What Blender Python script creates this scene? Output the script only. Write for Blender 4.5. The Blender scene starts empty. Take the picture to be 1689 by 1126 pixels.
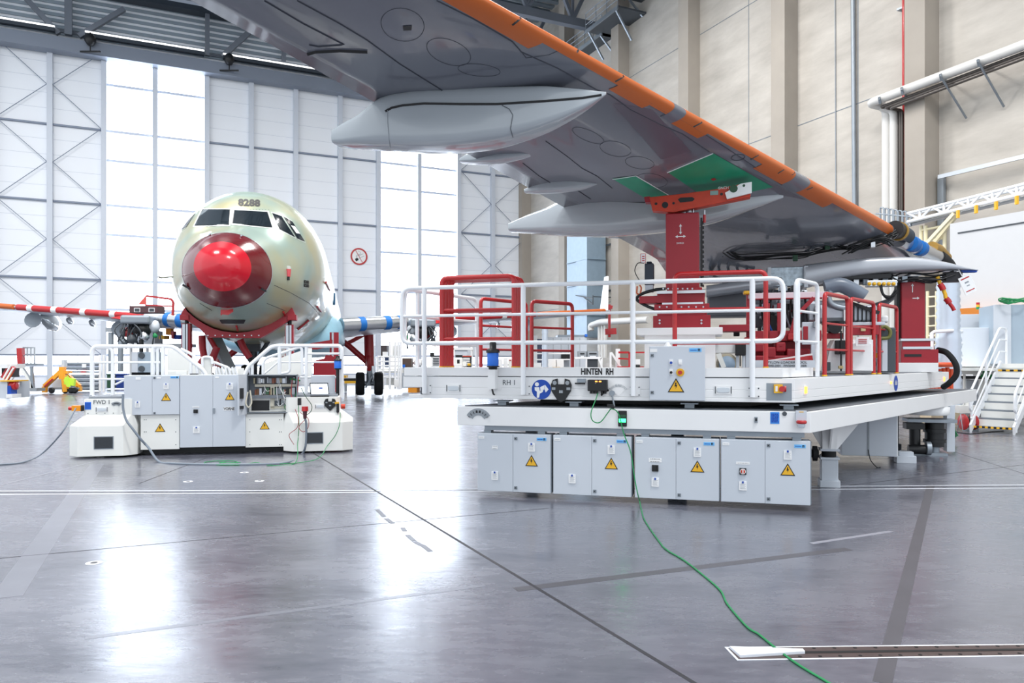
import bpy, bmesh, math, random
from mathutils import Vector, Matrix
from mathutils.bvhtree import BVHTree
random.seed(7)
scene = bpy.context.scene
COL = scene.collection
CX, CY, F, H = 844.5, 597.0, 1235.0, 1.8      # camera constants of the photograph (px) and eye height (m)
R = math.radians
# ------------------------------------------------------------------ materials
MATS = {}
def mat(name, col, rough=0.5, metal=0.0, emit=0.0, coat=0.0, noise=0.0, nscale=3.0, bump=0.0, bscale=60.0, alpha=1.0, emitcol=None, spec=0.5):
    if name in MATS: return MATS[name]
    m = bpy.data.materials.new(name); m.use_nodes = True
    nt = m.node_tree; b = nt.nodes['Principled BSDF']
    c = (col[0], col[1], col[2], 1)
    b.inputs['Base Color'].default_value = c
    b.inputs['Roughness'].default_value = rough
    b.inputs['Metallic'].default_value = metal
    b.inputs['Specular IOR Level'].default_value = spec
    if coat: b.inputs['Coat Weight'].default_value = coat; b.inputs['Coat Roughness'].default_value = 0.05
    if emit:
        b.inputs['Emission Color'].default_value = (*(emitcol or col), 1); b.inputs['Emission Strength'].default_value = emit
    if alpha < 1: b.inputs['Alpha'].default_value = alpha
    tc = nt.nodes.new('ShaderNodeTexCoord')
    nz = nt.nodes.new('ShaderNodeTexNoise'); nz.inputs['Scale'].default_value = nscale; nz.inputs['Detail'].default_value = 5
    nt.links.new(tc.outputs['Object'], nz.inputs['Vector'])
    n = noise if noise else 0.04
    rp = nt.nodes.new('ShaderNodeMapRange'); rp.inputs['To Min'].default_value = 1-n; rp.inputs['To Max'].default_value = 1+n*0.6
    nt.links.new(nz.outputs['Fac'], rp.inputs['Value'])
    mx = nt.nodes.new('ShaderNodeVectorMath'); mx.operation = 'SCALE'; mx.inputs[0].default_value = col[:3]
    nt.links.new(rp.outputs['Result'], mx.inputs['Scale']); nt.links.new(mx.outputs['Vector'], b.inputs['Base Color'])
    if bump:
        n2 = nt.nodes.new('ShaderNodeTexNoise'); n2.inputs['Scale'].default_value = bscale
        nt.links.new(tc.outputs['Object'], n2.inputs['Vector'])
        bp = nt.nodes.new('ShaderNodeBump'); bp.inputs['Strength'].default_value = bump; bp.inputs['Distance'].default_value = 0.02
        nt.links.new(n2.outputs['Fac'], bp.inputs['Height']); nt.links.new(bp.outputs['Normal'], b.inputs['Normal'])
    MATS[name] = m
    return m
def srgb(r, g, b):
    f = lambda c: (c/255/12.92) if c/255 <= 0.04045 else ((c/255+0.055)/1.055)**2.4
    return (f(r), f(g), f(b))
WHITE = mat('white_paint', srgb(238,238,238), 0.38, noise=0.03)
CREAM = mat('cream_paint', srgb(240,240,235), 0.4, noise=0.03)
WRAIL = mat('white_rail_paint', srgb(240,242,245), 0.3, coat=0.3)
CAB = mat('cabinet_grey', srgb(202,208,216), 0.45, noise=0.02, bump=0.05, bscale=200)
CABD = mat('cabinet_edge', srgb(120,128,136), 0.5)
GREY = mat('mid_grey_paint', srgb(150,156,162), 0.5)
DGREY = mat('dark_grey_paint', srgb(70,76,82), 0.5)
BLACK = mat('black_plastic', srgb(18,19,22), 0.45)
RUBBER = mat('black_rubber', srgb(20,21,24), 0.75, noise=0.2, nscale=8)
RED = mat('red_gloss_paint', srgb(184,22,28), 0.35, coat=0.3, noise=0.06)
DRED = mat('crimson_jig_paint', srgb(158,22,38), 0.4, noise=0.08, nscale=5)
ORG = mat('orange_red_paint', srgb(205,60,30), 0.45, noise=0.25, nscale=8)
STEEL = mat('bare_steel', srgb(190,194,200), 0.3, 0.9)
GALV = mat('galvanised_steel', srgb(150,158,166), 0.45, 0.6, noise=0.15)
ALU = mat('aluminium', srgb(205,208,212), 0.28, 0.85, noise=0.05)
YEL = mat('warning_yellow', srgb(236,180,40), 0.5)
ORANGE = mat('orange_paint', srgb(240,150,20), 0.45)
BLUE = mat('blue_plastic', srgb(30,110,215), 0.4)
LBLUE = mat('label_blue', srgb(110,185,240), 0.5)
SBLUE = mat('sign_blue', srgb(10,70,170), 0.5)
PAPER = mat('paper_white', srgb(240,240,240), 0.7)
INK = mat('ink_black', srgb(15,15,18), 0.6)
GREENC = mat('green_cable', srgb(30,140,80), 0.5)
GREEN = mat('green_protective_film', srgb(0,158,116), 0.35, noise=0.15, nscale=6)
DGREEN = mat('dark_green_plastic', srgb(40,80,55), 0.5)
LAMPG = mat('lamp_glass', srgb(205,212,218), 0.15)
AMBER = mat('lit_amber_lamp', srgb(255,170,80), 0.4, emit=3, emitcol=srgb(255,140,50))
GLED = mat('lit_green_lamp', srgb(80,255,150), 0.4, emit=6, emitcol=srgb(40,255,120))
TAPE = mat('blue_masking_tape', srgb(20,110,190), 0.6)
# ------------------------------------------------------------------ frames
class Frame:
    """vertical-axis frame: u along the front, v going back, z up"""
    def __init__(s, x, y, deg):
        s.x, s.y, s.a = x, y, R(deg); s.c, s.s = math.cos(s.a), math.sin(s.a)
    def w(s, u, v, z=0): return Vector((s.x+u*s.c-v*s.s, s.y+u*s.s+v*s.c, z))
    def loc(s, X, Y): dx, dy = X-s.x, Y-s.y; return (dx*s.c+dy*s.s, -dx*s.s+dy*s.c)
    def on(s, px, py, v=0):
        k = (px-CX)/F
        ox, oy = s.x-v*s.s, s.y+v*s.c
        u = (k*oy-ox)/(s.c-k*s.s)
        Y = oy+u*s.s
        return (u, H-(py-CY)*Y/F)
    def u(s, px, v=0): return s.on(px, 0, v)[0]
    def z(s, px, py, v=0): return s.on(px, py, v)[1]
    def p(s, px, py, v=0): a, b = s.on(px, py, v); return (a, v, b)
def at(px, py, Y): return Vector(((px-CX)/F*Y, Y, H-(py-CY)*Y/F))
def flo(px, py):
    Y = H*F/(py-CY); return Vector(((px-CX)/F*Y, Y, 0))
# ------------------------------------------------------------------ object helpers
def tag(o, label=None, cat=None, group=None, kind=None):
    if label: o['label'] = label
    if cat: o['category'] = cat
    if group: o['group'] = group
    if kind: o['kind'] = kind
    return o
def empty(name, x=0, y=0, z=0, deg=0, label=None, cat=None, group=None, frame=None):
    o = bpy.data.objects.new(name, None); COL.objects.link(o)
    if frame: x, y, deg = frame.x, frame.y, math.degrees(frame.a)
    o.location = (x, y, z); o.rotation_euler = (0, 0, R(deg)); o.empty_display_size = 0.2
    return tag(o, label, cat, group)
def copy_tree(o, parent=None):
    c = o.copy(); COL.objects.link(c); c.parent = parent
    for ch in [k for k in bpy.data.objects if k.parent == o]: copy_tree(ch, c)
    return c
class M:
    """collects shapes, build() links them as ONE mesh object"""
    def __init__(s): s.v, s.f, s.m, s.sm, s.cur, s.T = [], [], [], [], 0, None
    def mt(s, i): s.cur = i; return s
    def add(s, vs, fs, smooth=False):
        n = len(s.v)
        if s.T is not None: vs = [s.T @ Vector(q) for q in vs]
        s.v += [tuple(q) for q in vs]
        for f in fs: s.f.append([i+n for i in f]); s.m.append(s.cur); s.sm.append(smooth)
        return s
    def box(s, x0, x1, y0, y1, z0, z1):
        vs = [(x,y,z) for z in (z0,z1) for y in (y0,y1) for x in (x0,x1)]
        return s.add(vs, [(0,2,3,1),(4,5,7,6),(0,1,5,4),(2,6,7,3),(0,4,6,2),(1,3,7,5)])
    def hexa(s, b, t):
        """b,t: 4 points each (ccw), bottom and top"""
        return s.add(list(b)+list(t), [(3,2,1,0),(4,5,6,7),(0,1,5,4),(1,2,6,5),(2,3,7,6),(3,0,4,7)])
    def prism(s, poly, y0, y1):
        """poly in (x,z), extruded along y"""
        n = len(poly)
        vs = [(a,y0,b) for a,b in poly]+[(a,y1,b) for a,b in poly]
        fs = [list(range(n)), [n+i for i in reversed(range(n))]]+[(i,i+n,(i+1)%n+n,(i+1)%n) for i in range(n)]
        return s.add(vs, fs)
    def slab(s, poly, z0, z1):
        n = len(poly)
        vs = [(a,b,z0) for a,b in poly]+[(a,b,z1) for a,b in poly]
        fs = [list(reversed(range(n))), [n+i for i in range(n)]]+[(i,(i+1)%n,(i+1)%n+n,i+n) for i in range(n)]
        return s.add(vs, fs)
    def ring(s, c, ax, r, n, ry=None):
        ax = Vector(ax).normalized(); up = Vector((0,0,1)) if abs(ax.z) < 0.9 else Vector((1,0,0))
        e1 = ax.cross(up).normalized(); e2 = ax.cross(e1).normalized()
        c = Vector(c)
        return [c+e1*(r*math.cos(2*math.pi*i/n))+e2*((ry or r)*math.sin(2*math.pi*i/n)) for i in range(n)]
    def cyl(s, p, q, r, r2=None, n=16, caps=True):
        p, q = Vector(p), Vector(q); ax = q-p; r2 = r if r2 is None else r2
        vs = s.ring(p, ax, r, n)+s.ring(q, ax, r2, n)
        s.add(vs, [(i,(i+1)%n,(i+1)%n+n,i+n) for i in range(n)], True)
        if caps:
            s.add(vs[:n], [list(reversed(range(n)))]); s.add(vs[n:], [list(range(n))])
        return s
    def tube(s, pts, r, n=8, closed=False, caps=True):
        pts = [Vector(p) for p in pts]; N = len(pts); vs = []
        prev = None
        for i in range(N):
            if closed: d = pts[(i+1)%N]-pts[i-1]
            else: d = pts[min(i+1,N-1)]-pts[max(i-1,0)]
            d.normalize()
            if prev is None:
                up = Vector((0,0,1)) if abs(d.z) < 0.9 else Vector((1,0,0)); e1 = d.cross(up).normalized()
            else:
                e1 = prev-d*prev.dot(d)
                e1 = e1.normalized() if e1.length > 1e-6 else d.orthogonal().normalized()
            prev = e1; e2 = d.cross(e1)
            # widen at bends so that the tube keeps its girth
            vs += [pts[i]+e1*(r*math.cos(2*math.pi*k/n))+e2*(r*math.sin(2*math.pi*k/n)) for k in range(n)]
        fs = []
        for i in range(N if closed else N-1):
            j = (i+1)%N
            fs += [(i*n+k, i*n+(k+1)%n, j*n+(k+1)%n, j*n+k) for k in range(n)]
        s.add(vs, fs, True)
        if caps and not closed: s.add(vs[:n], [list(reversed(range(n)))]); s.add(vs[-n:], [list(range(n))])
        return s
    def pipe(s, pts, r, bend=0.12, n=10, closed=False):
        """tube with rounded corners"""
        return s.tube(roundpath(pts, bend, closed), r, n, closed)
    def bar(s, p, q, w, h=None):
        """rectangular bar from p to q"""
        p, q = Vector(p), Vector(q); h = h or w; d = (q-p).normalized()
        up = Vector((0,0,1)) if abs(d.z) < 0.95 else Vector((0,1,0))
        a = d.cross(up).normalized()*(w/2); b = a.cross(d).normalized()*(h/2)
        return s.hexa([p-a-b,p+a-b,p+a+b,p-a+b],[q-a-b,q+a-b,q+a+b,q-a+b])
    def lathe(s, c, prof, n=20, axis=(0,0,1)):
        """prof list of (r, h) along axis from c"""
        ax = Vector(axis).normalized(); c = Vector(c); vs = []
        for r, h in prof: vs += s.ring(c+ax*h, ax, max(r,1e-4), n)
        fs = [(i*n+k, i*n+(k+1)%n, (i+1)*n+(k+1)%n, (i+1)*n+k) for i in range(len(prof)-1) for k in range(n)]
        s.add(vs, fs, True); s.add(vs[:n], [list(reversed(range(n)))]); s.add(vs[-n:], [list(range(n))])
        return s
    def loft(s, rings, closed=True, caps=True, smooth=True):
        n = len(rings[0]); vs = [q for rg in rings for q in rg]
        kk = n if closed else n-1
        fs = [(i*n+k, i*n+(k+1)%n, (i+1)*n+(k+1)%n, (i+1)*n+k) for i in range(len(rings)-1) for k in range(kk)]
        s.add(vs, fs, smooth)
        if caps and closed: s.add(rings[0], [list(reversed(range(n)))]); s.add(rings[-1], [list(range(n))])
        return s
    def build(s, name, mats, parent=None, bevel=0, label=None, cat=None, group=None, kind=None, solid=0, frame=None):
        me = bpy.data.meshes.new(name)
        vs = s.v; off = Vector((0,0,0))
        if parent is None and kind != 'structure' and vs:
            xs, ys, zs = zip(*vs)
            off = Vector(((min(xs)+max(xs))/2, (min(ys)+max(ys))/2, min(zs)))
            vs = [tuple(Vector(q)-off) for q in vs]
        me.from_pydata(vs, [], s.f)
        if not isinstance(mats, (list, tuple)): mats = [mats]
        for m_ in mats: me.materials.append(m_)
        me.polygons.foreach_set('material_index', s.m)
        me.polygons.foreach_set('use_smooth', s.sm)
        me.update()
        bm = bmesh.new(); bm.from_mesh(me); bmesh.ops.recalc_face_normals(bm, faces=bm.faces); bm.to_mesh(me); bm.free()
        o = bpy.data.objects.new(name, me); COL.objects.link(o); o.location = off
        if frame is not None: o.location = frame.w(*off); o.rotation_euler = (0,0,frame.a)
        if parent is not None: o.parent = parent
        if bevel:
            md = o.modifiers.new('bevel', 'BEVEL'); md.width = bevel; md.segments = 2; md.limit_method = 'ANGLE'; md.angle_limit = R(40)
        if solid:
            md = o.modifiers.new('solid', 'SOLIDIFY'); md.thickness = solid; md.offset = 0
        return tag(o, label, cat, group, kind)
def roundpath(pts, bend=0.12, closed=False, k=5):
    pts = [Vector(p) for p in pts]; N = len(pts); out = []
    for i in range(N):
        if not closed and i in (0, N-1): out.append(pts[i]); continue
        a, b, c = pts[i-1], pts[i], pts[(i+1)%N]
        d1, d2 = (a-b), (c-b); r = min(bend, d1.length*0.48, d2.length*0.48)
        p, q = b+d1.normalized()*r, b+d2.normalized()*r
        for t in range(k+1):
            t /= k; out.append(p*(1-t)**2+b*2*t*(1-t)+q*t*t)
    return out
def spline(pts, k=6):
    """Catmull-Rom through points"""
    P = [Vector(p) for p in pts]; out = []
    for i in range(len(P)-1):
        a, b, c, d = P[max(i-1,0)], P[i], P[i+1], P[min(i+2,len(P)-1)]
        for t in range(k):
            t /= k
            out.append(0.5*((2*b)+(c-a)*t+(2*a-5*b+4*c-d)*t*t+(3*b-a-3*c+d)*t**3))
    out.append(P[-1]); return out
def lerp(tab, x):
    if x <= tab[0][0]: return tab[0][1]
    for (a, p), (b, q) in zip(tab, tab[1:]):
        if x <= b: return p+(q-p)*(x-a)/(b-a)
    return tab[-1][1]
def text(name, body, size, m, parent, x, y, z, sx=1.0, bold=0.0, face='-y', align='CENTER', T=None, depth=0.002, label=None):
    cu = bpy.data.curves.new('t', 'FONT'); cu.body = body; cu.size = size; cu.align_x = align; cu.align_y = 'CENTER'
    cu.extrude = depth; cu.offset = bold; cu.resolution_u = 3
    to = bpy.data.objects.new('t', cu); COL.objects.link(to)
    dg = bpy.context.evaluated_depsgraph_get(); me = bpy.data.meshes.new_from_object(to.evaluated_get(dg))
    bpy.data.objects.remove(to)
    me.name = name
    TT = T if T is not None else Matrix.Translation((x,y,z)) @ Matrix.Rotation(math.pi/2, 4, 'X') @ Matrix.Diagonal((sx,1,1,1))
    me.transform(TT)
    me.materials.clear(); me.materials.append(m)
    o = bpy.data.objects.new(name, me); COL.objects.link(o); o.parent = parent
    if label: o['label'] = label
    return o
# ------------------------------------------------------------------ small fittings on a face at local y=v looking to -y
def warn(parent, u, v, z, w):
    """yellow high-voltage triangle, w wide, centred at u,z"""
    h = w*0.87; m = M()
    m.mt(1).prism([(u-w/2,z-h/2),(u+w/2,z-h/2),(u,z+h/2)], v-0.004, v-0.001)
    k = 0.80; zc = z-h/6
    m.mt(0).prism([(u+(a-u)*k, zc+(b-zc)*k) for a,b in [(u-w/2,z-h/2),(u+w/2,z-h/2),(u,z+h/2)]], v-0.006, v-0.004)
    m.mt(1).prism([(u+w*a, z+h*b) for a,b in [(-.04,.18),(.05,.18),(-.01,.02),(.08,.04),(-.01,-.26),(.0,-.08),(-.08,-.10)]], v-0.008, v-0.006)
    return m.build('warning_sign', [YEL, INK], parent)
def note(parent, u, v, z, w=0.09, h=0.11):
    m = M(); m.mt(0).box(u-w/2,u+w/2,v-0.012,v,z-h/2,z+h/2)
    m.mt(1).box(u-w*.11,u+w*.11,v-0.02,v-0.012,z+h*.30,z+h*.52)
    for i in range(5): m.mt(2).box(u-w*.36,u+w*(.36-.1*(i%2)),v-0.0135,v-0.012,z+h*(.2-.13*i),z+h*(.2-.13*i)+h*.03)
    return m.build('paper_note', [PAPER, SBLUE, GREY], parent)
def plate(parent, u, v, z, w, h, m_=None, name='label_plate', lines=0, ink=None):
    m = M(); m.mt(0).box(u-w/2,u+w/2,v-0.004,v,z-h/2,z+h/2)
    for i in range(lines):
        zz = z+h*(.32-.64*i/max(lines-1,1)) if lines > 1 else z
        x = u-w*.38
        while x < u+w*.34:
            l = w*random.uniform(.06,.2); m.mt(1).box(x,min(x+l,u+w*.4),v-0.0055,v-0.004,zz-h*.06,zz+h*.06); x += l+w*.04
    return m.build(name, [m_ or PAPER, ink or GREY], parent)
def logo(parent, u, v, z, w=0.15, h=0.05):
    m = M(); m.mt(0).box(u-w/2,u+w/2,v-0.004,v,z-h/2,z+h/2)
    m.mt(1).box(u-w*.42,u+w*.12,v-0.0055,v-0.004,z-h*.14,z+h*.05)
    m.mt(2).box(u+w*.2,u+w*.27,v-0.0055,v-0.004,z-h*.32,z+h*.34); m.box(u+w*.31,u+w*.38,v-0.0055,v-0.004,z-h*.32,z+h*.34); m.box(u+w*.2,u+w*.38,v-0.0055,v-0.004,z+h*.2,z+h*.34)
    return m.build('label_plate', [LBLUE, SBLUE, INK], parent)
def lock(parent, u, v, z):
    m = M(); m.mt(0).box(u-.02,u+.02,v-.008,v,z-.02,z+.02); m.mt(1).cyl((u-.004,v-.012,z),(u-.004,v-.006,z),.008,n=8)
    return m.build('lock', [CABD, INK], parent)
def marker_lamp(parent, u, v, z, w=0.22, h=0.10, lens=None):
    m = M(); m.mt(0).box(u-w/2,u+w/2,v-0.008,v,z-h/2,z+h/2)
    m.mt(1).box(u-w*.46,u-w*.41,v-0.012,v-.008,z-h*.4,z+h*.4); m.box(u+w*.41,u+w*.46,v-0.012,v-.008,z-h*.4,z+h*.4)
    b = M()
    pts = []
    for i in range(16):
        a = 2*math.pi*i/16; c, s_ = math.cos(a), math.sin(a)
        pts.append((u+w*.36*math.copysign(abs(c)**.5,c), z+h*.30*math.copysign(abs(s_)**.5,s_)))
    b.prism(pts, v-.02, v-.008)
    o = m.build('marker_lamp', [WHITE, DGREY], parent); b.build('lens', lens or LAMPG, o, bevel=.004)
    return o
# ================================================================== HANGAR SHELL
HB = Frame(-32.8, 51.7, 24.9)       # door wall
HS = Frame(1.4, 67.6, -65.1)        # concrete side wall; inside is v<0
def S(name, m, mats, **k): return m.build(name, mats, kind='structure', **k)
# ---- floor
fm = bpy.data.materials.new('polished_concrete_floor'); fm.use_nodes = True
nt = fm.node_tree; b = nt.nodes['Principled BSDF']; N = nt.nodes.new; L = nt.links.new
tc = N('ShaderNodeTexCoord')
n1 = N('ShaderNodeTexNoise'); n1.inputs['Scale'].default_value = 0.9; n1.inputs['Detail'].default_value = 8; n1.inputs['Roughness'].default_value = 0.62
mp = N('ShaderNodeMapping'); mp.inputs['Scale'].default_value = (0.7, 1.6, 1); mp.inputs['Rotation'].default_value = (0,0,0.35)
L(tc.outputs['Object'], mp.inputs['Vector']); L(mp.outputs['Vector'], n1.inputs['Vector'])
n2 = N('ShaderNodeTexNoise'); n2.inputs['Scale'].default_value = 7; n2.inputs['Detail'].default_value = 6; L(mp.outputs['Vector'], n2.inputs['Vector'])
cr = N('ShaderNodeValToRGB'); cr.color_ramp.elements[0].position = 0.3; cr.color_ramp.elements[1].position = 0.72
cr.color_ramp.elements[0].color = (0.062, 0.066, 0.090, 1); cr.color_ramp.elements[1].color = (0.175, 0.178, 0.215, 1)
ad = N('ShaderNodeMath'); ad.operation = 'MULTIPLY_ADD'; ad.inputs[1].default_value = 0.35; L(n2.outputs['Fac'], ad.inputs[0])
ml = N('ShaderNodeMath'); ml.operation = 'MULTIPLY'; ml.inputs[1].default_value = 0.68; L(n1.outputs['Fac'], ml.inputs[0]); L(ml.outputs[0], ad.inputs[2])
L(ad.outputs[0], cr.inputs['Fac']); L(cr.outputs['Color'], b.inputs['Base Color'])
mr = N('ShaderNodeMapRange'); mr.inputs['From Min'].default_value = 0.3; mr.inputs['From Max'].default_value = 0.7; mr.inputs['To Min'].default_value = 0.13; mr.inputs['To Max'].default_value = 0.36
L(ad.outputs[0], mr.inputs['Value']); L(mr.outputs['Result'], b.inputs['Roughness'])
b.inputs['Specular IOR Level'].default_value = 0.9; b.inputs['Coat Weight'].default_value = 0.35; b.inputs['Coat Roughness'].default_value = 0.24
bp = N('ShaderNodeBump'); bp.inputs['Strength'].default_value = 0.10; bp.inputs['Distance'].default_value = 0.02; L(n2.outputs['Fac'], bp.inputs['Height']); L(bp.outputs['Normal'], b.inputs['Normal'])
a_, b_, c_, d_ = HB.w(-22, 0.3), HB.w(38.2, 0.3), HS.w(85, 0.3), HB.w(-22, -80)
m = M(); m.slab([(a_.x,a_.y),(d_.x,d_.y),(c_.x,c_.y),(b_.x,b_.y)], -0.3, 0.0)
floor = S('floor', m, fm)
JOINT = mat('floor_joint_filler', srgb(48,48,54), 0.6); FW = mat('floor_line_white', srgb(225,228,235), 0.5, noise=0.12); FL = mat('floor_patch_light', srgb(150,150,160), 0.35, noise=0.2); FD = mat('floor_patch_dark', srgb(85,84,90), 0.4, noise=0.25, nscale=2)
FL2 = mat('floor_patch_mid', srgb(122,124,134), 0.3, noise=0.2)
def strip(name, p, q, w, m_, z=0.0015, wb=None):
    a, b2 = flo(*p), flo(*q); d = (b2-a).normalized(); n = Vector((-d.y, d.x, 0)); wb = wb or w
    mm = M(); mm.slab([tuple((a-n*w/2)[:2]), tuple((b2-n*wb/2)[:2]), tuple((b2+n*wb/2)[:2]), tuple((a+n*w/2)[:2])], 0, z)
    return mm.build(name, m_, floor)
strip('floor_joint', (500,737), (1150,1129), 0.030, JOINT)
strip('floor_joint', (-40,924), (905,838), 0.012, JOINT)
strip('floor_joint', (230,797), (340,755), 0.02, JOINT)
strip('floor_joint', (1340,672), (1750,800), 0.012, JOINT); strip('floor_joint', (1400,800), (1700,765), 0.012, JOINT)
strip('floor_marking', (-60,815.5), (628,811.5), 0.035, FW); strip('floor_marking', (-60,809.5), (628,808.5), 0.03, FW)
strip('floor_joint', (-60,812.5), (628,810), 0.02, JOINT, z=0.001)
strip('floor_marking', (640,811), (1760,804.2), 0.03, FW); strip('floor_marking', (640,807), (1760,798.8), 0.03, FW); strip('floor_joint', (640,809), (1760,801.5), 0.02, JOINT, z=0.001)
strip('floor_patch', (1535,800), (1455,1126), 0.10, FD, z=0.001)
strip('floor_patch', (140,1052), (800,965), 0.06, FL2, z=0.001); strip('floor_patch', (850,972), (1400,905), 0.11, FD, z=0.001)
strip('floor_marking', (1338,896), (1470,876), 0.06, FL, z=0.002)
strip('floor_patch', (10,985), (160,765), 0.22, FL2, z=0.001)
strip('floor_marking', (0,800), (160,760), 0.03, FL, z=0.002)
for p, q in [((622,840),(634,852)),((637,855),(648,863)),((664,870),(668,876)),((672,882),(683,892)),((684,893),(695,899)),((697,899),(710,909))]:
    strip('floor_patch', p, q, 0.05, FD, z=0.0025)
for px, py in [(155,928),(310,794),(403,779),(428,793)]:
    mm = M(); c0 = flo(px,py); mm.cyl(c0, c0+Vector((0,0,0.002)), 0.07, n=18); o = mm.build('floor_anchor', FW, floor)
    mm = M(); mm.cyl(c0+Vector((0,0,.002)), c0+Vector((0,0,0.004)), 0.03, n=12); mm.build('anchor_bolt', BLACK, o)
# slotted steel channel let into the floor
BROWN = mat('rusty_channel_steel', srgb(92,78,76), 0.45, 0.4, noise=0.3, nscale=20)
q0, q1 = flo(1190,1067), flo(1216,1089); 
A0, A1 = flo(1195,1067), flo(1800,1061); B0, B1 = flo(1216,1089), flo(1800,1080)
m = M(); m.slab([tuple(A0[:2]),tuple(B0[:2]),tuple(B1[:2]),tuple(A1[:2])], 0.0, 0.002)
ch = m.build('floor_channel', FW, floor)
def mixp(a, b2, t): return a+(b2-a)*t
m = M(); i0, i1, j0, j1 = mixp(A0,B0,.10)+Vector((.015,0,0)), mixp(A1,B1,.10), mixp(A0,B0,.92)+Vector((.015,0,0)), mixp(A1,B1,.92)
m.slab([tuple(i0[:2]),tuple(j0[:2]),tuple(j1[:2]),tuple(i1[:2])], 0.002, 0.004); m.build('channel_plate', BROWN, ch)
m = M(); k0 = mixp(mixp(A0,B0,.44),mixp(A1,B1,.44),.19); k1 = mixp(A1,B1,.44); l0 = mixp(mixp(A0,B0,.60),mixp(A1,B1,.60),.19); l1 = mixp(A1,B1,.60)
m.slab([tuple(k0[:2]),tuple(l0[:2]),tuple(l1[:2]),tuple(k1[:2])], 0.004, 0.006)
for i in range(15):
    for f_ in (.2, .82):
        c0 = mixp(mixp(A0,B0,f_), mixp(A1,B1,f_), .18+i*.056); m.cyl(c0+Vector((0,0,.004)), c0+Vector((0,0,.006)), .012, n=8)
m.build('channel_slot', INK, ch)
m = M(); t0, t1 = mixp(A0,B0,.15)+Vector((.02,0,0)), mixp(A0,B0,.85)+Vector((.03,0,0)); t2 = mixp(mixp(A0,B0,.62),mixp(A1,B1,.62),.2); t3 = mixp(mixp(A0,B0,.42),mixp(A1,B1,.42),.2)
m.slab([tuple(t0[:2]),tuple(t1[:2]),tuple(t2[:2]),tuple(t3[:2])], 0.004, 0.02); m.build('channel_tongue', FW, ch)

# ---- door wall (wall_back)
PAN = mat('door_panel_white', srgb(240,243,248), 0.5, noise=0.02, nscale=0.4); POST = mat('door_post_grey', srgb(204,210,220), 0.5); BRC = mat('door_brace_steel', srgb(128,138,156), 0.5)
WIN = mat('bright_door_glazing', srgb(235,241,255), 0.3, emit=5.0, emitcol=(0.82,0.90,1.0)); BARM = mat('glazing_bar', srgb(205,213,230), 0.5)
upx = [83,172,256,341,414,487,560,623,690,755,811,868]
U = [HB.u(p) for p in upx]; du = U[1]-U[0]; U = [U[0]-3*du, U[0]-2*du, U[0]-du]+U
ZT, ZS, ZL = 23.9, 2.3, 0.85
ISW = lambda i: i in (4, 5, 10, 11)      # bays with tall glazing (index of left post)
m = M()
for i in range(len(U)-1):
    if not ISW(i):
        z = ZS; u0, u1 = U[i], U[i+1]
        m.box(u0, u1, 0, .25, ZS, ZT)
    else: m.box(U[i], U[i+1], 0, .25, ZT-.5, ZT)
m.box(U[0], U[-1], 0, .25, 0, ZL)
m.box(U[0], U[-1]+.6, 0, .25, ZT, 33)
# fine horizontal panel ribs
for i in range(len(U)-1):
    if not ISW(i):
        z = ZS+1.07
        while z < ZT: m.mt(1).box(U[i], U[i+1], -.012, 0, z, z+.02); z += 1.07
m.mt(0)
wb = S('wall_back', m, [PAN, POST]); wb.location = (HB.x, HB.y, 0); wb.rotation_euler = (0,0,HB.a)
m = M()
for u in U: m.box(u-.17, u+.17, -.40, 0, 0, ZT)
o = S('trim_1', m, POST); o.location = wb.location; o.rotation_euler = wb.rotation_euler
m = M()
for i in range(len(U)-1):
    for z in (2.3, 7.65, 13.0, 18.3):
        if not ISW(i): m.box(U[i]+.17, U[i+1]-.17, -.2, 0, z-.055, z+.055)
for i in (0, 2, 12):      # bracing: outer posts i and i+2, centre i+1
    for zc in (21.0, 15.65, 10.3, 5.0):
        for o_ in (i, i+2):
            for dz in (2.67, -2.67):
                if zc+dz < 23.8: m.tube([(U[i+1]+(.17 if o_ > i+1 else -.17), -.3, zc), (U[o_]+(-.17 if o_ > i+1 else .17), -.3, zc+dz)], .026, 6)
o = S('trim_2', m, BRC); o.location = wb.location; o.rotation_euler = wb.rotation_euler
def window(n, i0, i1, z0, z1, bars, mull):
    w_ = M().box(U[i0], U[i1], .08, .12, z0, z1); w_ = S('window_%d' % n, w_, WIN); w_.location = wb.location; w_.rotation_euler = wb.rotation_euler
    f_ = M()
    for z in bars: f_.box(U[i0], U[i1], -.06, .08, z-.09, z+.09)
    for k in mull: f_.box(k-.025, k+.025, -.0, .08, z0, z1)
    for z in (z0, z1): f_.box(U[i0], U[i1], -.05, .1, z-.05, z+.05)
    f_.build('window_frame', BARM, w_, kind='structure')
    return w_
zb = [5.56, 7.65, 10.9, 13.0, 16.2, 18.3, 21.6, 2.3]
window(1, 4, 6, ZL, ZT-.5, zb, [(U[4]+U[5])/2, (U[5]+U[6])/2])
window(2, 10, 12, ZL, ZT-.5, zb, [(U[10]+U[11])/2, (U[11]+U[12])/2])
window(3, 0, 4, ZL, ZS, [1.55], [(U[k]+U[k+1])/2 for k in range(4)])
window(4, 6, 10, ZL, ZS, [1.55], [(U[k]+U[k+1])/2 for k in range(6,10)])
window(5, 12, 14, ZL, ZS, [1.55], [(U[12]+U[13])/2])
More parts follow.
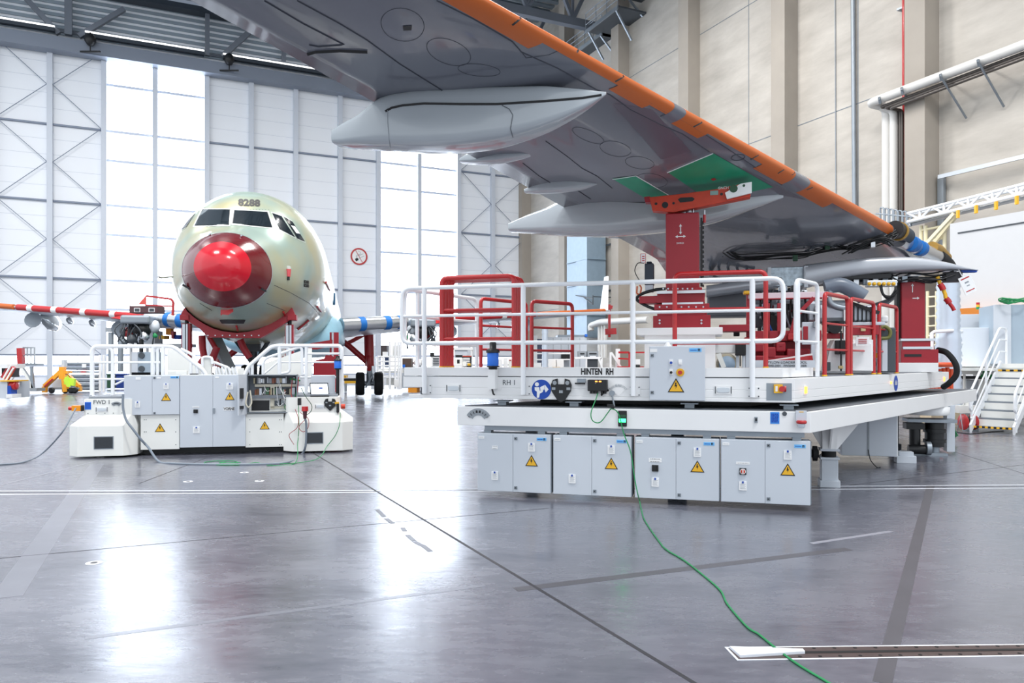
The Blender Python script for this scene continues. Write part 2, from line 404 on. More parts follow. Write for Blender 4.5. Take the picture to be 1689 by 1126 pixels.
# white roller blind headers above window
# ---- girder and truss above the doors
GB = mat('girder_grey', srgb(128,136,150), 0.5, noise=0.12, nscale=0.3); GD = mat('truss_steel', srgb(112,118,128), 0.5, noise=0.2, nscale=0.5); GK = mat('dark_steel', srgb(52,60,70), 0.5)
CORR = mat('corrugated_sheet', srgb(150,162,172), 0.45, 0.2, noise=0.1)
g = empty('roof_truss', frame=HB); tag(g, 'long grey steel truss girder spanning above the hangar doors', 'truss')
V0 = -1.2
zb0 = HB.z(0, 67, V0); zt0 = HB.z(0, 45, V0)
m = M(); m.box(U[0], U[-1]-.3, V0, V0+1.0, zb0, zt0); lc = m.build('bottom_chord', GB, g)
m = M(); m.box(U[0], U[-1]-.3, V0+.1, V0+1.3, 27.6, 28.3); m.build('top_chord', GK, g)
def web(p, q, w=.35, mm=GD, v=V0+.4):
    a, b2 = HB.p(*p, v), HB.p(*q, v); k = M().bar(a, b2, w, w*.9); return k.build('web_member', mm, g)
web((36,-10),(97,56)); web((205,15),(130,60)); web((113,-20),(113,58), .45); web((342,10),(342,92),.3); web((417,48),(366,94),.4)
web((106,0),(40,34),.22,GK,V0+3); web((121,0),(121,54),.3,GK,V0+2.6); web((232,0),(232,63),.25,GK,V0+2.6); web((436,60),(436,92),.25,GK,V0+2.6)
web((-60,40),(-4,-20)); web((2,0),(2,28),.3,GK,V0+2.6); web((337,30),(337,90),.22,GK,V0+2.6)
web((500,60),(560,138)); web((610,96),(575,140)); web((468,40),(468,110),.3)
g2 = M()
for x0, x1 in [(-80,90),(140,337),(368,553)]:
    a, b2 = HB.on(x0, 37+x0*.118, V0-.1), HB.on(x1, 37+x1*.138, V0-.1); zz = zt0+.55
    t = M(); t.box(a[0], b2[0], V0-.1, V0+.05, zz, zz+.13); t.mt(1).box(a[0], b2[0], V0-.1, V0+.3, zz-.25, zz)
    tt = t.build('strip_light', [mat('lit_tube_white', (1,1,1), .4, emit=1.1), GK], frame=HB)
    tag(tt, {(-80):'leftmost long strip light on the truss above the left door bay', 140:'strip light on the truss above the tall bright window behind the nose', 368:'strip light on the truss right of the tall window, partly behind the wing tip'}[x0], 'light', 'strip lights along the door truss')
# catwalk railing behind the chord
cw = empty('catwalk_railing', frame=HB); tag(cw, 'thin grey catwalk railing running behind the truss above the doors', 'railing')
m = M(); zc = zt0+1.0; v = V0+1.6
for dz in (.35, .75, 1.15): m.tube([(U[0], v, zc+dz), (U[-1]-1, v, zc+dz)], .03, 6)
m.build('handrail', GALV, cw)
m = M(); u = U[0]
while u < U[-1]-1: m.tube([(u, v, zc-.1), (u, v, zc+1.15)], .03, 6); u += 1.35
m.build('baluster', GALV, cw, kind='stuff')
m = M().box(U[0], U[-1]-1, V0+1.0, V0+1.9, zc-.3, zc-.1); m.build('walkway', GD, cw)
# corrugated fascia behind the truss with clerestory panes
m = M(); z = ZT+.3
while z < 28.2:
    m.box(U[0], U[-1]-.5, -.12, -.02, z, z+.22); z += .42
u = U[0]
fa = S('trim_3', m, CORR); fa.location = wb.location; fa.rotation_euler = wb.rotation_euler
m = M().box(U[0], U[-1], -.16, -.06, 28.4, 32.6); w6 = S('window_6', m, mat('clerestory_pane', srgb(225,235,245), .4, emit=0.75, emitcol=(.85,.93,1))); w6.location = wb.location; w6.rotation_euler = wb.rotation_euler
m = M(); u = U[0]
while u < U[-1]: m.box(u-.05, u+.05, -.22, -.16, 28.4, 32.6); u += 1.35
m.build('window_frame', GK, w6, kind='structure')
# black sensor balls hanging under girder
for px, py in [(149,72),(378,104)]:
    c0 = HB.on(px, py, V0-.3); m = M().lathe((0,0,0), [(.05,.62),(.05,.56),(.2,.5),(.36,.3),(.36,0),(.2,-.25),(.04,-.3)], 12)
    m.box(-.7,.7,-.05,.05,-.75,-.65)
    m.cyl((0,0,-.3),(0,0,-.7),.04)
    o = m.build('girder_lamp', [BLACK]); o.location = HB.w(c0[0], V0-.3, c0[1]-.6)
    tag(o, 'small black round fixture on the girder ' + ('above the left edge of the tall window' if px < 200 else 'right of the tall window'), 'fixture', 'round black fixtures on the door girder')
# no-smoking sign on the door panel
c0 = HB.on(592, 423, -.02); T0 = Matrix.Translation(HB.w(c0[0], -.02, c0[1])) @ Matrix.Rotation(HB.a, 4, 'Z')
m = M(); r_ = 14.0*(HB.w(c0[0],0).y)/F
circ = lambda r, n=40: [(r*math.cos(2*math.pi*i/n), r*math.sin(2*math.pi*i/n)) for i in range(n)]
m.mt(0).prism(circ(r_*.86), -.03, 0)
co, ci = circ(r_), circ(r_*.82); n_ = 40
m.mt(1).add([(a,-.05,b) for a,b in co]+[(a,-.05,b) for a,b in ci], [(i,(i+1)%n_,(i+1)%n_+n_,i+n_) for i in range(n_)])
m.bar((-r_*.45,-.05,r_*.75),(r_*.45,-.05,-r_*.75), r_*.15, .02)
m.mt(2).bar((-r_*.42,-.04,-r_*.45),(-r_*.12,-.04,-r_*.28), .02, r_*.3)
m.mt(3).bar((-r_*.12,-.04,-r_*.28),(r_*.62,-.04,r_*.12), .02, r_*.04); m.bar((-r_*.3,-.04,-.02),(r_*.5,-.04,r_*.36), .02, r_*.04)
m.tube([(-r_*.3,-.04,-r_*.2),(-r_*.35,-.04,r_*.1),(r_*.1,-.04,r_*.25),(r_*.2,-.04,r_*.5),(-r_*.1,-.04,r_*.65)], .015, 5)
ns = m.build('no_smoking_sign', [PAPER, RED, INK, GREY]); ns.matrix_world = T0 @ Matrix.Translation(ns.location)
tag(ns, 'round red and white no smoking sign on the white door panel right of the nose', 'sign')

# ---- concrete side wall
cm = bpy.data.materials.new('precast_concrete_wall'); cm.use_nodes = True
nt = cm.node_tree; b = nt.nodes['Principled BSDF']; N = nt.nodes.new; L = nt.links.new
tc = N('ShaderNodeTexCoord'); mp = N('ShaderNodeMapping'); mp.inputs['Scale'].default_value = (.22,.22,.8); L(tc.outputs['Object'], mp.inputs['Vector'])
n1 = N('ShaderNodeTexNoise'); n1.inputs['Scale'].default_value = 1.1; n1.inputs['Detail'].default_value = 9; n1.inputs['Roughness'].default_value = .65; L(mp.outputs['Vector'], n1.inputs['Vector'])
cr = N('ShaderNodeValToRGB'); cr.color_ramp.elements[0].position = .25; cr.color_ramp.elements[1].position = .75
cr.color_ramp.elements[0].color = (*srgb(164,158,150),1); cr.color_ramp.elements[1].color = (*srgb(205,199,190),1)
L(n1.outputs['Fac'], cr.inputs['Fac']); L(cr.outputs['Color'], b.inputs['Base Color']); b.inputs['Roughness'].default_value = .85
CONC = cm; CONP = mat('pilaster_concrete', srgb(168,160,150), .85, noise=.2, nscale=.6)
PTS = [0.7, 8.5, 16.3, 24.0, 31.8, 39.6, 47.4, 55.2]
m = M(); m.box(-.3, 62, 0, .4, 0, 33)
wr = S('wall_right', m, CONC); wr.location = (HS.x, HS.y, 0); wr.rotation_euler = (0,0,HS.a)
m = M()
for z in (6.2, 14.0, 21.8):
    for i in range(len(PTS)-1): m.box(PTS[i], PTS[i+1], -.012, 0, z, z+.04)
for t in (35.5, 28.2, 43.5): m.box(t, t+.04, -.012, 0, 0, 33)
m.build('panel_joint', CABD, wr, kind='structure')
for k, t in enumerate(PTS):
    m = M().box(t-.95, t, -.9, 0, 0, 33); o = S('trim_%d' % (k+4), m, CONP); o.location = wr.location; o.rotation_euler = wr.rotation_euler
    if k == 0: pass
# ---- ceiling
m = M(); 
m.slab([tuple(HB.w(-22,.3)[:2]), tuple(HB.w(38.2,.3)[:2]), tuple(HS.w(62,.3)[:2]), tuple(HB.w(-22,-60)[:2])], 33, 33.3)
S('ceiling', m, mat('roof_deck', srgb(150,158,166), .6))
# corrugated roof underside ribs and cross trusses near the concrete wall
m = M(); 
for i in range(60): m.box(2+i*.9, 2.5+i*.9, -34, 0, 31.6, 31.75)
o = S('trim_20', m, CORR); o.location = wr.location; o.rotation_euler = wr.rotation_euler
for k, t in enumerate([4.5, 12.4, 20.2, 28, 36]):
    tr = empty('roof_truss', frame=HS); tag(tr, ['steel roof truss', 'steel roof truss']  [0]+' running out from the concrete wall, '+['nearest the doors','second from the doors','third from the doors','fourth from the doors','fifth from the doors'][k], 'truss', 'roof trusses above the wing')
    m = M().box(t-.25, t+.25, -34, -.1, 26.6, 27.2); m.build('bottom_chord', GD, tr)
    m = M().box(t-.25, t+.25, -34, -.1, 30.8, 31.4); m.build('top_chord', GK, tr)
    m = M()
    for j in range(9):
        v0 = -.5-j*3.7; m.bar((t,v0,30.9),(t,v0-1.85,27.1),.25); m.bar((t,v0-1.85,27.1),(t,v0-3.7,30.9),.25); m.bar((t,v0-1.85,27.1),(t,v0-1.85,30.9),.16)
    m.build('web_lattice', GD, tr)
    if k: 
        m = M().box(t-.2,t+.2,-14,-8,26.2,26.5); m.mt(1).box(t-.14,t+.14,-13.9,-8.1,26.15,26.2)
        o = m.build('ceiling_lamp', [GALV, mat('lit_tube_warm', (1,.97,.92), .4, emit=5, emitcol=(1,.93,.85))], frame=HS)
        tag(o, 'long lit lamp under the '+['','second','third','fourth','fifth'][k]+' roof truss from the doors', 'lamp', 'lamps under the roof trusses')
# ================================================================== RIGHT WING DOCK (upper platform, lower base)
FR = Frame(3.47, 9.2, -14.9)
FD = Frame(3.47, 9.2, 48.5)              # along the slanted right edge, v inwards
def sd(u, v, z): q = FD.w(u, v); a, b = FR.loc(q.x, q.y); return (a, b, z)
DECK = mat('grey_deck_plate', srgb(120,126,134), .6, noise=.15, nscale=6)
UP = empty('wing_dock_platform', frame=FR, label='upper white platform of the wing dock lettered HINTEN RH, on sliding base', cat='platform')
uL, uN = FR.u(665), FR.u(697); SX, SY = .448/.894, 1.0
def para(u0, u1, v0, v1, z0, z1, m=None): return (m or M()).slab([(u0+SX*v0,v0),(u1+SX*v0,v0),(u1+SX*v1,v1),(u0+SX*v1,v1)], z0, z1)
m = M(); para(uL, 0, 0, 7.5, 1.45, 1.60, m); para(uN, 0, 0, 7.5, 1.35, 1.45, m); para(uL+.08, 0, 0, 7.5, 1.30, 1.35, m)
body = m.build('platform_body', WHITE, UP, bevel=.006)
m = para(uL+.1, -.1, .95, 7.4, 1.60, 1.612); m.build('deck', DECK, UP)
uK = FR.u(1290); m = para(uL, uK, .015, .95, 1.61, 1.725); m.build('kick_board', WHITE, UP, bevel=.005)
m = M().box(uN-.03, uN+.0, .0, .02, 1.35, 1.45); m.build('side_panel', DGREY, UP)
m = M().box(uL+.06, uL+.2, .02, .14, 1.37, 1.44); m.build('buffer', ORANGE, UP, bevel=.01)
m = M(); m.box(uL+.02, uK, -.002, .0, 1.598, 1.603); m.build('panel_seam', GREY, UP)
# ---- railing
ZR, ZM, ZB = 2.83, 2.44, 2.06
uA, uB = FR.u(663, -.05), FR.u(1292, -.05)
m = M().pipe([(uA,-.05,ZR),(uB,-.05,ZR),(uB,-.05,ZB),(uA,-.05,ZB)], .030, .14, closed=True)
m.tube([(uA,-.05,ZM),(uB,-.05,ZM)], .02); m.build('railing', WRAIL, UP)
for px in (700, 863, 1044, 1241):
    u = FR.u(px, -.05); q = M().cyl((u,-.05,1.365),(u,-.05,ZR),.034); r_ = q.build('rail_post', WRAIL, UP)
    q = M(); q.mt(0).box(u-.05,u+.09,-.012,-.001,1.36,1.49)
    q.mt(1)
    for a, b in ((-.035,1.375),(.075,1.375),(-.035,1.475),(.075,1.475)): q.cyl((u+a,-.02,b),(u+a,-.01,b),.009,n=6)
    q.build('mounting_plate', [WHITE, DGREY], r_)
# side railing (right corner) and left return
m = M(); a, b = sd(.10,.02,0)[:2], sd(.85,.02,0)[:2]
m.pipe([(*a,ZB),(*a,ZR-.005),(*b,ZR-.005),(*b,1.61)], .028, .12); m.tube([(*a,ZM),(*b,ZM)], .018); m.tube([(*a,ZB),(*b,ZB)], .018)
m.tube([(*sd(.16,.02,0)[:2],1.7),(*sd(.16,.02,0)[:2],ZR)], .030); m.build('railing', WRAIL, UP)
m = M(); c = FR.loc(-.56, 11.9); uC = FR.u(680, .25)
m.pipe([(uA+.02,.0,ZB),(uA+.02,.0,ZR),(*c,ZR-.03),(*c,1.6)], .030, .14); m.tube([(uA+.05,.02,ZM),(*c,ZM)], .02); m.tube([(uA+.05,.02,ZB),(*c,ZB)], .02)
t_ = .17; m.tube([(uA+(c[0]-uA)*t_, c[1]*t_, 1.6),(uA+(c[0]-uA)*t_, c[1]*t_, ZR)], .03); m.build('railing', WRAIL, UP)
# ---- control cabinet on the front
def cabinet_box(parent, u0, u1, v0, v1, z0, z1, doors=2, split=None, edge=CABD):
    cb = M().box(u0,u1,v0+.015,v1,z0,z1).build('electrical_cabinet', CAB, parent, bevel=.004)
    sp = [u0+.004] + ([split if split else (u0+u1)/2] if doors == 2 else []) + [u1-.004]
    for a, b in zip(sp, sp[1:]):
        M().box(a+.002, b-.002, v0, v0+.018, z0+.004, z1-.004).build('door', CAB, cb, bevel=.003)
    return cb
u0, z1 = FR.on(1071, 571, -.14); u1, z0 = FR.on(1163, 661, -.14)
cb = cabinet_box(UP, u0, u1, -.14, -.002, z0, z1, 1)
gp = lambda px, py, v=-.14: FR.on(px, py, v)
warn(cb, gp(1115,0)[0], -.14, gp(1115,635)[1], .205)
logo(cb, gp(1147,0)[0], -.14, gp(1147,577)[1], .15, .045); plate(cb, gp(1078,0)[0], -.14, gp(1078,578)[1], .09, .04)
for py in (586, 647): lock(cb, gp(1076,0)[0], -.14, gp(1076,py)[1])
for px, py, c in ((1107,597,SBLUE),(1122,597,PAPER),(1107,613,INK)):
    u, z = gp(px,py); q = M(); q.mt(0).box(u-.022,u+.022,-.148,-.14,z-.035,z+.035); q.mt(1).cyl((u,-.165,z-.008),(u,-.148,z-.008),.017,n=12); q.build('push_button', [PAPER, c], cb)
u, z = gp(1122,614); q = M(); q.mt(0).cyl((u,-.15,z),(u,-.14,z),.05,n=24); q.mt(1).cyl((u,-.175,z),(u,-.15,z),.018); q.cyl((u,-.195,z),(u,-.172,z),.026,n=20); q.build('emergency_stop', [YEL, RED], cb)
q = M().cyl((u-.16,-.07,z1),(u-.16,-.07,z1+.05),.05,.02); q.build('cable_gland', WHITE, cb)
# ---- fittings on the front face
marker_lamp(UP, FR.u(748), 0, FR.z(748,640), .22, .11); marker_lamp(UP, FR.u(1193), 0, FR.z(1193,643), .22, .11)
text('lettering', 'HINTEN  RH', .115, INK, UP, FR.u(985,.015), .012, FR.z(985,613,.015), sx=.68, bold=.0035)
text('lettering', 'RH 1', .10, DGREY, UP, FR.u(840), -.002, FR.z(840,631), sx=.9)
u, z = FR.on(893,642); q = M(); q.mt(0).cyl((u,-.004,z),(u,0,z),.132,n=40)
q.mt(1).cyl((u-.06,-.008,z+.068),(u-.06,-.004,z+.068),.028,n=16)
q.prism([(u-.092,z+.03),(u-.03,z+.03),(u-.02,z-.02),(u+.03,z-.0),(u+.02,z-.035),(u-.02,z-.055),(u-.03,z-.11),(u-.06,z-.112),(u-.06,z-.03),(u-.09,z-.01)], -.008,-.004)
q.prism([(u-.015,z+.03),(u+.045,z+.06),(u+.04,z+.0),(u-.01,z-.025)], -.008,-.004); q.prism([(u+.05,z+.065),(u+.1,z+.0),(u+.06,z-.04),(u+.045,z+.0)], -.008,-.004)
q.build('safety_sign', [SBLUE, PAPER], UP)
u, z = FR.on(926,641); q = M(); q.mt(0).prism([(u-.11,z+.12),(u-.05,z+.135),(u-.045,z+.06),(u+.045,z+.06),(u+.05,z+.135),(u+.11,z+.12),(u+.14,z+.05),(u+.13,z-.03),(u+.05,z-.15),(u,z-.175),(u-.05,z-.15),(u-.13,z-.03),(u-.14,z+.05)], -.03, 0)
q.mt(1)
for a, b in ((-.085,.08),(.085,.08)): q.cyl((u+a,-.034,z+b),(u+a,-.03,z+b),.028,n=12)
for a, b in ((-.1,0),(.1,0),(0,-.04)): q.box(u+a-.025,u+a+.025,-.034,-.03,z+b-.015,z+b+.02)
q.build('tow_bar_bracket', [BLACK, GREY], UP)
u0, z1 = FR.on(969,626,-.12); u1, z0 = FR.on(1001,645,-.12)
q = M(); q.box(u0,u1,-.12,-.005,z0,z1); jb = q.build('junction_box', BLACK, UP, bevel=.008)
q = M(); 
for f_ in (.15,.3,.45,.72,.88): q.cyl((u0+(u1-u0)*f_,-.06,z0-.035),(u0+(u1-u0)*f_,-.06,z0),.018,n=10)
q.build('cable_gland', BLACK, jb)
q = M(); q.box(u0+.1,u0+.13,-.122,-.12,z1-.03,z1-.015); q.box(u0+.15,u0+.18,-.122,-.12,z1-.03,z1-.015); q.build('indicator_lamp', AMBER, jb)
q = M().box(u0+.1,u1-.14,-.122,-.12,z1-.05,z1-.044); q.build('nameplate', GALV, jb)
u, z = FR.on(959,630); q = M(); q.mt(0).box(u-.05,u+.06,-.04,0,z-.005,z+.045); q.mt(1).box(u-.08,u+.05,-.05,0,z-.025,z-.008); q.build('latch', [GALV, BLACK], UP)
u, z = FR.on(1010,648); q = M(); q.mt(0).tube([(u-.14,-.03,z-.03),(u-.1,-.05,z+.02),(u-.04,-.05,z+.04)], .014,6); q.mt(1).cyl((u,-.04,z),(u,0,z),.035); q.tube([(u,-.03,z-.02),(u+.03,-.03,z-.17)],.012,6); q.build('cable_holder', [BLACK, GALV], UP)
# inclination gauge
def gauge(parent, u, v, z, r, mt, name='level_gauge', a0=40, a1=140):
    A = [R(a0+(a1-a0)*i/14) for i in range(15)]
    q = M(); q.mt(0).prism([(u+r*math.cos(a), z+r*math.sin(a)) for a in A]+[(u,z-r*.05)] if name == 'level_gauge' else [(u+r*math.cos(a), z+r*math.sin(a)) for a in A]+[(u+r*.5*math.cos(a), z+r*.5*math.sin(a)) for a in reversed(A)], v-.006, v)
    q.mt(1)
    for a in A[::2] if name != 'level_gauge' else A: q.bar((u+r*.68*math.cos(a),v-.008,z+r*.68*math.sin(a)),(u+r*.86*math.cos(a),v-.008,z+r*.86*math.sin(a)), r*.05 if name == 'level_gauge' else r*.13, .003)
    return q.build(name, mt, parent)
u, z = FR.on(1020,652); gauge(UP, u, 0, z, .17, [PAPER, GREY])
# beacon
u, z = FR.on(813, 606, -.09); bk = M(); bk.box(u-.055,u+.045,-.14,0,1.44,1.70); bk.box(u-.08,u+.09,-.008,0,1.42,1.52); bk = bk.build('beacon_bracket', WHITE, UP)
q = M(); q.tube([(u-.02,-.07,1.45),(u,-.07,1.37),(u+.02,-.07,1.36)],.012,6); q.build('cable_gland', BLACK, bk)
q = M(); q.mt(0).lathe((u,-.09,1.70), [(.055,0),(.06,.03),(.09,.035),(.092,.045),(.075,.05)]); q.mt(1).lathe((u,-.09,1.75),[(.075,0),(.078,.02),(.078,.17),(.07,.18)]); q.mt(2).lathe((u,-.09,1.925),[(.09,0),(.092,.02),(.08,.05),(.045,.055),(.045,.13),(.035,.145)]); q.build('warning_beacon', [BLACK, BLUE, BLACK], UP)
# emergency stop box at the right corner in its recess
u, z = FR.on(1286, 641); q = M(); q.mt(0).box(FR.u(1264),FR.u(1306),-.003,0,1.325,1.54); q.build('side_panel', GALV, UP)
q = M(); q.mt(0).box(u-.07,u+.03,-.07,-.003,z-.05,z+.055); q.mt(1).box(u-.055,u-.03,-.072,-.07,z-.03,z+.035); q.mt(2).cyl((u+.02,-.09,z),(u+.02,-.05,z),.035); q.cyl((u+.05,-.05,z),(u+.07,-.05,z),.038)
q.build('emergency_stop', [YEL, PAPER, RED], UP)
# side lamps and badge (on the slanted edge)
def onside(px, py):      # point of the slanted face in FR coordinates plus distance along it
    u_, z_ = FD.on(px, py, 0); return u_, z_
def sidebox(name, u_, z_, w, h, d, mt, parent=UP, fr=sd):
    q = M(); a, b = fr(u_-w/2, -d, 0), fr(u_+w/2, -d, 0); c_, d_ = fr(u_+w/2, 0.002, 0), fr(u_-w/2, .002, 0)
    q.slab([a[:2], b[:2], c_[:2], d_[:2]], z_-h/2, z_+h/2); return q.build(name, mt, parent)
for px, py, w in ((1327,643,.10),(1556,625,.12),(1468,631,.08)):
    u_, z_ = onside(px, py); f_ = sidebox('marker_lamp', u_, z_, w, .12 if w > .09 else .07, .01, WHITE); sidebox('lens', u_, z_, w*.6, .085 if w > .09 else .04, .025, AMBER, f_)
u_, z_ = onside(1474, 632)
q = M(); pts = [sd(u_+.12+.12*math.cos(a*math.pi/10), -.006, z_+.13*math.sin(a*math.pi/10)) for a in range(20)]; q.add(pts, [list(range(20))])
q.mt(1)
for k in range(5): 
    x0 = u_+.05+k*.03; q.add([sd(x0,-.009,z_-.03), sd(x0+.015,-.009,z_-.03), sd(x0+.015,-.009,z_+.03+.02*(k%2)), sd(x0,-.009,z_+.03+.02*(k%2))], [(0,1,2,3)])
q.build('maker_badge', [SBLUE, PAPER], UP)
# tool nameplate visible on the deck
u0, z1 = FR.on(1245,594,1.1); u1, z0 = FR.on(1352,606,1.1)
q = M().box(u0,u1,1.08,1.14,1.725,z1); np_ = q.build('tool_nameplate', CAB, UP)
text('lettering', 'PYLON LOADER TOOL', .05, INK, np_, (u0+u1)/2, 1.078, z1-.03); text('lettering', '2040-2001   FW50400-07 ABR', .04, INK, np_, (u0+u1)/2, 1.078, z1-.075)

# ---- LOWER BASE
F2 = Frame(3.59, 9.0, -14.9); FD2 = Frame(3.59, 9.0, 48.5)
def sd2(u, v, z): q = FD2.w(u, v); a, b = F2.loc(q.x, q.y); return (a, b, z)
LO = empty('lower_dock_carriage', frame=F2, label='lower white base frame of the wing dock with grey switch cabinets hanging beneath', cat='platform')
kL = F2.u(754)
m = para(kL, 0, 0, 9.0, .947, 1.20); m.build('base_frame', WHITE, LO, bevel=.006)
m = para(kL+.06, -.06, .06, 8.9, 1.20, 1.212); m.build('deck', mat('dark_deck_plate', srgb(92,96,102), .5, noise=.1), LO)
m = M().box(F2.u(797), F2.u(1328), .06, .5, .885, .947); m.build('cross_beam', GALV, LO)
m = M(); para(kL+.5, -1.1, .9, 6.6, 1.212, 1.285, m); m.build('slide_bearing', BLACK, LO)
for a in (.5, 1.5, 3.0, 4.2):
    q = M().box(kL+a, kL+a+.12, .25, .4, 1.212, 1.27); q.box(kL+a-.05,kL+a+.17,.2,.45,1.262,1.276); q.build('guide_block', GALV, LO)
# cabinets
g2 = lambda px, py, v=-.0: F2.on(px, py, v)
cabs = [(787,846,908,True),(912,976,1041,True),(1047,1115,1186,True),(1189,1262,1337,True)]
ZC1 = g2(1337,728)[1]; ZC0 = g2(1337,834)[1]
for k, (a, s_, b, _) in enumerate(cabs):
    ua, us, ub = g2(a,0)[0], g2(s_,0)[0], g2(b,0)[0]
    cb = cabinet_box(LO, ua, ub, 0, .28, ZC0, ZC1, 2, us)
    M().box(ub-.003, ub+.012, .02, .27, ZC0+.01, ZC1).build('side_panel', CABD, cb)
    for f_ in (.12, .86):
        u = ua+(ub-ua)*f_; M().box(u-.05,u+.05,.08,.2,ZC1,.885).build('hanger', GALV, cb)
    warn(cb, us+(ub-us)*.5, 0, ZC1-.42*(ZC1-ZC0)-.02, .17)
    note(cb, us+(ub-us)*.5-.0, 0, ZC1-.22*(ZC1-ZC0)); note(cb, ua+(us-ua)*.5, 0, ZC1-.73*(ZC1-ZC0))
    logo(cb, ub-.12, 0, ZC1-.06, .13, .04); plate(cb, ua+.06, 0, ZC1-.055, .08, .035, lines=1)
    for zz in (ZC1-.06, ZC0+.06): lock(cb, us+.04, 0, zz)
    uc = ua+(us-ua)*.5; zc = ZC1-.5*(ZC1-ZC0)
    if k == 0: plate(cb, uc, 0, ZC1-.24*(ZC1-ZC0), .08, .045, lines=2)
    if k >= 2:
        plate(cb, uc, 0, zc+.10, .16, .05 if k == 2 else .03, lines=3-k+1 if k == 2 else 1, ink=INK)
        q = M(); q.mt(0).box(uc-.04,uc+.04,-.02,0,zc-.04,zc+.04)
        if k == 2: q.mt(0).box(uc-.012,uc+.012,-.045,-.02,zc-.03,zc+.03)
        else: q.mt(2).cyl((uc,-.025,zc),(uc,-.02,zc),.034,n=20); q.mt(1).cyl((uc,-.03,zc),(uc,-.025,zc),.026,n=20); q.mt(2).box(uc-.006,uc+.006,-.04,-.03,zc-.026,zc+.026)
        q.build('rotary_switch', [BLACK, ORG, PAPER], cb)
# fittings on base front
u, z = g2(789,694); gauge(LO, u, 0, z-.02, .19, [GREY, BLACK], name='protractor_scale', a0=30, a1=150)
u, z = g2(1027,690); q = M(); q.mt(0).box(u-.055,u+.055,-.03,0,z-.10,z+.10); o = q.build('signal_lamp', BLACK, LO, bevel=.008); M().box(u-.042,u+.042,-.036,-.03,z-.045,z-.0).build('lens', GLED, o); M().box(u-.042,u+.042,-.034,-.03,z+.02,z+.05).build('lens', DGREEN, o)
u, z = g2(1247,692); q = M(); q.mt(0).box(u-.018,u+.018,-.02,0,z-.035,z+.035); q.mt(1).box(u-.01,u+.01,-.03,-.02,z-.015,z+.02); q.build('toggle_switch', [GALV, BLACK], LO)
u, z = g2(1278,689); plate(LO, u, 0, z, .105, .145, mat('plate_blue', srgb(60,140,225), .5), lines=6, ink=SBLUE)
u, z = g2(1294,682); M().cyl((u,-.01,z),(u,0,z),.027,n=20).build('blanking_plug', DGREY, LO)
u, z = g2(1321,689); q = M(); q.mt(0).box(u-.06,u+.06,-.05,0,z-.03,z+.09); q.mt(1).lathe((u,-.07,z-.065),[(.05,0),(.06,.01),(.06,.03),(.05,.04)]); q.mt(0).lathe((u,-.07,z-.115),[(.03,0),(.042,.02),(.042,.05)]); q.mt(2).box(u-.025,u+.025,-.052,-.05,z+.07,z+.08); q.build('power_inlet', [CAB, RED, YEL], LO)
# front right support leg with gussets
c0 = flo(1371, 803); a, b = F2.loc(c0.x, c0.y+.08)
lg = M(); lg.box(a-.11,a+.11,b-.11,b+.11,.08,.40); lg.box(a-.135,a+.135,b-.14,b+.14,.0,.10); lg = lg.build('support_leg', CAB, LO, bevel=.006)
q = M(); q.mt(0).box(a-.13,a+.13,b-.13,b+.13,.52,.55); q.box(a-.13,a+.13,b-.13,b+.13,.40,.43); q.mt(1).cyl((a,b,.43),(a,b,.52),.10,n=20); q.cyl((a-.42,b,.47),(a-.14,b,.47),.06); q.cyl((a-.22,b,.47),(a-.16,b,.47),.11,n=20); q.cyl((a-.34,b,.47),(a-.27,b,.47),.085,n=20); q.build('swivel_joint', [CAB, RUBBER], lg)
q = M(); q.prism([(a-.10,.55),(a+.12,.55),(a+.42,.945),(a-.32,.945)], b-.015, b+.015); q.box(a-.1,a+.1,b-.1,b+.1,.55,.945); q.hexa([(a-.012,b-.1,.55),(a+.012,b-.1,.55),(a+.012,b+.1,.55),(a-.012,b+.1,.55)],[(a-.012,b-.35,.945),(a+.012,b-.35,.945),(a+.012,b+.35,.945),(a-.012,b+.35,.945)]); q.build('gusset', WHITE, lg)
for (X_, Y_) in ((2.2, 9.95), (.3, 11.2), (7.9, 15.5), (3.2, 14.6)):
    a_2, b_2 = F2.loc(X_, Y_); q = M().box(a_2-.12,a_2+.12,b_2-.12,b_2+.12,.0,.12); q.box(a_2-.08,a_2+.08,b_2-.08,b_2+.08,.12,.947); q.build('support_leg', DGREY, LO)
# big grey housing under the base
hz = 13.0; X1 = (1480-CX)/F*hz; a1, b1 = F2.loc(X1, hz); u0 = F2.u(1388, b1)
q = M().box(u0, a1, b1, b1+1.15, .155, .947); hs = q.build('drive_housing', CAB, LO, bevel=.01)
q = M().box(a1, a1+.012, b1+.01, b1+1.14, .165, .94); q.build('side_panel', WHITE, hs)
q = M(); q.mt(0).box(a1-.02, a1+.03, b1+.05, b1+1.15, .17, .26); q.mt(1)
for k in range(3): q.box(a1+.03, a1+.032, b1+.06, b1+1.1, .185+.025*k, .195+.025*k)
q.build('vent_grille', [GALV, BLACK], hs)
for k in (.3, .85):
    y_ = b1+k; q = M(); q.mt(0).add([(a1+.016,y_-.06,.60),(a1+.016,y_+.06,.60),(a1+.016,y_,.71)], [(0,1,2)]); q.mt(1).add([(a1+.014,y_-.075,.592),(a1+.014,y_+.075,.592),(a1+.014,y_,.725)], [(0,1,2)]); q.cyl((a1+.01,y_,.84),(a1+.02,y_,.84),.02,n=10); q.build('warning_sign', [YEL, INK], hs)
q = M().box(u0+.42,u0+.45,b1-.01,b1,.16,.94); q.build('panel_seam', GREY, hs)
c0 = flo(1498, 764); a_2, b_2 = F2.loc(c0.x, c0.y+.1); q = M().box(a_2-.16,a_2+.16,b_2-.1,b_2+.12,.0,.13); q.box(a_2-.12,a_2+.12,b_2-.08,b_2+.1,.13,.2); q.build('support_leg', CAB, LO, bevel=.005)
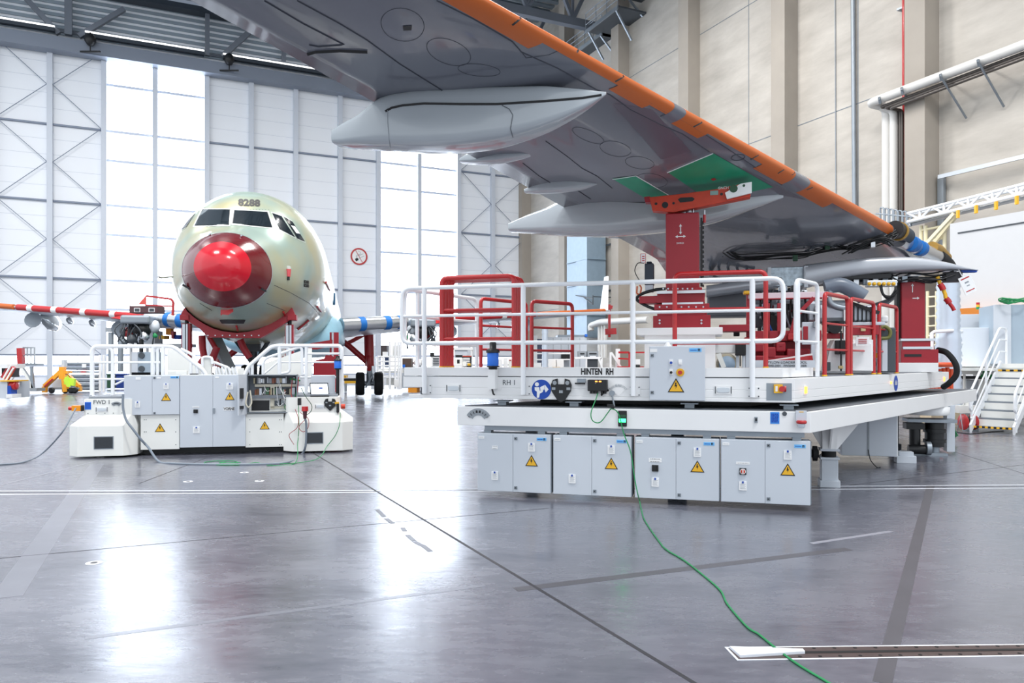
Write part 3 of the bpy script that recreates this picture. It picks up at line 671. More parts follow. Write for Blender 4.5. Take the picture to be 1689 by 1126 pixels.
# drive unit with motors behind the housing
du_ = empty('drive_unit', frame=F2); cx_, cy_ = F2.loc(*tuple((at(1530,0,14.6))[:2]))
du_.location = F2.w(cx_, cy_); tag(du_, 'black motor drive unit with white round cover under the far right end of the dock', 'motor')
q = M().lathe((0,0,.78),[(.36,0),(.38,.03),(.38,.15),(.30,.17)],24); q.build('round_cover', WHITE, du_)
q = M(); q.cyl((.12,0,.16),(.12,0,.62),.17,n=20); q.cyl((.12,0,.24),(.12,0,.30),.2,n=20); q.cyl((.12,0,.44),(.12,0,.5),.2,n=20); q.cyl((-.25,-.1,.2),(-.25,-.1,.55),.1); q.box(-.42,-.1,-.2,.1,.5,.62); q.cyl((-.4,-.25,.12),(-.05,-.25,.12),.09); q.build('motor', BLACK, du_)
q = M(); q.box(-.4,.45,-.25,.25,.64,.70); q.cyl((-.1,-.28,.15),(-.02,-.28,.15),.13,n=18); q.box(-.45,.3,-.2,.2,0,.05); q.cyl((.12,0,.05),(.12,0,.16),.09); q.build('bracket', GALV, du_)
q = M().box(.38,.52,.15,.4,.05,.95); q.build('column', CAB, du_)
# ---- white jack housing on the platform
v0 = .9
def fbox(m, px0, px1, py0, py1, v, d, fr=FR):
    u0, z1 = fr.on(px0, py0, v); u1, _ = fr.on(px1, py0, v); um, z0 = fr.on((px0+px1)/2, py1, v); z1 = fr.on((px0+px1)/2, py0, v)[1]
    return m.box(u0, u1, v, v+d, z0, z1)
def jack(label, fr, c, sc=1.0, tall=None):
    pass
J1 = empty('wing_jack', frame=FR, label='nearer crimson wing jack column carrying the red wing fitting, on white pedestal', cat='jack'); 
q = M(); fbox(q,1063,1180,551,609,.95,.9); fbox(q,1050,1192,540,552,.85,1.1); q.build('pedestal', WHITE, J1, bevel=.008)
q = M(); fbox(q,1077,1172,520,540,1.0,.7); fbox(q,1084,1166,506,524,1.02,.66); q.build('slide_base', DRED, J1, bevel=.006)
q = M(); fbox(q,1079,1170,501,510,.98,.72); fbox(q,1084,1162,480,499,1.05,.6); fbox(q,1100,1158,474,482,1.05,.6); q.build('cross_slide', DRED, J1, bevel=.006)
q = M(); fbox(q,1083,1163,479,483.5,.97,.7); fbox(q,1092,1160,498.5,501.5,.98,.7); q.build('guide_rail', ALU, J1)
q = M()
for i in range(7): 
    u, z = FR.on(1088+12*i, 506, .97); q.cyl((u,.965,z),(u,.985,z),.012,n=8)
    u, z = FR.on(1094+8*i, 476, 1.04); q.cyl((u,1.035,z),(u,1.055,z),.012,n=8)
for px, py in ((1088,528),(1088,533),(1157,528),(1157,533)): u, z = FR.on(px, py, .99); q.cyl((u,.985,z),(u,1.005,z),.014,n=8)
q.build('bolt', STEEL, J1, kind='stuff')
q = M(); fbox(q,1098,1153,351,476,1.12,.5); col = q.build('lifting_column', DRED, J1, bevel=.012)
q = M(); u, z = FR.on(1126,351,1.12); 
gpc = lambda px, py: FR.on(px, py, 1.12)
for (p, r_, hz_) in (((1122.5,378),.03,False),((1122.5,390),.04,True)):
    u, z = gpc(*p)
    if not hz_: q.box(u-.006,u+.006,1.114,1.119,z-.055,z+.055); q.prism([(u-.02,z+.04),(u+.02,z+.04),(u,z+.075)],1.114,1.119); q.prism([(u-.02,z-.04),(u,z-.075),(u+.02,z-.04)],1.114,1.119)
    else: q.box(u-.055,u+.055,1.114,1.119,z-.006,z+.006); q.prism([(u+.04,z-.02),(u+.075,z),(u+.04,z+.02)],1.114,1.119); q.prism([(u-.04,z-.02),(u-.04,z+.02),(u-.075,z)],1.114,1.119)
q.build('arrow_marking', PAPER, col)
text('lettering', 'SWKO', .035, PAPER, col, gpc(1122,0)[0], 1.118, gpc(1122,401)[1])
q = M(); u1_, z1_ = FR.on(1155,352,1.2); 
q.box(u1_,u1_+.03,1.25,1.45,FR.z(1155,470,1.2),z1_-.05); 
for i in range(14): q.box(u1_+.03,u1_+.05,1.3,1.4,z1_-.12-i*.07,z1_-.09-i*.07)
q.build('toothed_rack', BLACK, col)
u, z = FR.on(1128,349,1.3); q = M(); q.cyl((u,1.37,z-.02),(u,1.37,z+.10),.08,n=18); q.cyl((u+.07,1.3,z-.02),(u+.07,1.3,z+.06),.04); q.build('jack_head', STEEL, J1)
q = M(); u, z = FR.on(1146,340,1.25); q.pipe([(u-.02,1.25,z-.12),(u-.02,1.25,z+.03),(u+.2,1.25,z+.03)],.01,.01); q.build('hook_bracket', STEEL, J1)
q = M(); u, z = FR.on(1162,352,1.25); q.mt(0).cyl((u,1.25,z-.03),(u,1.25,z+.05),.012); q.mt(1).cyl((u,1.25,z-.13),(u,1.25,z-.02),.02); q.build('crank_handle', [STEEL, RED], J1)
# servo motor
q = M(); fbox(q,1063,1078,434,470,1.2,.16); fbox(q,1066,1075,431,434,1.22,.12); q.build('servo_motor', mat('motor_navy', srgb(38,46,58), .45), J1, bevel=.015)
q = M(); fbox(q,1064,1077,470,481,1.2,.15); q.build('motor_flange', CAB, J1)
q = M(); fbox(q,1054,1085,488,500,1.05,.3); q.build('cable_box', DRED, J1, bevel=.01)
q = M(); P = lambda px, py, v=1.1: FR.p(px, py, v)
q.tube(spline([P(1098,476),(P(1080,478)),P(1060,484),P(1050,492),P(1058,500),P(1075,508),P(1085,510)]),.022,8); q.tube(spline([P(1062,434),P(1052,434),P(1047,446),P(1052,458),P(1058,466)]),.007,6); q.build('cable', BLACK, J1)
q = M(); q.pipe([P(1051,472),P(1050,484),P(1056,486),P(1058,474),P(1055,470)],.012,.02); q.build('copper_cable', mat('copper_orange', srgb(190,90,50), .4), J1)
q = M(); q.mt(0); fbox(q,1057,1064.5,419,433,1.15,.004); q.mt(1); 
for a_ in ((1056.4,1057.2,418.5,433.5),(1064.3,1065.1,418.5,433.5),(1056.4,1065.1,418,418.8),(1056.4,1065.1,433,433.8)): fbox(q,*a_,1.148,.008)
for i in range(3): fbox(q,1059,1063,422+i*3.5,423.5+i*3.5,1.147,.003)
q.build('warning_tag', [PAPER, RED, ], J1)
# wing fitting (red perforated beam), rests on jack head and holds the wing
WF = empty('wing_support_beam', frame=FR, label='worn orange-red perforated steel beam bolted under the wing on the nearer jack', cat='beam')
def fpoly(pts, v): return [FR.on(px, py, v) for px, py in pts]
vf = 1.15
q = M(); q.prism(fpoly([(1071,325),(1076,347),(1110,350),(1170,338),(1238,324),(1238,300),(1180,312),(1120,320)], vf), vf, vf+.18); b_ = q.build('beam', ORG, WF, bevel=.006)
q = M(); q.prism(fpoly([(1062,324),(1072,323),(1074,333),(1064,333)], vf), vf+.02, vf+.16); q.build('end_block', DRED, WF)
q = M(); 
for px, py, r_ in ((1097,338,.045),(1082,336,.02),(1111,335,.018),(1190,320,.02),(1180,318,.014)): u, z = FR.on(px,py,vf); q.cyl((u,vf-.004,z),(u,vf+.0,z),r_,n=18)
q.prism(fpoly([(1118,329),(1122,326),(1142,325),(1146,328),(1142,332),(1122,334)], vf), vf-.004, vf)
q.build('lightening_hole', BLACK, WF)
q = M(); q.prism(fpoly([(1196,318),(1199,328),(1240,318),(1240,300),(1222,303)], vf-.05), vf-.06, vf-.02); wp = q.build('white_end_plate', PAPER, WF)
q = M(); u, z = FR.on(1210,311,vf-.06); q.cyl((u,vf-.065,z),(u,vf-.058,z),.055,n=18); u, z = FR.on(1227,306,vf-.06); q.cyl((u,vf-.065,z),(u,vf-.058,z),.018,n=12); q.build('bolt_hole', DGREEN, wp)
plate(WF, *[FR.on(1178,318,vf)[0], vf-.002, FR.on(1178,318,vf)[1]], .11, .06, mat('grey_green', srgb(140,165,160), .5))
text('lettering', 'GNCH', .05, PAPER, WF, FR.on(1193,0,vf)[0], vf-.003, FR.on(1193,310,vf)[1])

# ---- far jack
J2 = empty('wing_jack', frame=FR, label='farther crimson wing jack column standing at the right end of the dock', cat='jack')
vj = FR.loc(7.6, 14.3)[1]
q = M(); fbox(q,1476,1548,598,613.5,vj-.1,.9); q.build('pedestal', WHITE, J2, bevel=.006)
q = M(); fbox(q,1486,1548,576,598,vj-.05,.7); fbox(q,1488,1535,562,577,vj,.6); q.build('slide_base', DRED, J2, bevel=.006)
q = M(); fbox(q,1486,1543,558,562,vj-.02,.65); fbox(q,1490,1538,571.5,575.5,vj-.06,.1); q.build('guide_rail', ALU, J2)
q = M(); fbox(q,1492,1520,584,588,vj-.06,.02); q.build('slot_cover', BLACK, J2)
q = M(); fbox(q,1487,1526,464,558,vj+.05,.5); col = q.build('lifting_column', DRED, J2, bevel=.012)
q = M(); u, z = FR.on(1505,476,vj+.05); q.box(u-.007,u+.007,vj+.043,vj+.049,z-.07,z+.07); q.prism([(u-.025,z+.05),(u+.025,z+.05),(u,z+.10)],vj+.043,vj+.049); q.box(u-.0,u+.10,vj+.043,vj+.049,z-.19,z-.176); q.prism([(u+.08,z-.21),(u+.12,z-.183),(u+.08,z-.155)],vj+.043,vj+.049); q.build('arrow_marking', PAPER, col)
q = M(); fbox(q,1479,1486,466,560,vj+.15,.2); q.build('toothed_rack', BLACK, J2)
q = M(); fbox(q,1495,1515,455,465,vj+.2,.2); q.build('jack_head', STEEL, J2)
# black hose arching off the far end
q = M().tube(spline([FR.p(1547,577,vj+.2),FR.p(1562,582,vj),FR.p(1576,600,vj-.1),FR.p(1577,618,vj-.1),FR.p(1565,632,vj-.05),FR.p(1556,638,vj+.1)]), .055, 10)
q.build('ribbed_hose', RUBBER, frame=FR, label='thick black hose arching down from the far jack at the right end', cat='hose')
# ---- red removable gates
def gate(label, p, q_, z0, z1, group, bars=(.36,.68), rb=.02, r=.032, fr=FR, off=(0,0)):
    """p,q_: (u,v) foot points"""
    g_ = empty('safety_gate', frame=fr, label=label, cat='gate', group=group)
    p, q_ = Vector((*p,0)), Vector((*q_,0))
    M().pipe([p+Vector((0,0,z0)), p+Vector((0,0,z1)), q_+Vector((0,0,z1)), q_+Vector((0,0,z0))], r, .09).build('gate_frame', RED, g_)
    for b_ in bars:
        z = z1-(z1-z0)*b_; M().tube([p+Vector((0,0,z)), q_+Vector((0,0,z))], rb).build('gate_bar', RED, g_)
    for e in (p, q_): M().cyl(e+Vector((0,0,z0-.002)), e+Vector((0,0,z0+.016)), r*1.2, n=10).build('foot_socket', YEL, g_)
    return g_
names = ['frontmost','second','third','rearmost']
for i in range(4):
    v = .32+i*.12; pa = FR.u(729+5.2*i, v); pb = FR.u(848+4.3*i, v)
    gate('tall red tube gate, %s of the four parked together at the left of the dock' % names[i], (pa, v), (pb, v), 1.725, 3.0, 'red gates parked in a stack', r=.036)
def foot(px, Y): return FR.loc((px-CX)/F*Y, Y)
gate('red tube gate on the far edge just left of the parked stack right posts', foot(793,12.6), foot(868,13.6), 1.61, 2.87, 'red gates on the far edge')
gate('red tube gate standing alone behind the railing between parked gates and blue duct', foot(877,12.3), foot(944,12.9), 1.61, 2.80, 'red gates on the far edge')
gate('bright red gate in front of the nearer crimson jack', (FR.u(1113,.5),.5), (FR.u(1263,.5),.5), 1.725, 2.98, 'red gates on the near edge', bars=(.38,.74))
for (a, b_, n_) in ((1360,1398,'left'),(1403,1441,'middle'),(1450,1479,'right')):
    ua, ub = FD.u(a, .05), FD.u(b_, .05)
    gate('red gate on the slanted dock edge, %s one of the three' % n_, sd(ua,.05,0)[:2], sd(ub,.05,0)[:2], 1.612, 2.73, 'red gates on the slanted edge', rb=.016, r=.03)
# ---- green cable
gp_ = [FR.p(986,648,-.08), FR.p(984,655,-.12), FR.p(975,680,-.24), FR.p(978,694,-.24), FR.p(990,696,-.24), FR.p(1003,680,-.24), FR.p(1009,674,-.24)]
gw = [FR.w(*p) for p in gp_] + [F2.w(*F2.p(1020,682,-.05)), F2.w(*F2.p(1029,715,-.06)), F2.w(*F2.p(1040,745,-.10)), F2.w(*F2.p(1047,790,-.12)), F2.w(*F2.p(1052,815,-.14)), flo(1055,830)+Vector((0,0,.03)), flo(1058,842)+Vector((0,0,.01))]
gw += [flo(x, y)+Vector((0,0,.008)) for x, y in [(1064,860),(1088,895),(1100,908),(1128,925),(1160,950),(1188,975),(1200,998),(1232,1035),(1252,1048),(1285,1075),(1320,1100),(1370,1130),(1400,1150)]]
q = M().tube(spline(gw, 8), .007, 8); q.build('cable', GREENC, label='green cable hanging from the upper platform and snaking across the floor to the front', cat='cable')
q = M(); w_ = FR.w(*FR.p(1008,674,-.25)); q.box(-.03,.05,-.02,.02,-.02,.02); q.cyl((0,0,0),(.06,0,-.02),.02); o = q.build('cable_connector', BLACK); o.location = w_
tag(o, 'small black connector on the green cable between platform and base', 'connector')
# loose black cords under the base
q = M().tube(spline([flo(1338,775)+Vector((0,0,.3)), flo(1350,776)+Vector((0,0,.25)), flo(1362,771)+Vector((0,0,.3))], 8), .01, 6)
q.build('cable', BLACK, label='short black cable looping beside the near support leg of the dock', cat='cable')
q = M().tube(spline([flo(1432,770)+Vector((0,0,.3)), flo(1436,770)+Vector((0,0,.12)), flo(1446,771)+Vector((0,0,.01)), flo(1452,771)+Vector((0,0,.008))], 8), .008, 6)
q.build('cable', BLACK, label='thin black cable dropping from the grey drive housing to the floor', cat='cable')
# ================================================================== OVERHEAD WING
WG = mat('wing_grey_paint', srgb(112,116,126), .22, coat=.4, noise=.12, nscale=.8)
WGP = mat('wing_primer_patch', srgb(104,101,112), .30, noise=.10, nscale=2)
FGR = mat('fairing_grey_gloss', srgb(176,183,188), .14, coat=.6, noise=.02)
ORL = mat('orange_leading_edge_film', srgb(200,100,36), .42, noise=.07, nscale=4)
SEAM = mat('wing_seam_dark', srgb(58,62,72), .6)
WD = Vector((.966,-.257,0)).normalized()        # flight direction (forward)
SPD = Vector((.257,.966,0)).normalized()        # towards the root
def LEp(s): return Vector((7.4-.759*s, 14.5-.832*s, 4.40+.040*s))
def chord(s): return 4.62-.262*s if s >= -.3 else 4.70+(-s-.3)*.45
EPS = math.tan(R(4.3))
def wpt(s, f, side):
    """point on the wing: s outboard of the pylon (m), f chord fraction, side -1 lower +1 upper"""
    c = chord(s); tc_ = lerp([(-4,.15),(0,.125),(6,.115),(11.5,.10)], s)
    yt = 5*tc_*(.2969*math.sqrt(max(f,0))-.126*f-.3516*f*f+.2843*f**3-.1015*f**4)
    cam = .035*math.sin(math.pi*min(1,f))*(1 if side > 0 else .35) + (-.0 if f < .6 else .0)
    aft = .03*max(0,(f-.55)/.45)**1.2*math.sin(math.pi*max(0,(f-.55)/.45)) if side < 0 else 0
    p = LEp(s)-WD*(f*c); p.z += -EPS*f*c+(yt*side+cam+aft)*c-.03
    return p
FS = [0,.004,.012,.025,.045,.075,.12,.2,.3,.4,.5,.6,.7,.8,.9,1.0]
SS = [-3.75+i*.375 for i in range(43)]
WGO = empty('airliner_wing', LEp(0).x, LEp(0).y, 0, label='grey airliner wing with orange leading edge overhead, resting on the red jacks', cat='wing')
WO = Vector(WGO.location)
def wring(s, f0=0, f1=1, off=0):
    fs = [f for f in FS if f0 <= f <= f1]
    up = [wpt(s, f, 1) for f in reversed(fs)]; lo = [wpt(s, f, -1) for f in fs[1:]]
    return up+lo
m = M(); m.loft([[p-WO for p in wring(s)] for s in SS], closed=True, caps=True)
skin = m.build('wing_skin', WG, WGO)
wv = [Vector(p) for s in SS for p in wring(s)]; nn = len(wring(0))
BV = BVHTree.FromPolygons([tuple(p) for p in wv], [(i*nn+k, i*nn+(k+1)%nn, (i+1)*nn+(k+1)%nn, (i+1)*nn+k) for i in range(len(SS)-1) for k in range(nn)])
def cast(px, py, bv, eps=.004):
    o = Vector((0,0,H)); d = Vector(((px-CX)/F, 1, -(py-CY)/F)).normalized()
    h = bv.ray_cast(o, d)
    if h[0] is None: return None
    n = h[1]; n = -n if n.dot(d) > 0 else n
    return h[0]+n*eps
def patch(bv, corners, n=10, eps=.004, org=Vector((0,0,0)), m=None, rnd=0):
    """four px corners -> thin patch lying on a surface"""
    m = m or M(); c = [Vector((*p,0)) for p in corners]; g_ = {}
    for i in range(n+1):
        for j in range(n+1):
            a, b = i/n, j/n
            q = (c[0]*(1-a)+c[1]*a)*(1-b)+(c[3]*(1-a)+c[2]*a)*b
            h = cast(q.x, q.y, bv, eps)
            if h is not None: g_[i,j] = h-org
    idx = {k: i for i, k in enumerate(g_)}
    fs = [(idx[i,j],idx[i+1,j],idx[i+1,j+1],idx[i,j+1]) for i in range(n) for j in range(n) if all(k in g_ for k in ((i,j),(i+1,j),(i+1,j+1),(i,j+1)))]
    return m.add(list(g_.values()), fs, True)
def ribbon(bv, pts, w, eps=.004, org=Vector((0,0,0)), m=None, closed=False, sub=6):
    m = m or M(); P_ = []
    seq = list(zip(pts, pts[1:]))+([(pts[-1],pts[0])] if closed else [])
    for a, b in seq:
        for t in range(sub): P_.append((a[0]+(b[0]-a[0])*t/sub, a[1]+(b[1]-a[1])*t/sub))
    if not closed: P_.append(pts[-1])
    H_ = [cast(x, y, bv, eps) for x, y in P_]; H_ = [h for h in H_ if h is not None]
    if len(H_) < 2: return m
    L_, R_ = [], []
    for i, h in enumerate(H_):
        d = (H_[(i+1)%len(H_)] if closed or i+1 < len(H_) else h)-(H_[i-1] if i or closed else h)
        side = d.cross(h-Vector((0,0,H))).normalized()*w/2
        L_.append(h-side-org); R_.append(h+side-org)
    n = len(H_); fs = [(i,(i+1)%n,(i+1)%n+n,i+n) for i in range(n if closed else n-1)]
    return m.add(L_+R_, fs)
def ell(cx, cy, rx, ry, rot=0, n=28):
    return [(cx+rx*math.cos(a)*math.cos(rot)-ry*math.sin(a)*math.sin(rot), cy+rx*math.cos(a)*math.sin(rot)+ry*math.sin(a)*math.cos(rot)) for a in [2*math.pi*i/n for i in range(n)]]
# leading edge orange film: follows the nose of the section, ragged lower edge by masking
def shell(s0, s1, flo_, fup, mt, name, eps=.006, n=None):
    n = n or max(2, int((s1-s0)/.25)); rings = []
    for i in range(n+1):
        s = s0+(s1-s0)*i/n; fl = flo_(s) if callable(flo_) else flo_
        fs_u = [fup*(k/5)**2 for k in range(5,0,-1)]; fs_l = [fl*(k/7)**2 for k in range(0,8)]
        cen = wpt(s, .05, 1)*.5+wpt(s, .05, -1)*.5
        rg = []
        for f, sd_ in [(f,1) for f in fs_u]+[(f,-1) for f in fs_l]:
            p = wpt(s, f, sd_); d = (p-cen); d -= SPD*d.dot(SPD); d.normalize(); rg.append(p+d*eps-WO)
        rings.append(rg)
    return M().loft(rings, closed=False, caps=False).build(name, mt, WGO)
def s_of(px):
    k = (px-CX)/F; return (7.4-k*14.5)/(.759-k*.832)
steps = [(.05,s_of(1380),.018),(s_of(1380),s_of(1336),.055),(s_of(1312),s_of(1265),.055),(s_of(1265),s_of(1175),.020),(s_of(1175),s_of(1131),.060),(s_of(1112),s_of(1085),.035),(s_of(1085),s_of(1030),.065),(s_of(1030),s_of(905),.028),(s_of(905),10.9,.085)]
for a, b, f_ in steps: shell(a, b, f_, .10, ORL, 'leading_edge_film')
shell(s_of(1131), s_of(1112), .06, .11, WG, 'slat_joint', eps=.007); shell(s_of(1336), s_of(1312), .05, .11, WG, 'slat_joint', eps=.007)
# white sticker on the leading edge
patch(BV, [(972,64),(985,70),(980,78),(966,72)], 3, .012, WO).build('sticker', PAPER, WGO)
patch(BV, [(1392,323),(1400,326),(1398,331),(1390,328)], 3, .012, WO).build('sticker', PAPER, WGO)
# inboard leading edge: bare tube with blue tape, dark boot
TUBE = []
def lep(s, dz=0): p = LEp(s); p.z += dz; return p-WO
q = M(); q.tube([lep(-.35,-.02), lep(-.75,-.03)], .16, 20); q.build('dark_boot', mat('navy_wrap', srgb(28,48,66), .5), WGO)
q = M(); q.mt(0).tube([lep(-.02,-.02), lep(-.36,-.02)], .165, 18); q.mt(1).tube([lep(-.22,-.02), lep(-.30,-.02)], .185, 18); q.build('gold_wrap', [BLACK, mat('gold_foil_wrap', srgb(170,130,50), .5, noise=.4, nscale=12)], WGO)
q = M(); q.tube([LEp(-.6)-WD*.1-WO+Vector((0,0,-.12)), lep(-3.0,-.10)], .15, 20); sl = q.build('leading_edge_tube', ALU, WGO)
for a, b in ((-.95,-1.2),(-1.5,-1.72)):
    q = M(); q.tube([lep(a,-.13), lep(b,-.12)], .162, 20); q.build('blue_tape', TAPE, sl)
q = M(); q.tube([lep(-2.9,-.10), lep(-3.3,-.12), lep(-3.75,-.17), lep(-3.95,-.24)], .165, 18); q.build('black_boot', RUBBER, sl)
q = M(); q.tube([lep(-2.5,.04), lep(-3.0,.06), lep(-3.6,-.02)], .13, 14); q.build('gold_wrap', mat('gold_foil_wrap', (0,0,0)), sl)
# seams and access panels on the lower skin
def seam(pts, w=.012, closed=False, sub=6, name='panel_seam', mt=SEAM, eps=.004):
    q = ribbon(BV, pts, w, eps, WO, closed=closed, sub=sub)
    if q.v: return q.build(name, mt, WGO)
seam([(720,0),(780,30),(815,50),(845,68),(860,85),(900,103),(920,112),(985,148),(1005,155),(1040,180),(1090,205),(1125,220),(1170,250)])
seam([(830,0),(845,28),(900,62),(945,85),(1010,125),(1090,180),(1130,200),(1200,245),(1290,305)], .010)
seam([(490,0),(560,38),(605,65),(660,105),(740,155),(752,165)], .012)
seam([(860,85),(868,95),(905,90),(950,70)], .006)
seam([(900,232),(935,257),(960,277),(985,290),(1010,310)], .01); seam([(862,268),(890,290),(915,305)], .014); seam([(952,313),(975,328)], .014)
seam([(436,0),(500,38),(568,73),(525,76),(510,73)], .014, sub=8)
q = ribbon(BV, [(506,88),(520,84),(560,82),(606,84)], .035, .006, WO); q.build('panel_seam', BLACK, WGO)
for e in ((664,40,36,27,.2),(740,85,38,20,.35),(790,115,35,10,.1),(870,160,34,16,.05),(1015,245,26,12,.2),(1055,268,24,10,.15),(1075,297,26,11,.15),(970,223,28,9,.4)):
    seam(ell(*e), .005, closed=True, sub=2)
q = M()
for px, py, r_ in ((672,45,.05),(867,157,.045)):
    h = cast(px, py, BV, .004)
    c1, c2, c3, c4 = [(px+r_*150*a, py+r_*90*b) for a, b in ((-1,-.6),(1,-.8),(.9,.9),(-.9,1))]; patch(BV, [c1,c2,c3,c4], 3, .006, WO, q)
q.build('drain_hole', BLACK, WGO)
for a, b in (((844,40),(858,30)),((1014,133),(1028,126)),((1103,168),(1122,154)),((1143,208),(1157,201)),((1237,262),(1250,255)),((1282,285),(1292,279)),((1305,288),(1320,278)),((1330,312),(1340,308)),((950,86),(955,82))):
    seam([a,b], .02, sub=3, name='slat_track_slot', mt=BLACK, eps=.010)
seam(ell(1217,259,11,5,-.1), .012, closed=True, sub=1)
# green protective film
g1 = patch(BV, [(1102,284),(1176,252),(1275,308),(1170,330)], 14, .006, WO); g1.build('protective_film', GREEN, WGO)
g1 = patch(BV, [(1010,294),(1049,289),(1105,322),(1062,325)], 10, .006, WO); g1.build('protective_film', GREEN, WGO)
for pts in ([(1100,284),(1176,252)],[(1010,295),(1049,289),(1105,322)]): seam(pts, .012, name='film_edge', mt=PAPER, eps=.009)
# lighter and darker primer patches
for c in ([(1010,170),(1075,180),(1140,250),(1090,262)],[(1180,262),(1235,282),(1330,330),(1290,322)]):
    patch(BV, c, 8, .002, WO).build('primer_patch', WGP, WGO)
# ---- flap track fairings
def fairing(label, nose, prof, hw, ref, mt=FGR, rr=.38):
    """nose (X,Y); prof: list of (px, pytop, pybottom) on the fairing's centre plane"""
    fr = Frame(nose[0], nose[1], -14.9); rings = []; N_ = 28
    st = []
    for px, pt, pb in prof:
        u, zt = fr.on(px, pt, 0); zb_ = fr.z(px, pb, 0); st.append((u, zt, zb_))
    # resample
    us = [s_[0] for s_ in st]; K = 26; u0, u1 = st[0][0], st[-1][0]
    sm = spline([(s_[0], s_[1], s_[2]) for s_ in st], 5)
    L_ = abs(u1-u0)
    for q_ in sm:
        t = abs(q_[0]-u0)/L_
        w_ = hw*lerp([(0,.03),(.08,.35),(.2,.68),(.4,.95),(.6,1),(.8,.9),(.93,.68),(1,.5)], t)
        zc, hz_ = (q_[1]+q_[2])/2, max((q_[1]-q_[2])/2, .01); rg = []
        for i in range(N_):
            a = 2*math.pi*i/N_; c, s_ = math.cos(a), math.sin(a)
            x = w_*math.copysign(abs(c)**rr, c); z = hz_*math.copysign(abs(s_)**rr, s_)
            p = fr.w(q_[0], x, zc+z); rg.append(p-WO)
        rings.append(rg)
    return M().loft(rings, closed=True, caps=True).build('flap_track_fairing', mt, WGO), fr
f1, fr1 = fairing('', (.93,7.4), [(1000,152,156),(960,150,184),(905,148,212),(850,150,231),(800,152,242),(740,153,248),(690,156,248),(640,168,245),(600,196,243),(575,208,242),(556,218,240)], .26, None)
f2, _ = fairing('', (.39,9.55), [(895,245,249),(870,238,258),(840,235,265),(812,240,269),(785,250,270),(760,263,268)], .13, None)
f3, _ = fairing('', (1.22,10.7), [(985,300,304),(960,292,312),(930,290,316),(905,292,318),(885,305,318.5),(866,313,318)], .12, None)
f4, fr4 = fairing('', (4.1,11.35), [(1292,322,326),(1240,315,345),(1180,315,366),(1120,320,378),(1060,322,385),(1000,326,389),(940,330,388),(905,345,386),(875,356,384),(842,370,382)], .30, None)
f5, _ = fairing('', (3.9,14.0), [(1180,385,388),(1120,380,391),(1060,378,393.5),(1010,380,392),(985,384,387)], .2, None)
# joint lines and dark seal between fairing and wing
def seal(pts, d, fr, r=.012):
    q = M(); q.tube(spline([fr.w(*fr.p(px, py, d))-WO for px, py in pts], 4), r, 6); q.build('rubber_seal', BLACK, WGO)
def objbvh(o, org):
    me = o.data; return BVHTree.FromPolygons([tuple(v.co+org) for v in me.vertices], [tuple(p.vertices) for p in me.polygons])
B1, B4 = objbvh(f1, WO), objbvh(f4, WO)
def fseal(bv, pts, w=.022, mt=BLACK, name='rubber_seal', eps=.008, sub=5):
    q = ribbon(bv, pts, w, eps, WO, sub=sub)
    if q.v: q.build(name, mt, WGO)
fseal(B1, [(636,184),(647,178),(665,174),(700,171),(760,172),(820,172),(900,167),(960,162),(992,157)]); fseal(B4, [(930,337),(960,333),(1010,331),(1064,334)])
fseal(B1, [(640,178),(640,200),(642,225),(644,244)], .006, GREY, 'joint_line'); fseal(B1, [(828,174),(840,180),(846,190),(842,212),(846,226)], .006, SEAM, 'joint_line')
def hoop(fr, px, pts, d): seal(pts, d, fr, .005)
# red remove-before-flight disc
patch(BV, [(1172,294),(1178,292),(1182,295),(1176,297)], 2, .012, WO).build('red_cap', RED, WGO)
# polygonal hinge gap at trailing edge
# ---- pylon and under-wing structure
PF = Frame(7.4, 14.5, -14.9)
PYM = mat('pylon_grey', srgb(186,189,195), .30, .35, noise=.05)
def pylon_part(name, prof, v0, hw, mt, parent=WGO, rr=.45):
    rings = []; sm = spline([(PF.u(px, v0), PF.z(px, pt, v0), PF.z(px, pb, v0)) for px, pt, pb in prof], 4); L_ = abs(sm[-1][0]-sm[0][0])
    for q_ in sm:
        t = abs(q_[0]-sm[0][0])/L_; w_ = hw*lerp([(0,1),(.6,1),(.85,.75),(1,.15)], t)
        zc, hz_ = (q_[1]+q_[2])/2, max((q_[1]-q_[2])/2, .012)
        rings.append([PF.w(q_[0], v0+w_*math.copysign(abs(math.cos(a))**rr, math.cos(a)), zc+hz_*math.copysign(abs(math.sin(a))**rr, math.sin(a)))-WO for a in [2*math.pi*i/20 for i in range(20)]])
    return M().loft(rings).build(name, mt, parent)
pylon_part('pylon_fairing', [(1325,438,476),(1380,432,462),(1440,427,454),(1500,426,450),(1550,433,447.5),(1590,442,446),(1612,445,446)], -.1, .34, PYM)
pylon_part('pylon_spar', [(1165,472,490),(1240,462,480),(1290,455,474),(1330,445,470)], .0, .3, PYM)
pylon_part('pylon_lower_beam', [(1160,520,524),(1220,500,512),(1290,478,492),(1330,470,482)], .5, .2, mat('pylon_dark', srgb(96,98,104), .4))
q = M(); fbox(q,1163,1230,490,530,.3,.5,PF); q.T = None
o_ = M()
def pbox(px0, px1, py0, py1, v, d, name, mt, bev=.01, par=WGO):
    q = M(); fbox(q, px0, px1, py0, py1, v, d, PF); q.v = [tuple(Vector(PF.w(*p))-WO) for p in q.v]; return q.build(name, mt, par, bevel=bev)
def belly(prof, v0, v1, name, mt):
    q = M(); A_ = []
    for v in [v0+(v1-v0)*k/5 for k in range(6)]: A_.append([PF.w(*PF.p(px, py-6*(abs(k_:=(v-v0)/(v1-v0))), v))-WO for px, py in prof])
    q.loft(A_, closed=False, caps=False); q.build(name, mt, WGO, solid=.04)
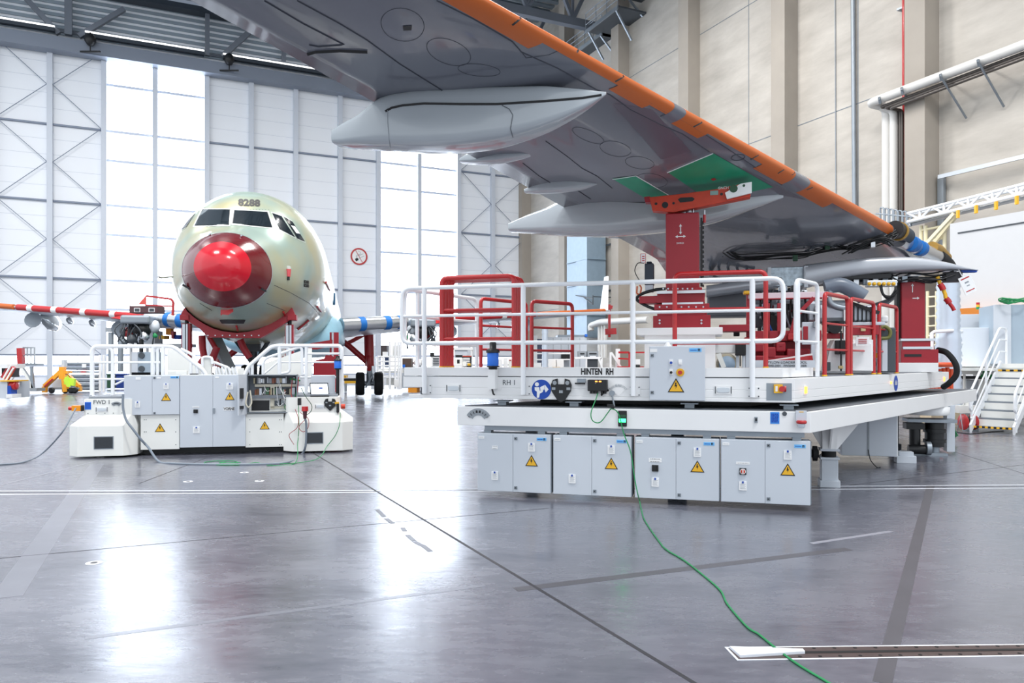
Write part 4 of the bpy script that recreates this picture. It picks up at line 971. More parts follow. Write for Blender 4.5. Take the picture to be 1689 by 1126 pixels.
belly([(1165,412),(1168,440),(1180,462),(1230,476),(1290,486),(1340,500),(1390,512),(1430,511),(1465,500),(1490,480),(1500,455),(1500,430)], 1.7, 2.0, 'root_fairing', mat('root_fairing_grey', srgb(128,128,134), .3, coat=.2, noise=.15))
pbox(1166,1258,480,522,.3,.6,'aft_pylon_box', mat('pylon_dark', (0,0,0)), .04)
pbox(1270,1325,440,472,-.25,.1,'open_equipment_bay', mat('bay_clutter', srgb(150,160,168), .25, .9, noise=.7, nscale=14))
pbox(1266,1272,440,470,-.3,.4,'bulkhead', PYM); pbox(1326,1333,438,474,-.42,.6,'bulkhead', PYM)
pbox(1330,1480,456,466,-.1,.5,'dark_underside', BLACK)
pbox(1430,1480,462,472,-.4,.2,'terminal_strip', ALU)
q = M()
for i in range(6):
    c = PF.p(1434+i*8, 468, -.42); w_ = PF.w(*c)-WO; q.lathe(w_, [(.0,-.015),(.035,-.01),(.035,.0)], 12, axis=(.257,.966,0))
q.build('yellow_cap', YEL, WGO)
# cable looms under the wing
random.seed(3)
def loom(pts, n, r, name, mt, fr=PF, v=0, spread=.05):
    q = M()
    for k in range(n):
        d = [random.uniform(-spread, spread) for _ in range(3)]
        P_ = [Vector(fr.w(*fr.p(px, py, v)))+Vector((d[0], d[1], d[2]))*random.uniform(.4,1)+Vector((0,0,random.uniform(-.02,.02))) for px, py in pts]
        q.tube(spline([p-WO for p in P_], 4), r, 6)
    return q.build(name, mt, WGO)
loom([(1198,410),(1215,422),(1240,424),(1290,421),(1330,418),(1350,413),(1380,405),(1410,408),(1440,402),(1465,390),(1478,384)], 8, .012, 'wiring_loom', BLACK, v=-.15, spread=.09)
loom([(1330,412),(1350,400),(1368,398),(1380,404)], 6, .012, 'wiring_loom', DGREY, v=-.3, spread=.12)
loom([(1400,412),(1430,398),(1455,392),(1470,400)], 7, .016, 'wiring_loom', BLACK, v=-.3, spread=.12)
loom([(1465,455),(1480,462),(1500,456),(1540,458),(1570,452)], 8, .015, 'wiring_loom', BLACK, v=-.2, spread=.12)
loom([(1452,470),(1456,486),(1468,492),(1478,480)], 5, .016, 'wiring_loom', BLACK, v=-.4, spread=.06)
loom([(1180,400),(1200,410),(1215,400),(1230,404)], 5, .02, 'wiring_loom', DGREY, v=.3, spread=.15)
for px, py, s_ in ((1440,402,.06),(1365,405,.04),(1312,424,.05)): pbox(px-4,px+4,py-4,py+6,-.3,.08,'connector', ALU if s_ == .06 else DGREEN)
pbox(1560,1588,448,464,-.2,.25,'end_bracket', mat('dark_bracket', srgb(40,38,42), .5)); pbox(1585,1612,444,449,-.15,.12,'blue_probe', SBLUE)
for i in range(9):
    x = 1360+i*16; pbox(x, x+9, 462-i*.9, 474-i*1.1, -.25, .1, 'hinge_lug', ALU if i%2 else GALV, .006)
pbox(1355,1470,452,460,-.35,.1,'dark_underside', BLACK)
# wing root closing structure seen behind the jack
rb = M()
for i in range(5):
    a = PF.w(*PF.p(1170+i*14, 428-i*2, 1.6))-WO; b = PF.w(*PF.p(1172+i*15, 455-i*2, 1.5))-WO; rb.bar(a, b, .05)
rb.bar(PF.w(*PF.p(1165,432,1.6))-WO, PF.w(*PF.p(1240,424,1.6))-WO, .06); rb.bar(PF.w(*PF.p(1165,452,1.6))-WO, PF.w(*PF.p(1245,446,1.6))-WO, .06)
rb.build('root_rib', GALV, WGO)
# red flag streamer and tag hanging from the pylon nose
q = M(); P_ = [PF.w(*PF.p(px, py, -.2)) for px, py in ((1546,456),(1550,468),(1556,478),(1560,492),(1566,500),(1574,512))]
for i, (a, b) in enumerate(zip(P_, P_[1:])): q.mt(0 if i != 2 and i else 1).tube([a, (a+b)/2+Vector((.01,0,0)), b], .035+.02*(i%2), 7)
q.build('warning_streamer', [RED, YEL], label='crumpled red streamer hanging from the pylon nose at right', cat='streamer')
q = M(); a = PF.w(*PF.p(1596,469,-.2)); ux, uz = .17, .23
T_ = Matrix.Translation(a) @ Matrix.Rotation(R(-25), 4, 'Y')
q.T = T_; q.mt(0).box(-ux*.7,ux*.7,-.004,.004,-uz*.75,uz*.75)
q.mt(1).box(-ux*.5,ux*.5,-.006,-.004,uz*.5,uz*.6); q.box(-ux*.5,ux*.5,-.006,-.004,-uz*.55,-uz*.47)
q.mt(2).box(-.04,.04,-.006,-.004,.03,.06); q.box(-.03,.03,-.006,-.004,-.03,-.01); q.T = None
q.mt(0).tube([tuple(a+Vector((-.1,0,.15))), tuple(a+Vector((-.14,0,.22))), tuple(a+Vector((-.18,0,.3)))], .01, 5)
q.build('paper_tag', [PAPER, RED, GREY], label='white paper tag hanging from the pylon nose at right', cat='tag')
# clear plastic rags on the root edge
q = M(); P_ = [PF.w(*PF.p(px, py, .4)) for px, py in ((1166,388),(1178,402),(1190,404))]
q.tube(spline(P_, 5), .05, 7); q.build('plastic_wrap', mat('clear_plastic', srgb(210,212,220), .15, alpha=.6), label='piece of clear plastic wrap dangling from the wing behind the nearer jack', cat='wrap')
# ================================================================== AIRLINER FACING THE CAMERA
FA = Frame(-6.24, 16.0, 12.0)        # x lateral, y aft from the nose tip
def _prim():
    m = bpy.data.materials.new('fuselage_primer_green'); m.use_nodes = True; nt = m.node_tree; b = nt.nodes['Principled BSDF']; N = nt.nodes.new; L = nt.links.new
    tc = N('ShaderNodeTexCoord'); n1 = N('ShaderNodeTexNoise'); n1.inputs['Scale'].default_value = .55; n1.inputs['Detail'].default_value = 2; L(tc.outputs['Object'], n1.inputs['Vector'])
    cr = N('ShaderNodeValToRGB'); cr.color_ramp.elements[0].position = .40; cr.color_ramp.elements[1].position = .60
    cr.color_ramp.elements[0].color = (*srgb(154,174,164),1); cr.color_ramp.elements[1].color = (*srgb(178,173,134),1); L(n1.outputs['Fac'], cr.inputs['Fac'])
    L(cr.outputs['Color'], b.inputs['Base Color']); b.inputs['Roughness'].default_value = .28; b.inputs['Metallic'].default_value = .15; b.inputs['Coat Weight'].default_value = .3; return m
PRIM = _prim()
AC = empty('airliner', frame=FA, label='unpainted green-primed airliner with red nose cone facing the camera', cat='airplane')
TOP = [(0,3.90),(.03,4.06),(.12,4.22),(.35,4.43),(.7,4.62),(1.0,4.74),(1.5,4.92),(2.0,5.10),(2.5,5.44),(3.0,5.78),(3.6,6.12),(4.4,6.42),(5.4,6.60),(6.5,6.66),(30,6.66),(38,6.4)]
BOT = [(0,3.90),(.03,3.74),(.12,3.56),(.35,3.34),(.7,3.14),(1.0,3.02),(1.5,2.86),(2.0,2.72),(3.0,2.52),(4.0,2.40),(5.0,2.32),(6.5,2.26),(30,2.26),(38,3.8)]
HWD = [(0,0.01),(.03,.17),(.12,.36),(.35,.60),(.7,.83),(1.0,.98),(1.5,1.17),(2.0,1.36),(2.5,1.51),(3.0,1.64),(3.6,1.78),(4.4,1.92),(5.4,2.03),(6.5,2.07),(30,2.07),(38,1.2)]
def fring(y, n=72, e=0.0):
    zt, zb_, hw = lerp(TOP, y)+e, lerp(BOT, y)-e, lerp(HWD, y)+e
    zm = (zt+zb_)/2-(zt-zb_)*.02; out = []
    for i in range(n):
        a = 2*math.pi*i/n; c, s_ = math.cos(a), math.sin(a)
        out.append(Vector((hw*c, y, zm+((zt-zm) if s_ > 0 else (zm-zb_))*s_)))
    return out
YS = [.95,1.0,1.25,1.5,1.75,2.0,2.25,2.5,2.75,3.0,3.3,3.6,4.0,4.4,4.9,5.4,6,6.5,9,12,15,18,22,26,30,34,38]
m = M().loft([fring(y) for y in YS]); fu = m.build('fuselage', PRIM, AC)
RADM = mat('nose_cone_dark_red', srgb(104,10,20), .20, coat=.5, noise=.05); RADR = mat('nose_cap_bright_red', srgb(205,18,40), .22, coat=.4, noise=.12, nscale=3)
m = M().loft([fring(y, e=.004) for y in (.34,.5,.65,.8,.965)], caps=False); rd = m.build('nose_cone', RADM, AC)
m = M().loft([fring(y, e=.006) for y in (0,.01,.03,.07,.12,.18,.26,.34)]); m.build('nose_cap', RADR, rd)
m = M().loft([fring(.955, e=.010), fring(.985, e=.008)], caps=False); m.build('nose_cone_rim', ALU, rd)
# surfaces for ray-cast fittings
fv = [FA.w(*p) for y in YS for p in fring(y)]; n_ = 72
BF = BVHTree.FromPolygons([tuple(p) for p in fv], [(i*n_+k, i*n_+(k+1)%n_, (i+1)*n_+(k+1)%n_, (i+1)*n_+k) for i in range(len(YS)-1) for k in range(n_)])
yr = [0.01,.03,.07,.12,.2,.35,.5,.65,.8,.965]
fv2 = [FA.w(*p) for y in yr for p in fring(y, e=.006)]
BN = BVHTree.FromPolygons([tuple(p) for p in fv2], [(i*n_+k, i*n_+(k+1)%n_, (i+1)*n_+(k+1)%n_, (i+1)*n_+k) for i in range(len(yr)-1) for k in range(n_)])
def toA(m): m.v = [tuple(Vector((*FA.loc(p[0], p[1]), p[2]))) for p in m.v]; return m
GLS = mat('cockpit_glass_dark', srgb(26,34,40), .08, coat=.5)
wins = [[(335,346),(379,346),(377,371),(322,372)],[(387,347),(440,350),(448,375),(384,369)],[(449,352),(464,357),(486,391),(461,378)],[(468,358),(482,366),(502,398),(490,393)],[(325,347),(319,349),(300,378),(308,374)]]
fr_m = mat('window_frame_primer', srgb(205,214,208), .35)
for c in wins:
    cx_, cy_ = sum(p[0] for p in c)/4, sum(p[1] for p in c)/4
    o = toA(patch(BF, [(cx_+(x-cx_)*1.10+math.copysign(.6,x-cx_), cy_+(y-cy_)*1.10+math.copysign(.8,y-cy_)) for x, y in c], 8, .006)).build('cockpit_window', fr_m, AC)
    toA(patch(BF, [(cx_+(x-cx_)*1.04, cy_+(y-cy_)*1.04) for x, y in c], 8, .010)).build('window_seal', BLACK, o)
    toA(patch(BF, c, 8, .014)).build('glass_pane', GLS, o)
toA(patch(BF, [(479,372),(486,374),(494,386),(488,385)], 3, .018)).build('paper_label', PAPER, AC)
# stencilled number over the windscreen and on the cheek, laid on the skin
def textpatch(body, px, py, h, bv, slant=0, sx=1, mt=INK, parent=AC, dy=0, name='stencil_number'):
    cu = bpy.data.curves.new('t','FONT'); cu.body = body; cu.size = 1; cu.align_x = 'CENTER'; cu.align_y = 'CENTER'; cu.resolution_u = 2; cu.offset = .045
    to = bpy.data.objects.new('t', cu); COL.objects.link(to); me = bpy.data.meshes.new_from_object(to.evaluated_get(bpy.context.evaluated_depsgraph_get())); bpy.data.objects.remove(to)
    vs = []; last = cast(px, py, bv, .008)
    for v in me.vertices:
        q = cast(px+v.co.x*h*sx, py-v.co.y*h+v.co.x*slant*h, bv, .008)
        q = last if q is None else q; last = q; vs.append(tuple(q))
    q = M(); q.add(vs, [tuple(p.vertices) for p in me.polygons]); return toA(q).build(name, mt, parent)
textpatch('8288', 411, 335, 15, BF, .05, 1.2); textpatch('8288', 505, 465, 7, BF, .1, .6); textpatch('8288', 505, 471, 7, BF, .1, .6)
# seams, rivet lines, probes, flags on the nose
for pts in ([(452,470),(480,483),(510,500),(528,520)],[(440,500),(470,512)],[(330,500),(350,512)]):
    toA(ribbon(BF, pts, .012, .004)).build('skin_seam', SEAM, AC)
def dot(px, py, r, mt, name, bv=BF, out=.03, par=AC, n=None):
    h = cast(px, py, bv, 0)
    if h is None: return
    q = M(); q.lathe(h, [(r,0),(r*.7,out)], 10, axis=(0,-1,0)); return toA(q).build(name, mt, par)
q = M()
for i in range(22):
    for px, py in ((338+i*5.0, 343.4+(i*.12)),):
        h = cast(px, py, BF, 0)
        if h is not None: q.lathe(h, [(.010,0),(.006,.008)], 5, axis=(0,-1,0))
toA(q).build('rivet', DGREY, AC, kind='stuff')
for px, py in ((309,472),(432,476)):
    h = cast(px, py, BN, .02); 
    if h is not None: q = M(); q.bar(h+Vector((-.08,0,.04)), h+Vector((.08,0,-.05)), .05, .04); toA(q).build('latch', BLACK, rd)
for px in (345,397):
    h = cast(px, 388 if px < 380 else 390, BN, .01)
    if h is not None: q = M(); q.bar(h, h+Vector((.04,-.01,.02)), .03); toA(q).build('latch', STEEL, rd)
# air data probes with red covers
h = cast(476, 446, BF, .01); q = M(); q.mt(0).lathe(h+Vector((0,0,.05)), [(.03,0),(.06,.03),(.06,.06)], 12, axis=(0,-1,0)); q.mt(1).cyl(h+Vector((0,-.05,.02)), h+Vector((0,-.06,-.16)), .065, .05); q.mt(2).cyl(h+Vector((0,-.06,-.16)), h+Vector((0,-.06,-.24)), .035); toA(q).build('covered_probe', [fr_m, mat('faded_red_cover', srgb(220,90,95), .5), BLACK], AC)
h = cast(373, 511, BF, .02); q = M(); 
q.add([h+Vector((-.12,0,.06)), h+Vector((.16,0,.06)), h+Vector((.17,-.02,-.02)), h+Vector((.06,-.03,-.10)), h+Vector((-.12,-.02,-.08))], [(0,1,2,3,4)]); q.add([h+Vector((-.13,.02,.06)), h+Vector((-.10,.02,.06)), h+Vector((-.10,.02,-.1)), h+Vector((-.13,.02,-.1))], [(0,1,2,3)]); toA(q).build('red_flag', RED, AC, solid=.006)
text_h = cast(374, 511, BF, .05)
q = toA(patch(BF, [(362,527),(405,527),(402,533),(366,533)], 8, .012)); q.build('air_inlet', BLACK, AC)
for a, b in (((390,536),(392,543)),((566-100,513),(470,522))):
    h1, h2 = cast(*a, BF, .03), cast(*b, BF, .03)
    if h1 is not None and h2 is not None: q = M(); q.tube([h1, h2], .025, 6); toA(q).build('red_tag', RED, AC)
for a, b, mt in (((522,505),(528,513),DRED),((490,542),(508,527),DRED),((536,465),(542,478),RED)):
    h1, h2 = cast(*a, BF, .03), cast(*b, BF, .03)
    if h1 is not None and h2 is not None: q = M(); q.tube([h1, h2], .03, 6); toA(q).build('door_lever', mt, AC)
q = M(); q.prism([(-.02,6.35),(.18,6.35),(.06,6.95),(.02,6.95)], 8.0, 8.04); q.build('antenna', PAPER, AC)
q = M(); P_ = Vector((.95,1.35,3.3))
q.tube([(-1.25,1.4,3.75),(-1.4,1.0,3.68),(-1.42,.8,3.68)], .02, 6); q.build('pitot_probe', STEEL, AC)
# far blue box on the right flank and pale belly fairing
q = M().box(1.9,2.12,12.4,12.9,4.0,4.45); q.build('door_box', mat('teal_box', srgb(20,90,130), .4), AC, bevel=.04)
bf = M(); rings = []
for y, w_, zt, zb_ in ((12.0,.3,2.6,2.4),(12.8,1.4,2.9,2.2),(13.6,2.08,3.4,2.08),(14.6,2.34,3.9,2.04),(16,2.4,4.1,2.0),(22,2.4,3.8,2.0),(25,1.4,2.9,2.1)):
    zc, hz_ = (zt+zb_)/2, (zt-zb_)/2
    rings.append([(w_*math.copysign(abs(math.cos(a))**.6, math.cos(a)), y, zc+hz_*math.copysign(abs(math.sin(a))**.8, math.sin(a))) for a in [2*math.pi*i/32 for i in range(32)]])
bf.loft(rings).build('belly_fairing', mat('pale_blue_composite', srgb(150,195,215), .4, noise=.15), AC)
# ---- wings of the airliner
def acwing(sg):
    def pt(x, f, up):
        le = 15.5+.52*(x-2); c = 6.2-(x-2)*.52*.95 if x < 6.5 else 3.95-(x-6.5)*.235; z = 3.40+(x-2)*.0875
        t_ = .13 if x < 7 else .11; yt = 5*t_*(.2969*math.sqrt(f)-.126*f-.3516*f*f+.2843*f**3-.1036*f**4)
        return Vector((sg*x, le+f*c, z-.06*f*c+(yt if up else -yt)*c*.9))
    fs = [0,.01,.03,.07,.15,.3,.5,.7,.85,1]; rings = []
    for x in [1.9,3,4,5,6,7,8.5,10,12,14,15.5,17]:
        rings.append([pt(x,f,True) for f in reversed(fs)]+[pt(x,f,False) for f in fs[1:]])
    M().loft(rings).build('wing', mat('ac_wing_silver', srgb(196,204,214), .3, .3, noise=.05), AC)
    w_ = [o for o in bpy.data.objects if o.name.startswith('wing') and o.parent == AC][-1]
    def le(x0, x1, r, mt, name, dz=0, par=w_):
        q = M(); q.tube([pt(x0,0,True)+Vector((0,.02,dz)), pt((x0+x1)/2,0,True)+Vector((0,.02,dz)), pt(x1,0,True)+Vector((0,.02,dz))], r, 12); return q.build(name, mt, par)
    le(2.3, 5.1, .30, ALU, 'bare_leading_edge', -.05)
    for a in ((3.0,3.25),(4.1,4.35),(4.7,4.9)): le(*a, .31, TAPE, 'blue_tape', -.05)
    le(6.0, 12.0, .14, RED, 'red_slat_film'); le(12.2, 16.6, .12, ORL, 'orange_slat_film')
    for x in (7.2,8.6,10,11.2): le(x, x+.25, .15, PAPER, 'white_sticker')
    # winglet
    tip = pt(17, .3, True)
    q = M(); q.add([pt(16.9,.15,True), pt(16.9,1,True), Vector((sg*17.5,tip.y+1.9,tip.z+2.1)), Vector((sg*17.45,tip.y+1.2,tip.z+2.1))], [(0,1,2,3)]); q.build('winglet', WHITE, w_, solid=.09)
    # engine pylon with exposed systems
    for k, (dx, dy, dz, r_, mt) in enumerate([(-.1,-1.6,-.55,.34,BLACK),(.35,-1.3,-.7,.22,RED),(-.5,-1.5,-.45,.25,CAB),(.1,-1.9,-1.0,.18,DGREY),(-.35,-1.8,-.9,.2,STEEL),(.15,-1.2,-.35,.3,DGREY),(.5,-1.7,-1.1,.12,GALV),(-.7,-1.7,-.85,.1,GREENC)]):
        c = pt(5.75,0,True)+Vector((sg*dx,dy,dz)); q = M(); random.seed(k)
        q.lathe(c-Vector((0,0,r_)), [(r_*.3,0),(r_*.9,r_*.4),(r_,r_),(r_*.6,r_*1.7),(r_*.3,r_*2)], 9, axis=(random.uniform(-.4,.4),random.uniform(-.3,.3),1)); q.build('pylon_system_unit', mt, w_)
    q = M(); random.seed(5+sg)
    for k in range(16):
        c = pt(5.75,0,True)+Vector((random.uniform(-.7,.7), -1.6+random.uniform(-.4,.4), -.4)); q.tube(spline([c, c+Vector((random.uniform(-.3,.3),-.1,-.3)), c+Vector((random.uniform(-.4,.4),0,-.7-random.uniform(0,.3)))], 3), .03, 5)
    q.build('hydraulic_pipes', DGREY, w_)
    q = M(); c = pt(5.75,0,True); q.box(c.x-.55,c.x+.55,c.y-2.0,c.y+1.5,c.z-.4,c.z-.05); q.build('pylon_beam', GALV, w_, bevel=.08)
    q = M(); q.add([pt(6.3,0,True)+Vector((sg*.9,-.3,-.12)), pt(6.3,0,True)+Vector((0,-.5,.06)), pt(5.2,0,True)+Vector((0,-.5,-.16)), pt(5.6,0,True)+Vector((sg*.3,-.6,-.24))], [(0,1,2,3)]); q.build('red_cover_flap', RED, w_, solid=.04)
    # flap track fairings
    for x, r_ in ((7.4,.5),(11.6,.42),(9.2,.15),(10.3,.15)):
        p = pt(x, .55, False); rings = []
        for t, k in ((0,.05),(.15,.6),(.4,1),(.7,.95),(.9,.6),(1,.2)):
            c = Vector((p.x, p.y+t*3.2*(r_/.5), p.z-.12-.55*t*r_)); rings.append([c+Vector((r_*.45*k*math.cos(a),0,r_*1.1*k*math.sin(a))) for a in [2*math.pi*i/14 for i in range(14)]])
        M().loft(rings).build('flap_track_fairing', FGR, w_)
        if r_ > .3: q = M(); c = pt(x, .3, False)+Vector((0,0,-.32)); q.lathe(c, [(.26,0),(.36,.02),(.36,.05)], 16, axis=(0,-1,.25)); q.build('open_fairing_mouth', GALV, w_)
    # main gear
    gx, gy = sg*3.6, 21.8
    q = M(); q.tube([(gx,gy,.7),(gx,gy,1.5),(gx-sg*.05,gy,3.5)], .13, 12); g_ = q.build('main_landing_gear', DRED, AC)
    q = M(); q.cyl((gx,gy,1.6),(gx-sg*.03,gy,3.3),.24); q.tube([(gx,gy,1.7),(gx-sg*1.0,gy-.1,2.6),(gx-sg*1.9,gy-.2,3.3)],.15,10); q.tube([(gx-sg*1.2,gy,2.7),(gx-sg*.8,gy,2.9),(gx-sg*.1,gy,3.3)],.1,8); q.tube([(gx,gy,1.3),(gx-sg*.05,gy-.3,1.9),(gx,gy,2.3)],.12,8); q.build('strut_cover', RED, g_)
    q = M(); q.cyl((gx-.55,gy,.72),(gx+.55,gy,.72),.12); q.cyl((gx,gy,.6),(gx,gy,1.5),.15); q.bar((gx-.2,gy-.15,.5),(gx+.2,gy-.15,1.2),.08); q.bar((gx+.25,gy-.1,.6),(gx+.1,gy-.1,1.35),.07); q.build('gear_axle', GALV, g_)
    for s_ in (-1,1):
        q = M(); c = (gx+s_*.46-.22,gy,.71); q.lathe(c, [(.28,.06),(.42,.02),(.52,.0),(.58,.06),(.59,.14),(.59,.3),(.58,.38),(.52,.44),(.42,.42),(.28,.38)], 32, axis=(1,0,0)); t_ = q.build('wheel_tyre', RUBBER, g_)
        q = M(); q.lathe((c[0]+.03,gy,.71), [(.1,0),(.27,.02),(.27,.36),(.1,.38)], 20, axis=(1,0,0)); q.build('wheel_hub', GALV, t_)
acwing(-1); acwing(1)
# nose gear, doors
q = M(); q.tube([(0,5.6,1.3),(0,5.5,2.5)],.10,10); q.tube([(0,5.6,1.7),(.5,5.2,2.5)],.06,8); q.tube([(0,5.6,1.7),(-.5,5.2,2.5)],.06,8); q.box(-.2,.2,5.3,5.6,2.1,2.5); q.cyl((-.3,5.6,1.35),(.3,5.6,1.35),.06); ng = q.build('nose_landing_gear', DGREY, AC)
for s_ in (-1,1): q = M(); q.lathe((s_*.25-.1,5.6,1.35), [(.2,0),(.35,.02),(.38,.1),(.35,.18),(.2,.2)], 22, axis=(1,0,0)); q.build('wheel_tyre', RUBBER, ng)
q = M(); q.hexa([(-1.05,4.2,2.5),(-.95,4.2,2.5),(-.95,6.2,2.5),(-1.05,6.2,2.5)],[(-.55,4.3,1.5),(-.5,4.3,1.5),(-.5,6,1.55),(-.55,6,1.55)]); q.build('gear_door', GALV, AC)
q = M(); q.hexa([(.95,4.2,2.5),(1.2,4.2,2.5),(1.05,6.2,2.5),(.95,6.2,2.5)],[(.85,4.2,1.75),(.95,4.2,1.8),(.7,6,1.8),(.6,6,1.75)]); q.build('gear_door', CREAM, AC)
# ---- red cradle under the nose
CR = empty('fuselage_cradle', frame=FA, label='red curved cradle carrying the airliner nose on two silver columns', cat='cradle')
cy_ = 2.7
def cpt(px, py, v=cy_): return FA.on(px, py, v)
out = [cpt(*p) for p in [(303,507),(300,517),(297,521),(297,527),(308,529),(335,546),(341,556),(432,557),(452,545),(482,529),(488,527),(488,520),(478,519),(487,511),(480,507)]]
inn = [cpt(*p) for p in [(476,512),(462,525),(440,537),(415,546),(390,549),(362,545),(338,535),(318,521),(305,507)]]
q = M(); pts = out+inn; n = len(pts)
# build as strip of quads between inner curve and outer edge to keep it clean
mid_o = [cpt(*p) for p in [(303,509),(298,519),(312,531),(330,542),(343,556),(366,556.5),(390,557),(412,557),(430,557),(446,548),(462,538),(476,529),(487,520),(482,508)]]
mid_i = [cpt(*p) for p in [(305,507),(309,514),(322,525),(336,534),(350,541),(366,546),(390,549),(410,547),(425,543),(438,537),(450,531),(463,523),(475,513),(480,506)]]
for (a, b), (c, d) in zip(zip(mid_o, mid_o[1:]), zip(mid_i, mid_i[1:])):
    y0, y1 = cy_, cy_+.35
    q.add([(a[0],y0,a[1]),(b[0],y0,b[1]),(d[0],y0,d[1]),(c[0],y0,c[1]),(a[0],y1,a[1]),(b[0],y1,b[1]),(d[0],y1,d[1]),(c[0],y1,c[1])], [(0,1,2,3),(7,6,5,4),(0,4,5,1),(3,2,6,7)])
q.build('cradle_frame', DRED, CR)
for sgn in (-1, 1):
    a = cpt(297 if sgn < 0 else 489, 519); b = cpt(312 if sgn < 0 else 474, 528)
    q = M(); q.box(min(a[0],b[0]),max(a[0],b[0]),cy_-.05,cy_+.4,b[1],a[1]); q.build('bearing_bracket', DRED, CR, bevel=.01)
    px0, px1 = (299,313) if sgn < 0 else (470,484)
    u0, z1 = cpt(px0, 533 if sgn < 0 else 535); u1, _ = cpt(px1, 533)
    q = M(); q.mt(0).box(u0,u1,cy_+.02,cy_+.3,.6,z1); q.mt(1).box(u0+.02,u0+.09,cy_-.0,cy_+.02,.6,z1-.02); q.box(u0+.11,u1-.05,cy_-.01,cy_+.02,.6,z1-.02); q.mt(2).box(u0+.085,u0+.115,cy_,cy_+.02,.6,z1)
    q.build('lifting_column', [DRED, STEEL, BLACK], CR); q = M(); q.cyl(((u0+u1)/2,cy_+.15,z1),((u0+u1)/2,cy_+.15,z1+.16),.05); q.build('spindle', BLACK, CR)
q = M()
for i in range(8): u, z = cpt(343+i*12, 553); q.cyl((u,cy_-.01,z),(u,cy_+.0,z),.016,n=8)
q.build('bolt', STEEL, CR)
for pts in ([(333,553),(334,575),(337,590),(330,600)],[(358,572),(350,592),(345,604)],[(345,556),(356,574)],[(470,592),(452,600),(440,612)],[(396,560),(402,574),(412,590)]):
    q = M(); P_ = [Vector((*([cpt(x, y, cy_+.9)[0], cy_+.9, cpt(x, y, cy_+.9)[1]]),)) for x, y in pts]; q.tube(P_, .09 if pts[0][0] != 345 else .06, 8); q.build('red_strut', DRED, CR)
q = M(); u0, z1 = cpt(523,592,5.5); u1, z0 = cpt(556,618,5.5)
q.box(u0-.1,u1+.1,5.5,6.2,.0,z1-.05); q.prism([(u0-.1,z1-.05),(u0+.2,z1+.02),(u0+.25,z1+.12),(u1-.15,z1+.1),(u1+.1,z1-.05)],5.5,6.1); q.build('red_housing', DRED, CR)
u0, z1 = cpt(526,573,5.5); u1, _ = cpt(541,573,5.5)
q = M(); q.mt(0).box(u0+.3,u1+.3,5.6,5.9,.5,z1+.45); q.mt(1).box(u0+.36,u1+.16,5.57,5.6,.5,z1+.44); q.build('lifting_column', [DRED, STEEL], CR)
q = M(); q.prism([cpt(512,566,5.4),cpt(548,560,5.4),cpt(548,570,5.4),cpt(522,576,5.4),cpt(509,576,5.4)],5.4,5.8); q.build('bearing_bracket', DRED, CR)
# ================================================================== LEFT NOSE DOCK
FL_ = Frame(-8.29, 13.9, 12.0)
ND = empty('nose_dock', frame=FL_, label='low white nose dock lettered FWD 1 and VORNE with railings in front of the airliner', cat='platform')
L1 = lambda px, py, v=0: FL_.on(px, py, v)
UB = L1(232,740,.25)[0]; UE = L1(582,745)[0]
def chamfer(u0, u1, v0, v1, c, z): return [(u0+c,v0,z),(u1-c,v0,z),(u1,v0+c,z),(u1,v1,z),(u0,v1,z),(u0,v0+c,z)]
def housing(u0, u1, mirror=False):
    q = M()
    zs = [.03,.62,.70 if not mirror else .68]
    lo0, lo1 = chamfer(u0,u1,0,1.3,.20,.04), chamfer(u0,u1,0,1.3,.20,.60)
    ins = .26
    mi = chamfer(u0+ins if not mirror else u0+.05,u1-(.05 if not mirror else .26),.12,1.25,.05,.80 if True else .7); hi = [(a,b,1.10) for a,b,_ in mi]
    q.loft([lo0,lo1,mi,hi], smooth=False); h_ = q.build('corner_housing', CREAM, ND, bevel=.008)
    return h_
u1l = L1(222,0)[0]; hL = housing(0, u1l)
u0r = L1(466,0,.0)[0]; hR = housing(u0r, UE, True)
for h_, a, b in ((hL, 156, 186), (hR, 506, 532)):
    py0, py1 = (721,739) if h_ is hL else (714,730)
    u0, z1 = L1(a,py0); u1, z0 = L1(b,py1); q = M(); q.mt(0).box(u0-.015,u1+.015,-.006,.0,z0-.015,z1+.015); q.mt(1).box(u0,u1,-.010,-.006,z0,z1); q.build('inspection_window', [GALV, GLS], h_)
# details of the left upper face (v=.12)
V1 = .12
u, z = L1(145,669,V1); q = plate(hL, u, V1, z, .11, .14, BLUE, lines=5, ink=SBLUE)
text('lettering', 'FWD 1', .11, DGREY, hL, L1(168,0,V1)[0], V1-.002, L1(0,665,V1)[1], sx=.9)
u, z = L1(168,675,V1); marker_lamp(hL, u, V1, z, .22, .10)
u, z = L1(192,670,V1); gauge(hL, u, V1, z-.05, .14, [GREY, DGREY], name='protractor_scale', a0=50, a1=130)
u, z = L1(126,673,V1+.05); q = M(); q.mt(0).box(u-.06,u+.10,V1-.02,V1+.1,z-.05,z+.05); q.mt(1).box(u+.10,u+.125,V1-.03,V1+.1,z-.055,z+.055); q.mt(2).cyl((u-.12,V1+.02,z),(u-.06,V1+.02,z),.035); q.build('plug_socket', [ORANGE, BLACK, RED], hL)
q = M()
for i in range(5): u = L1(145+14*i,0,V1)[0]; q.cyl((u,V1-.004,.835),(u,V1,.835),.008,n=6)
q.build('screw', DGREY, hL, kind='stuff')
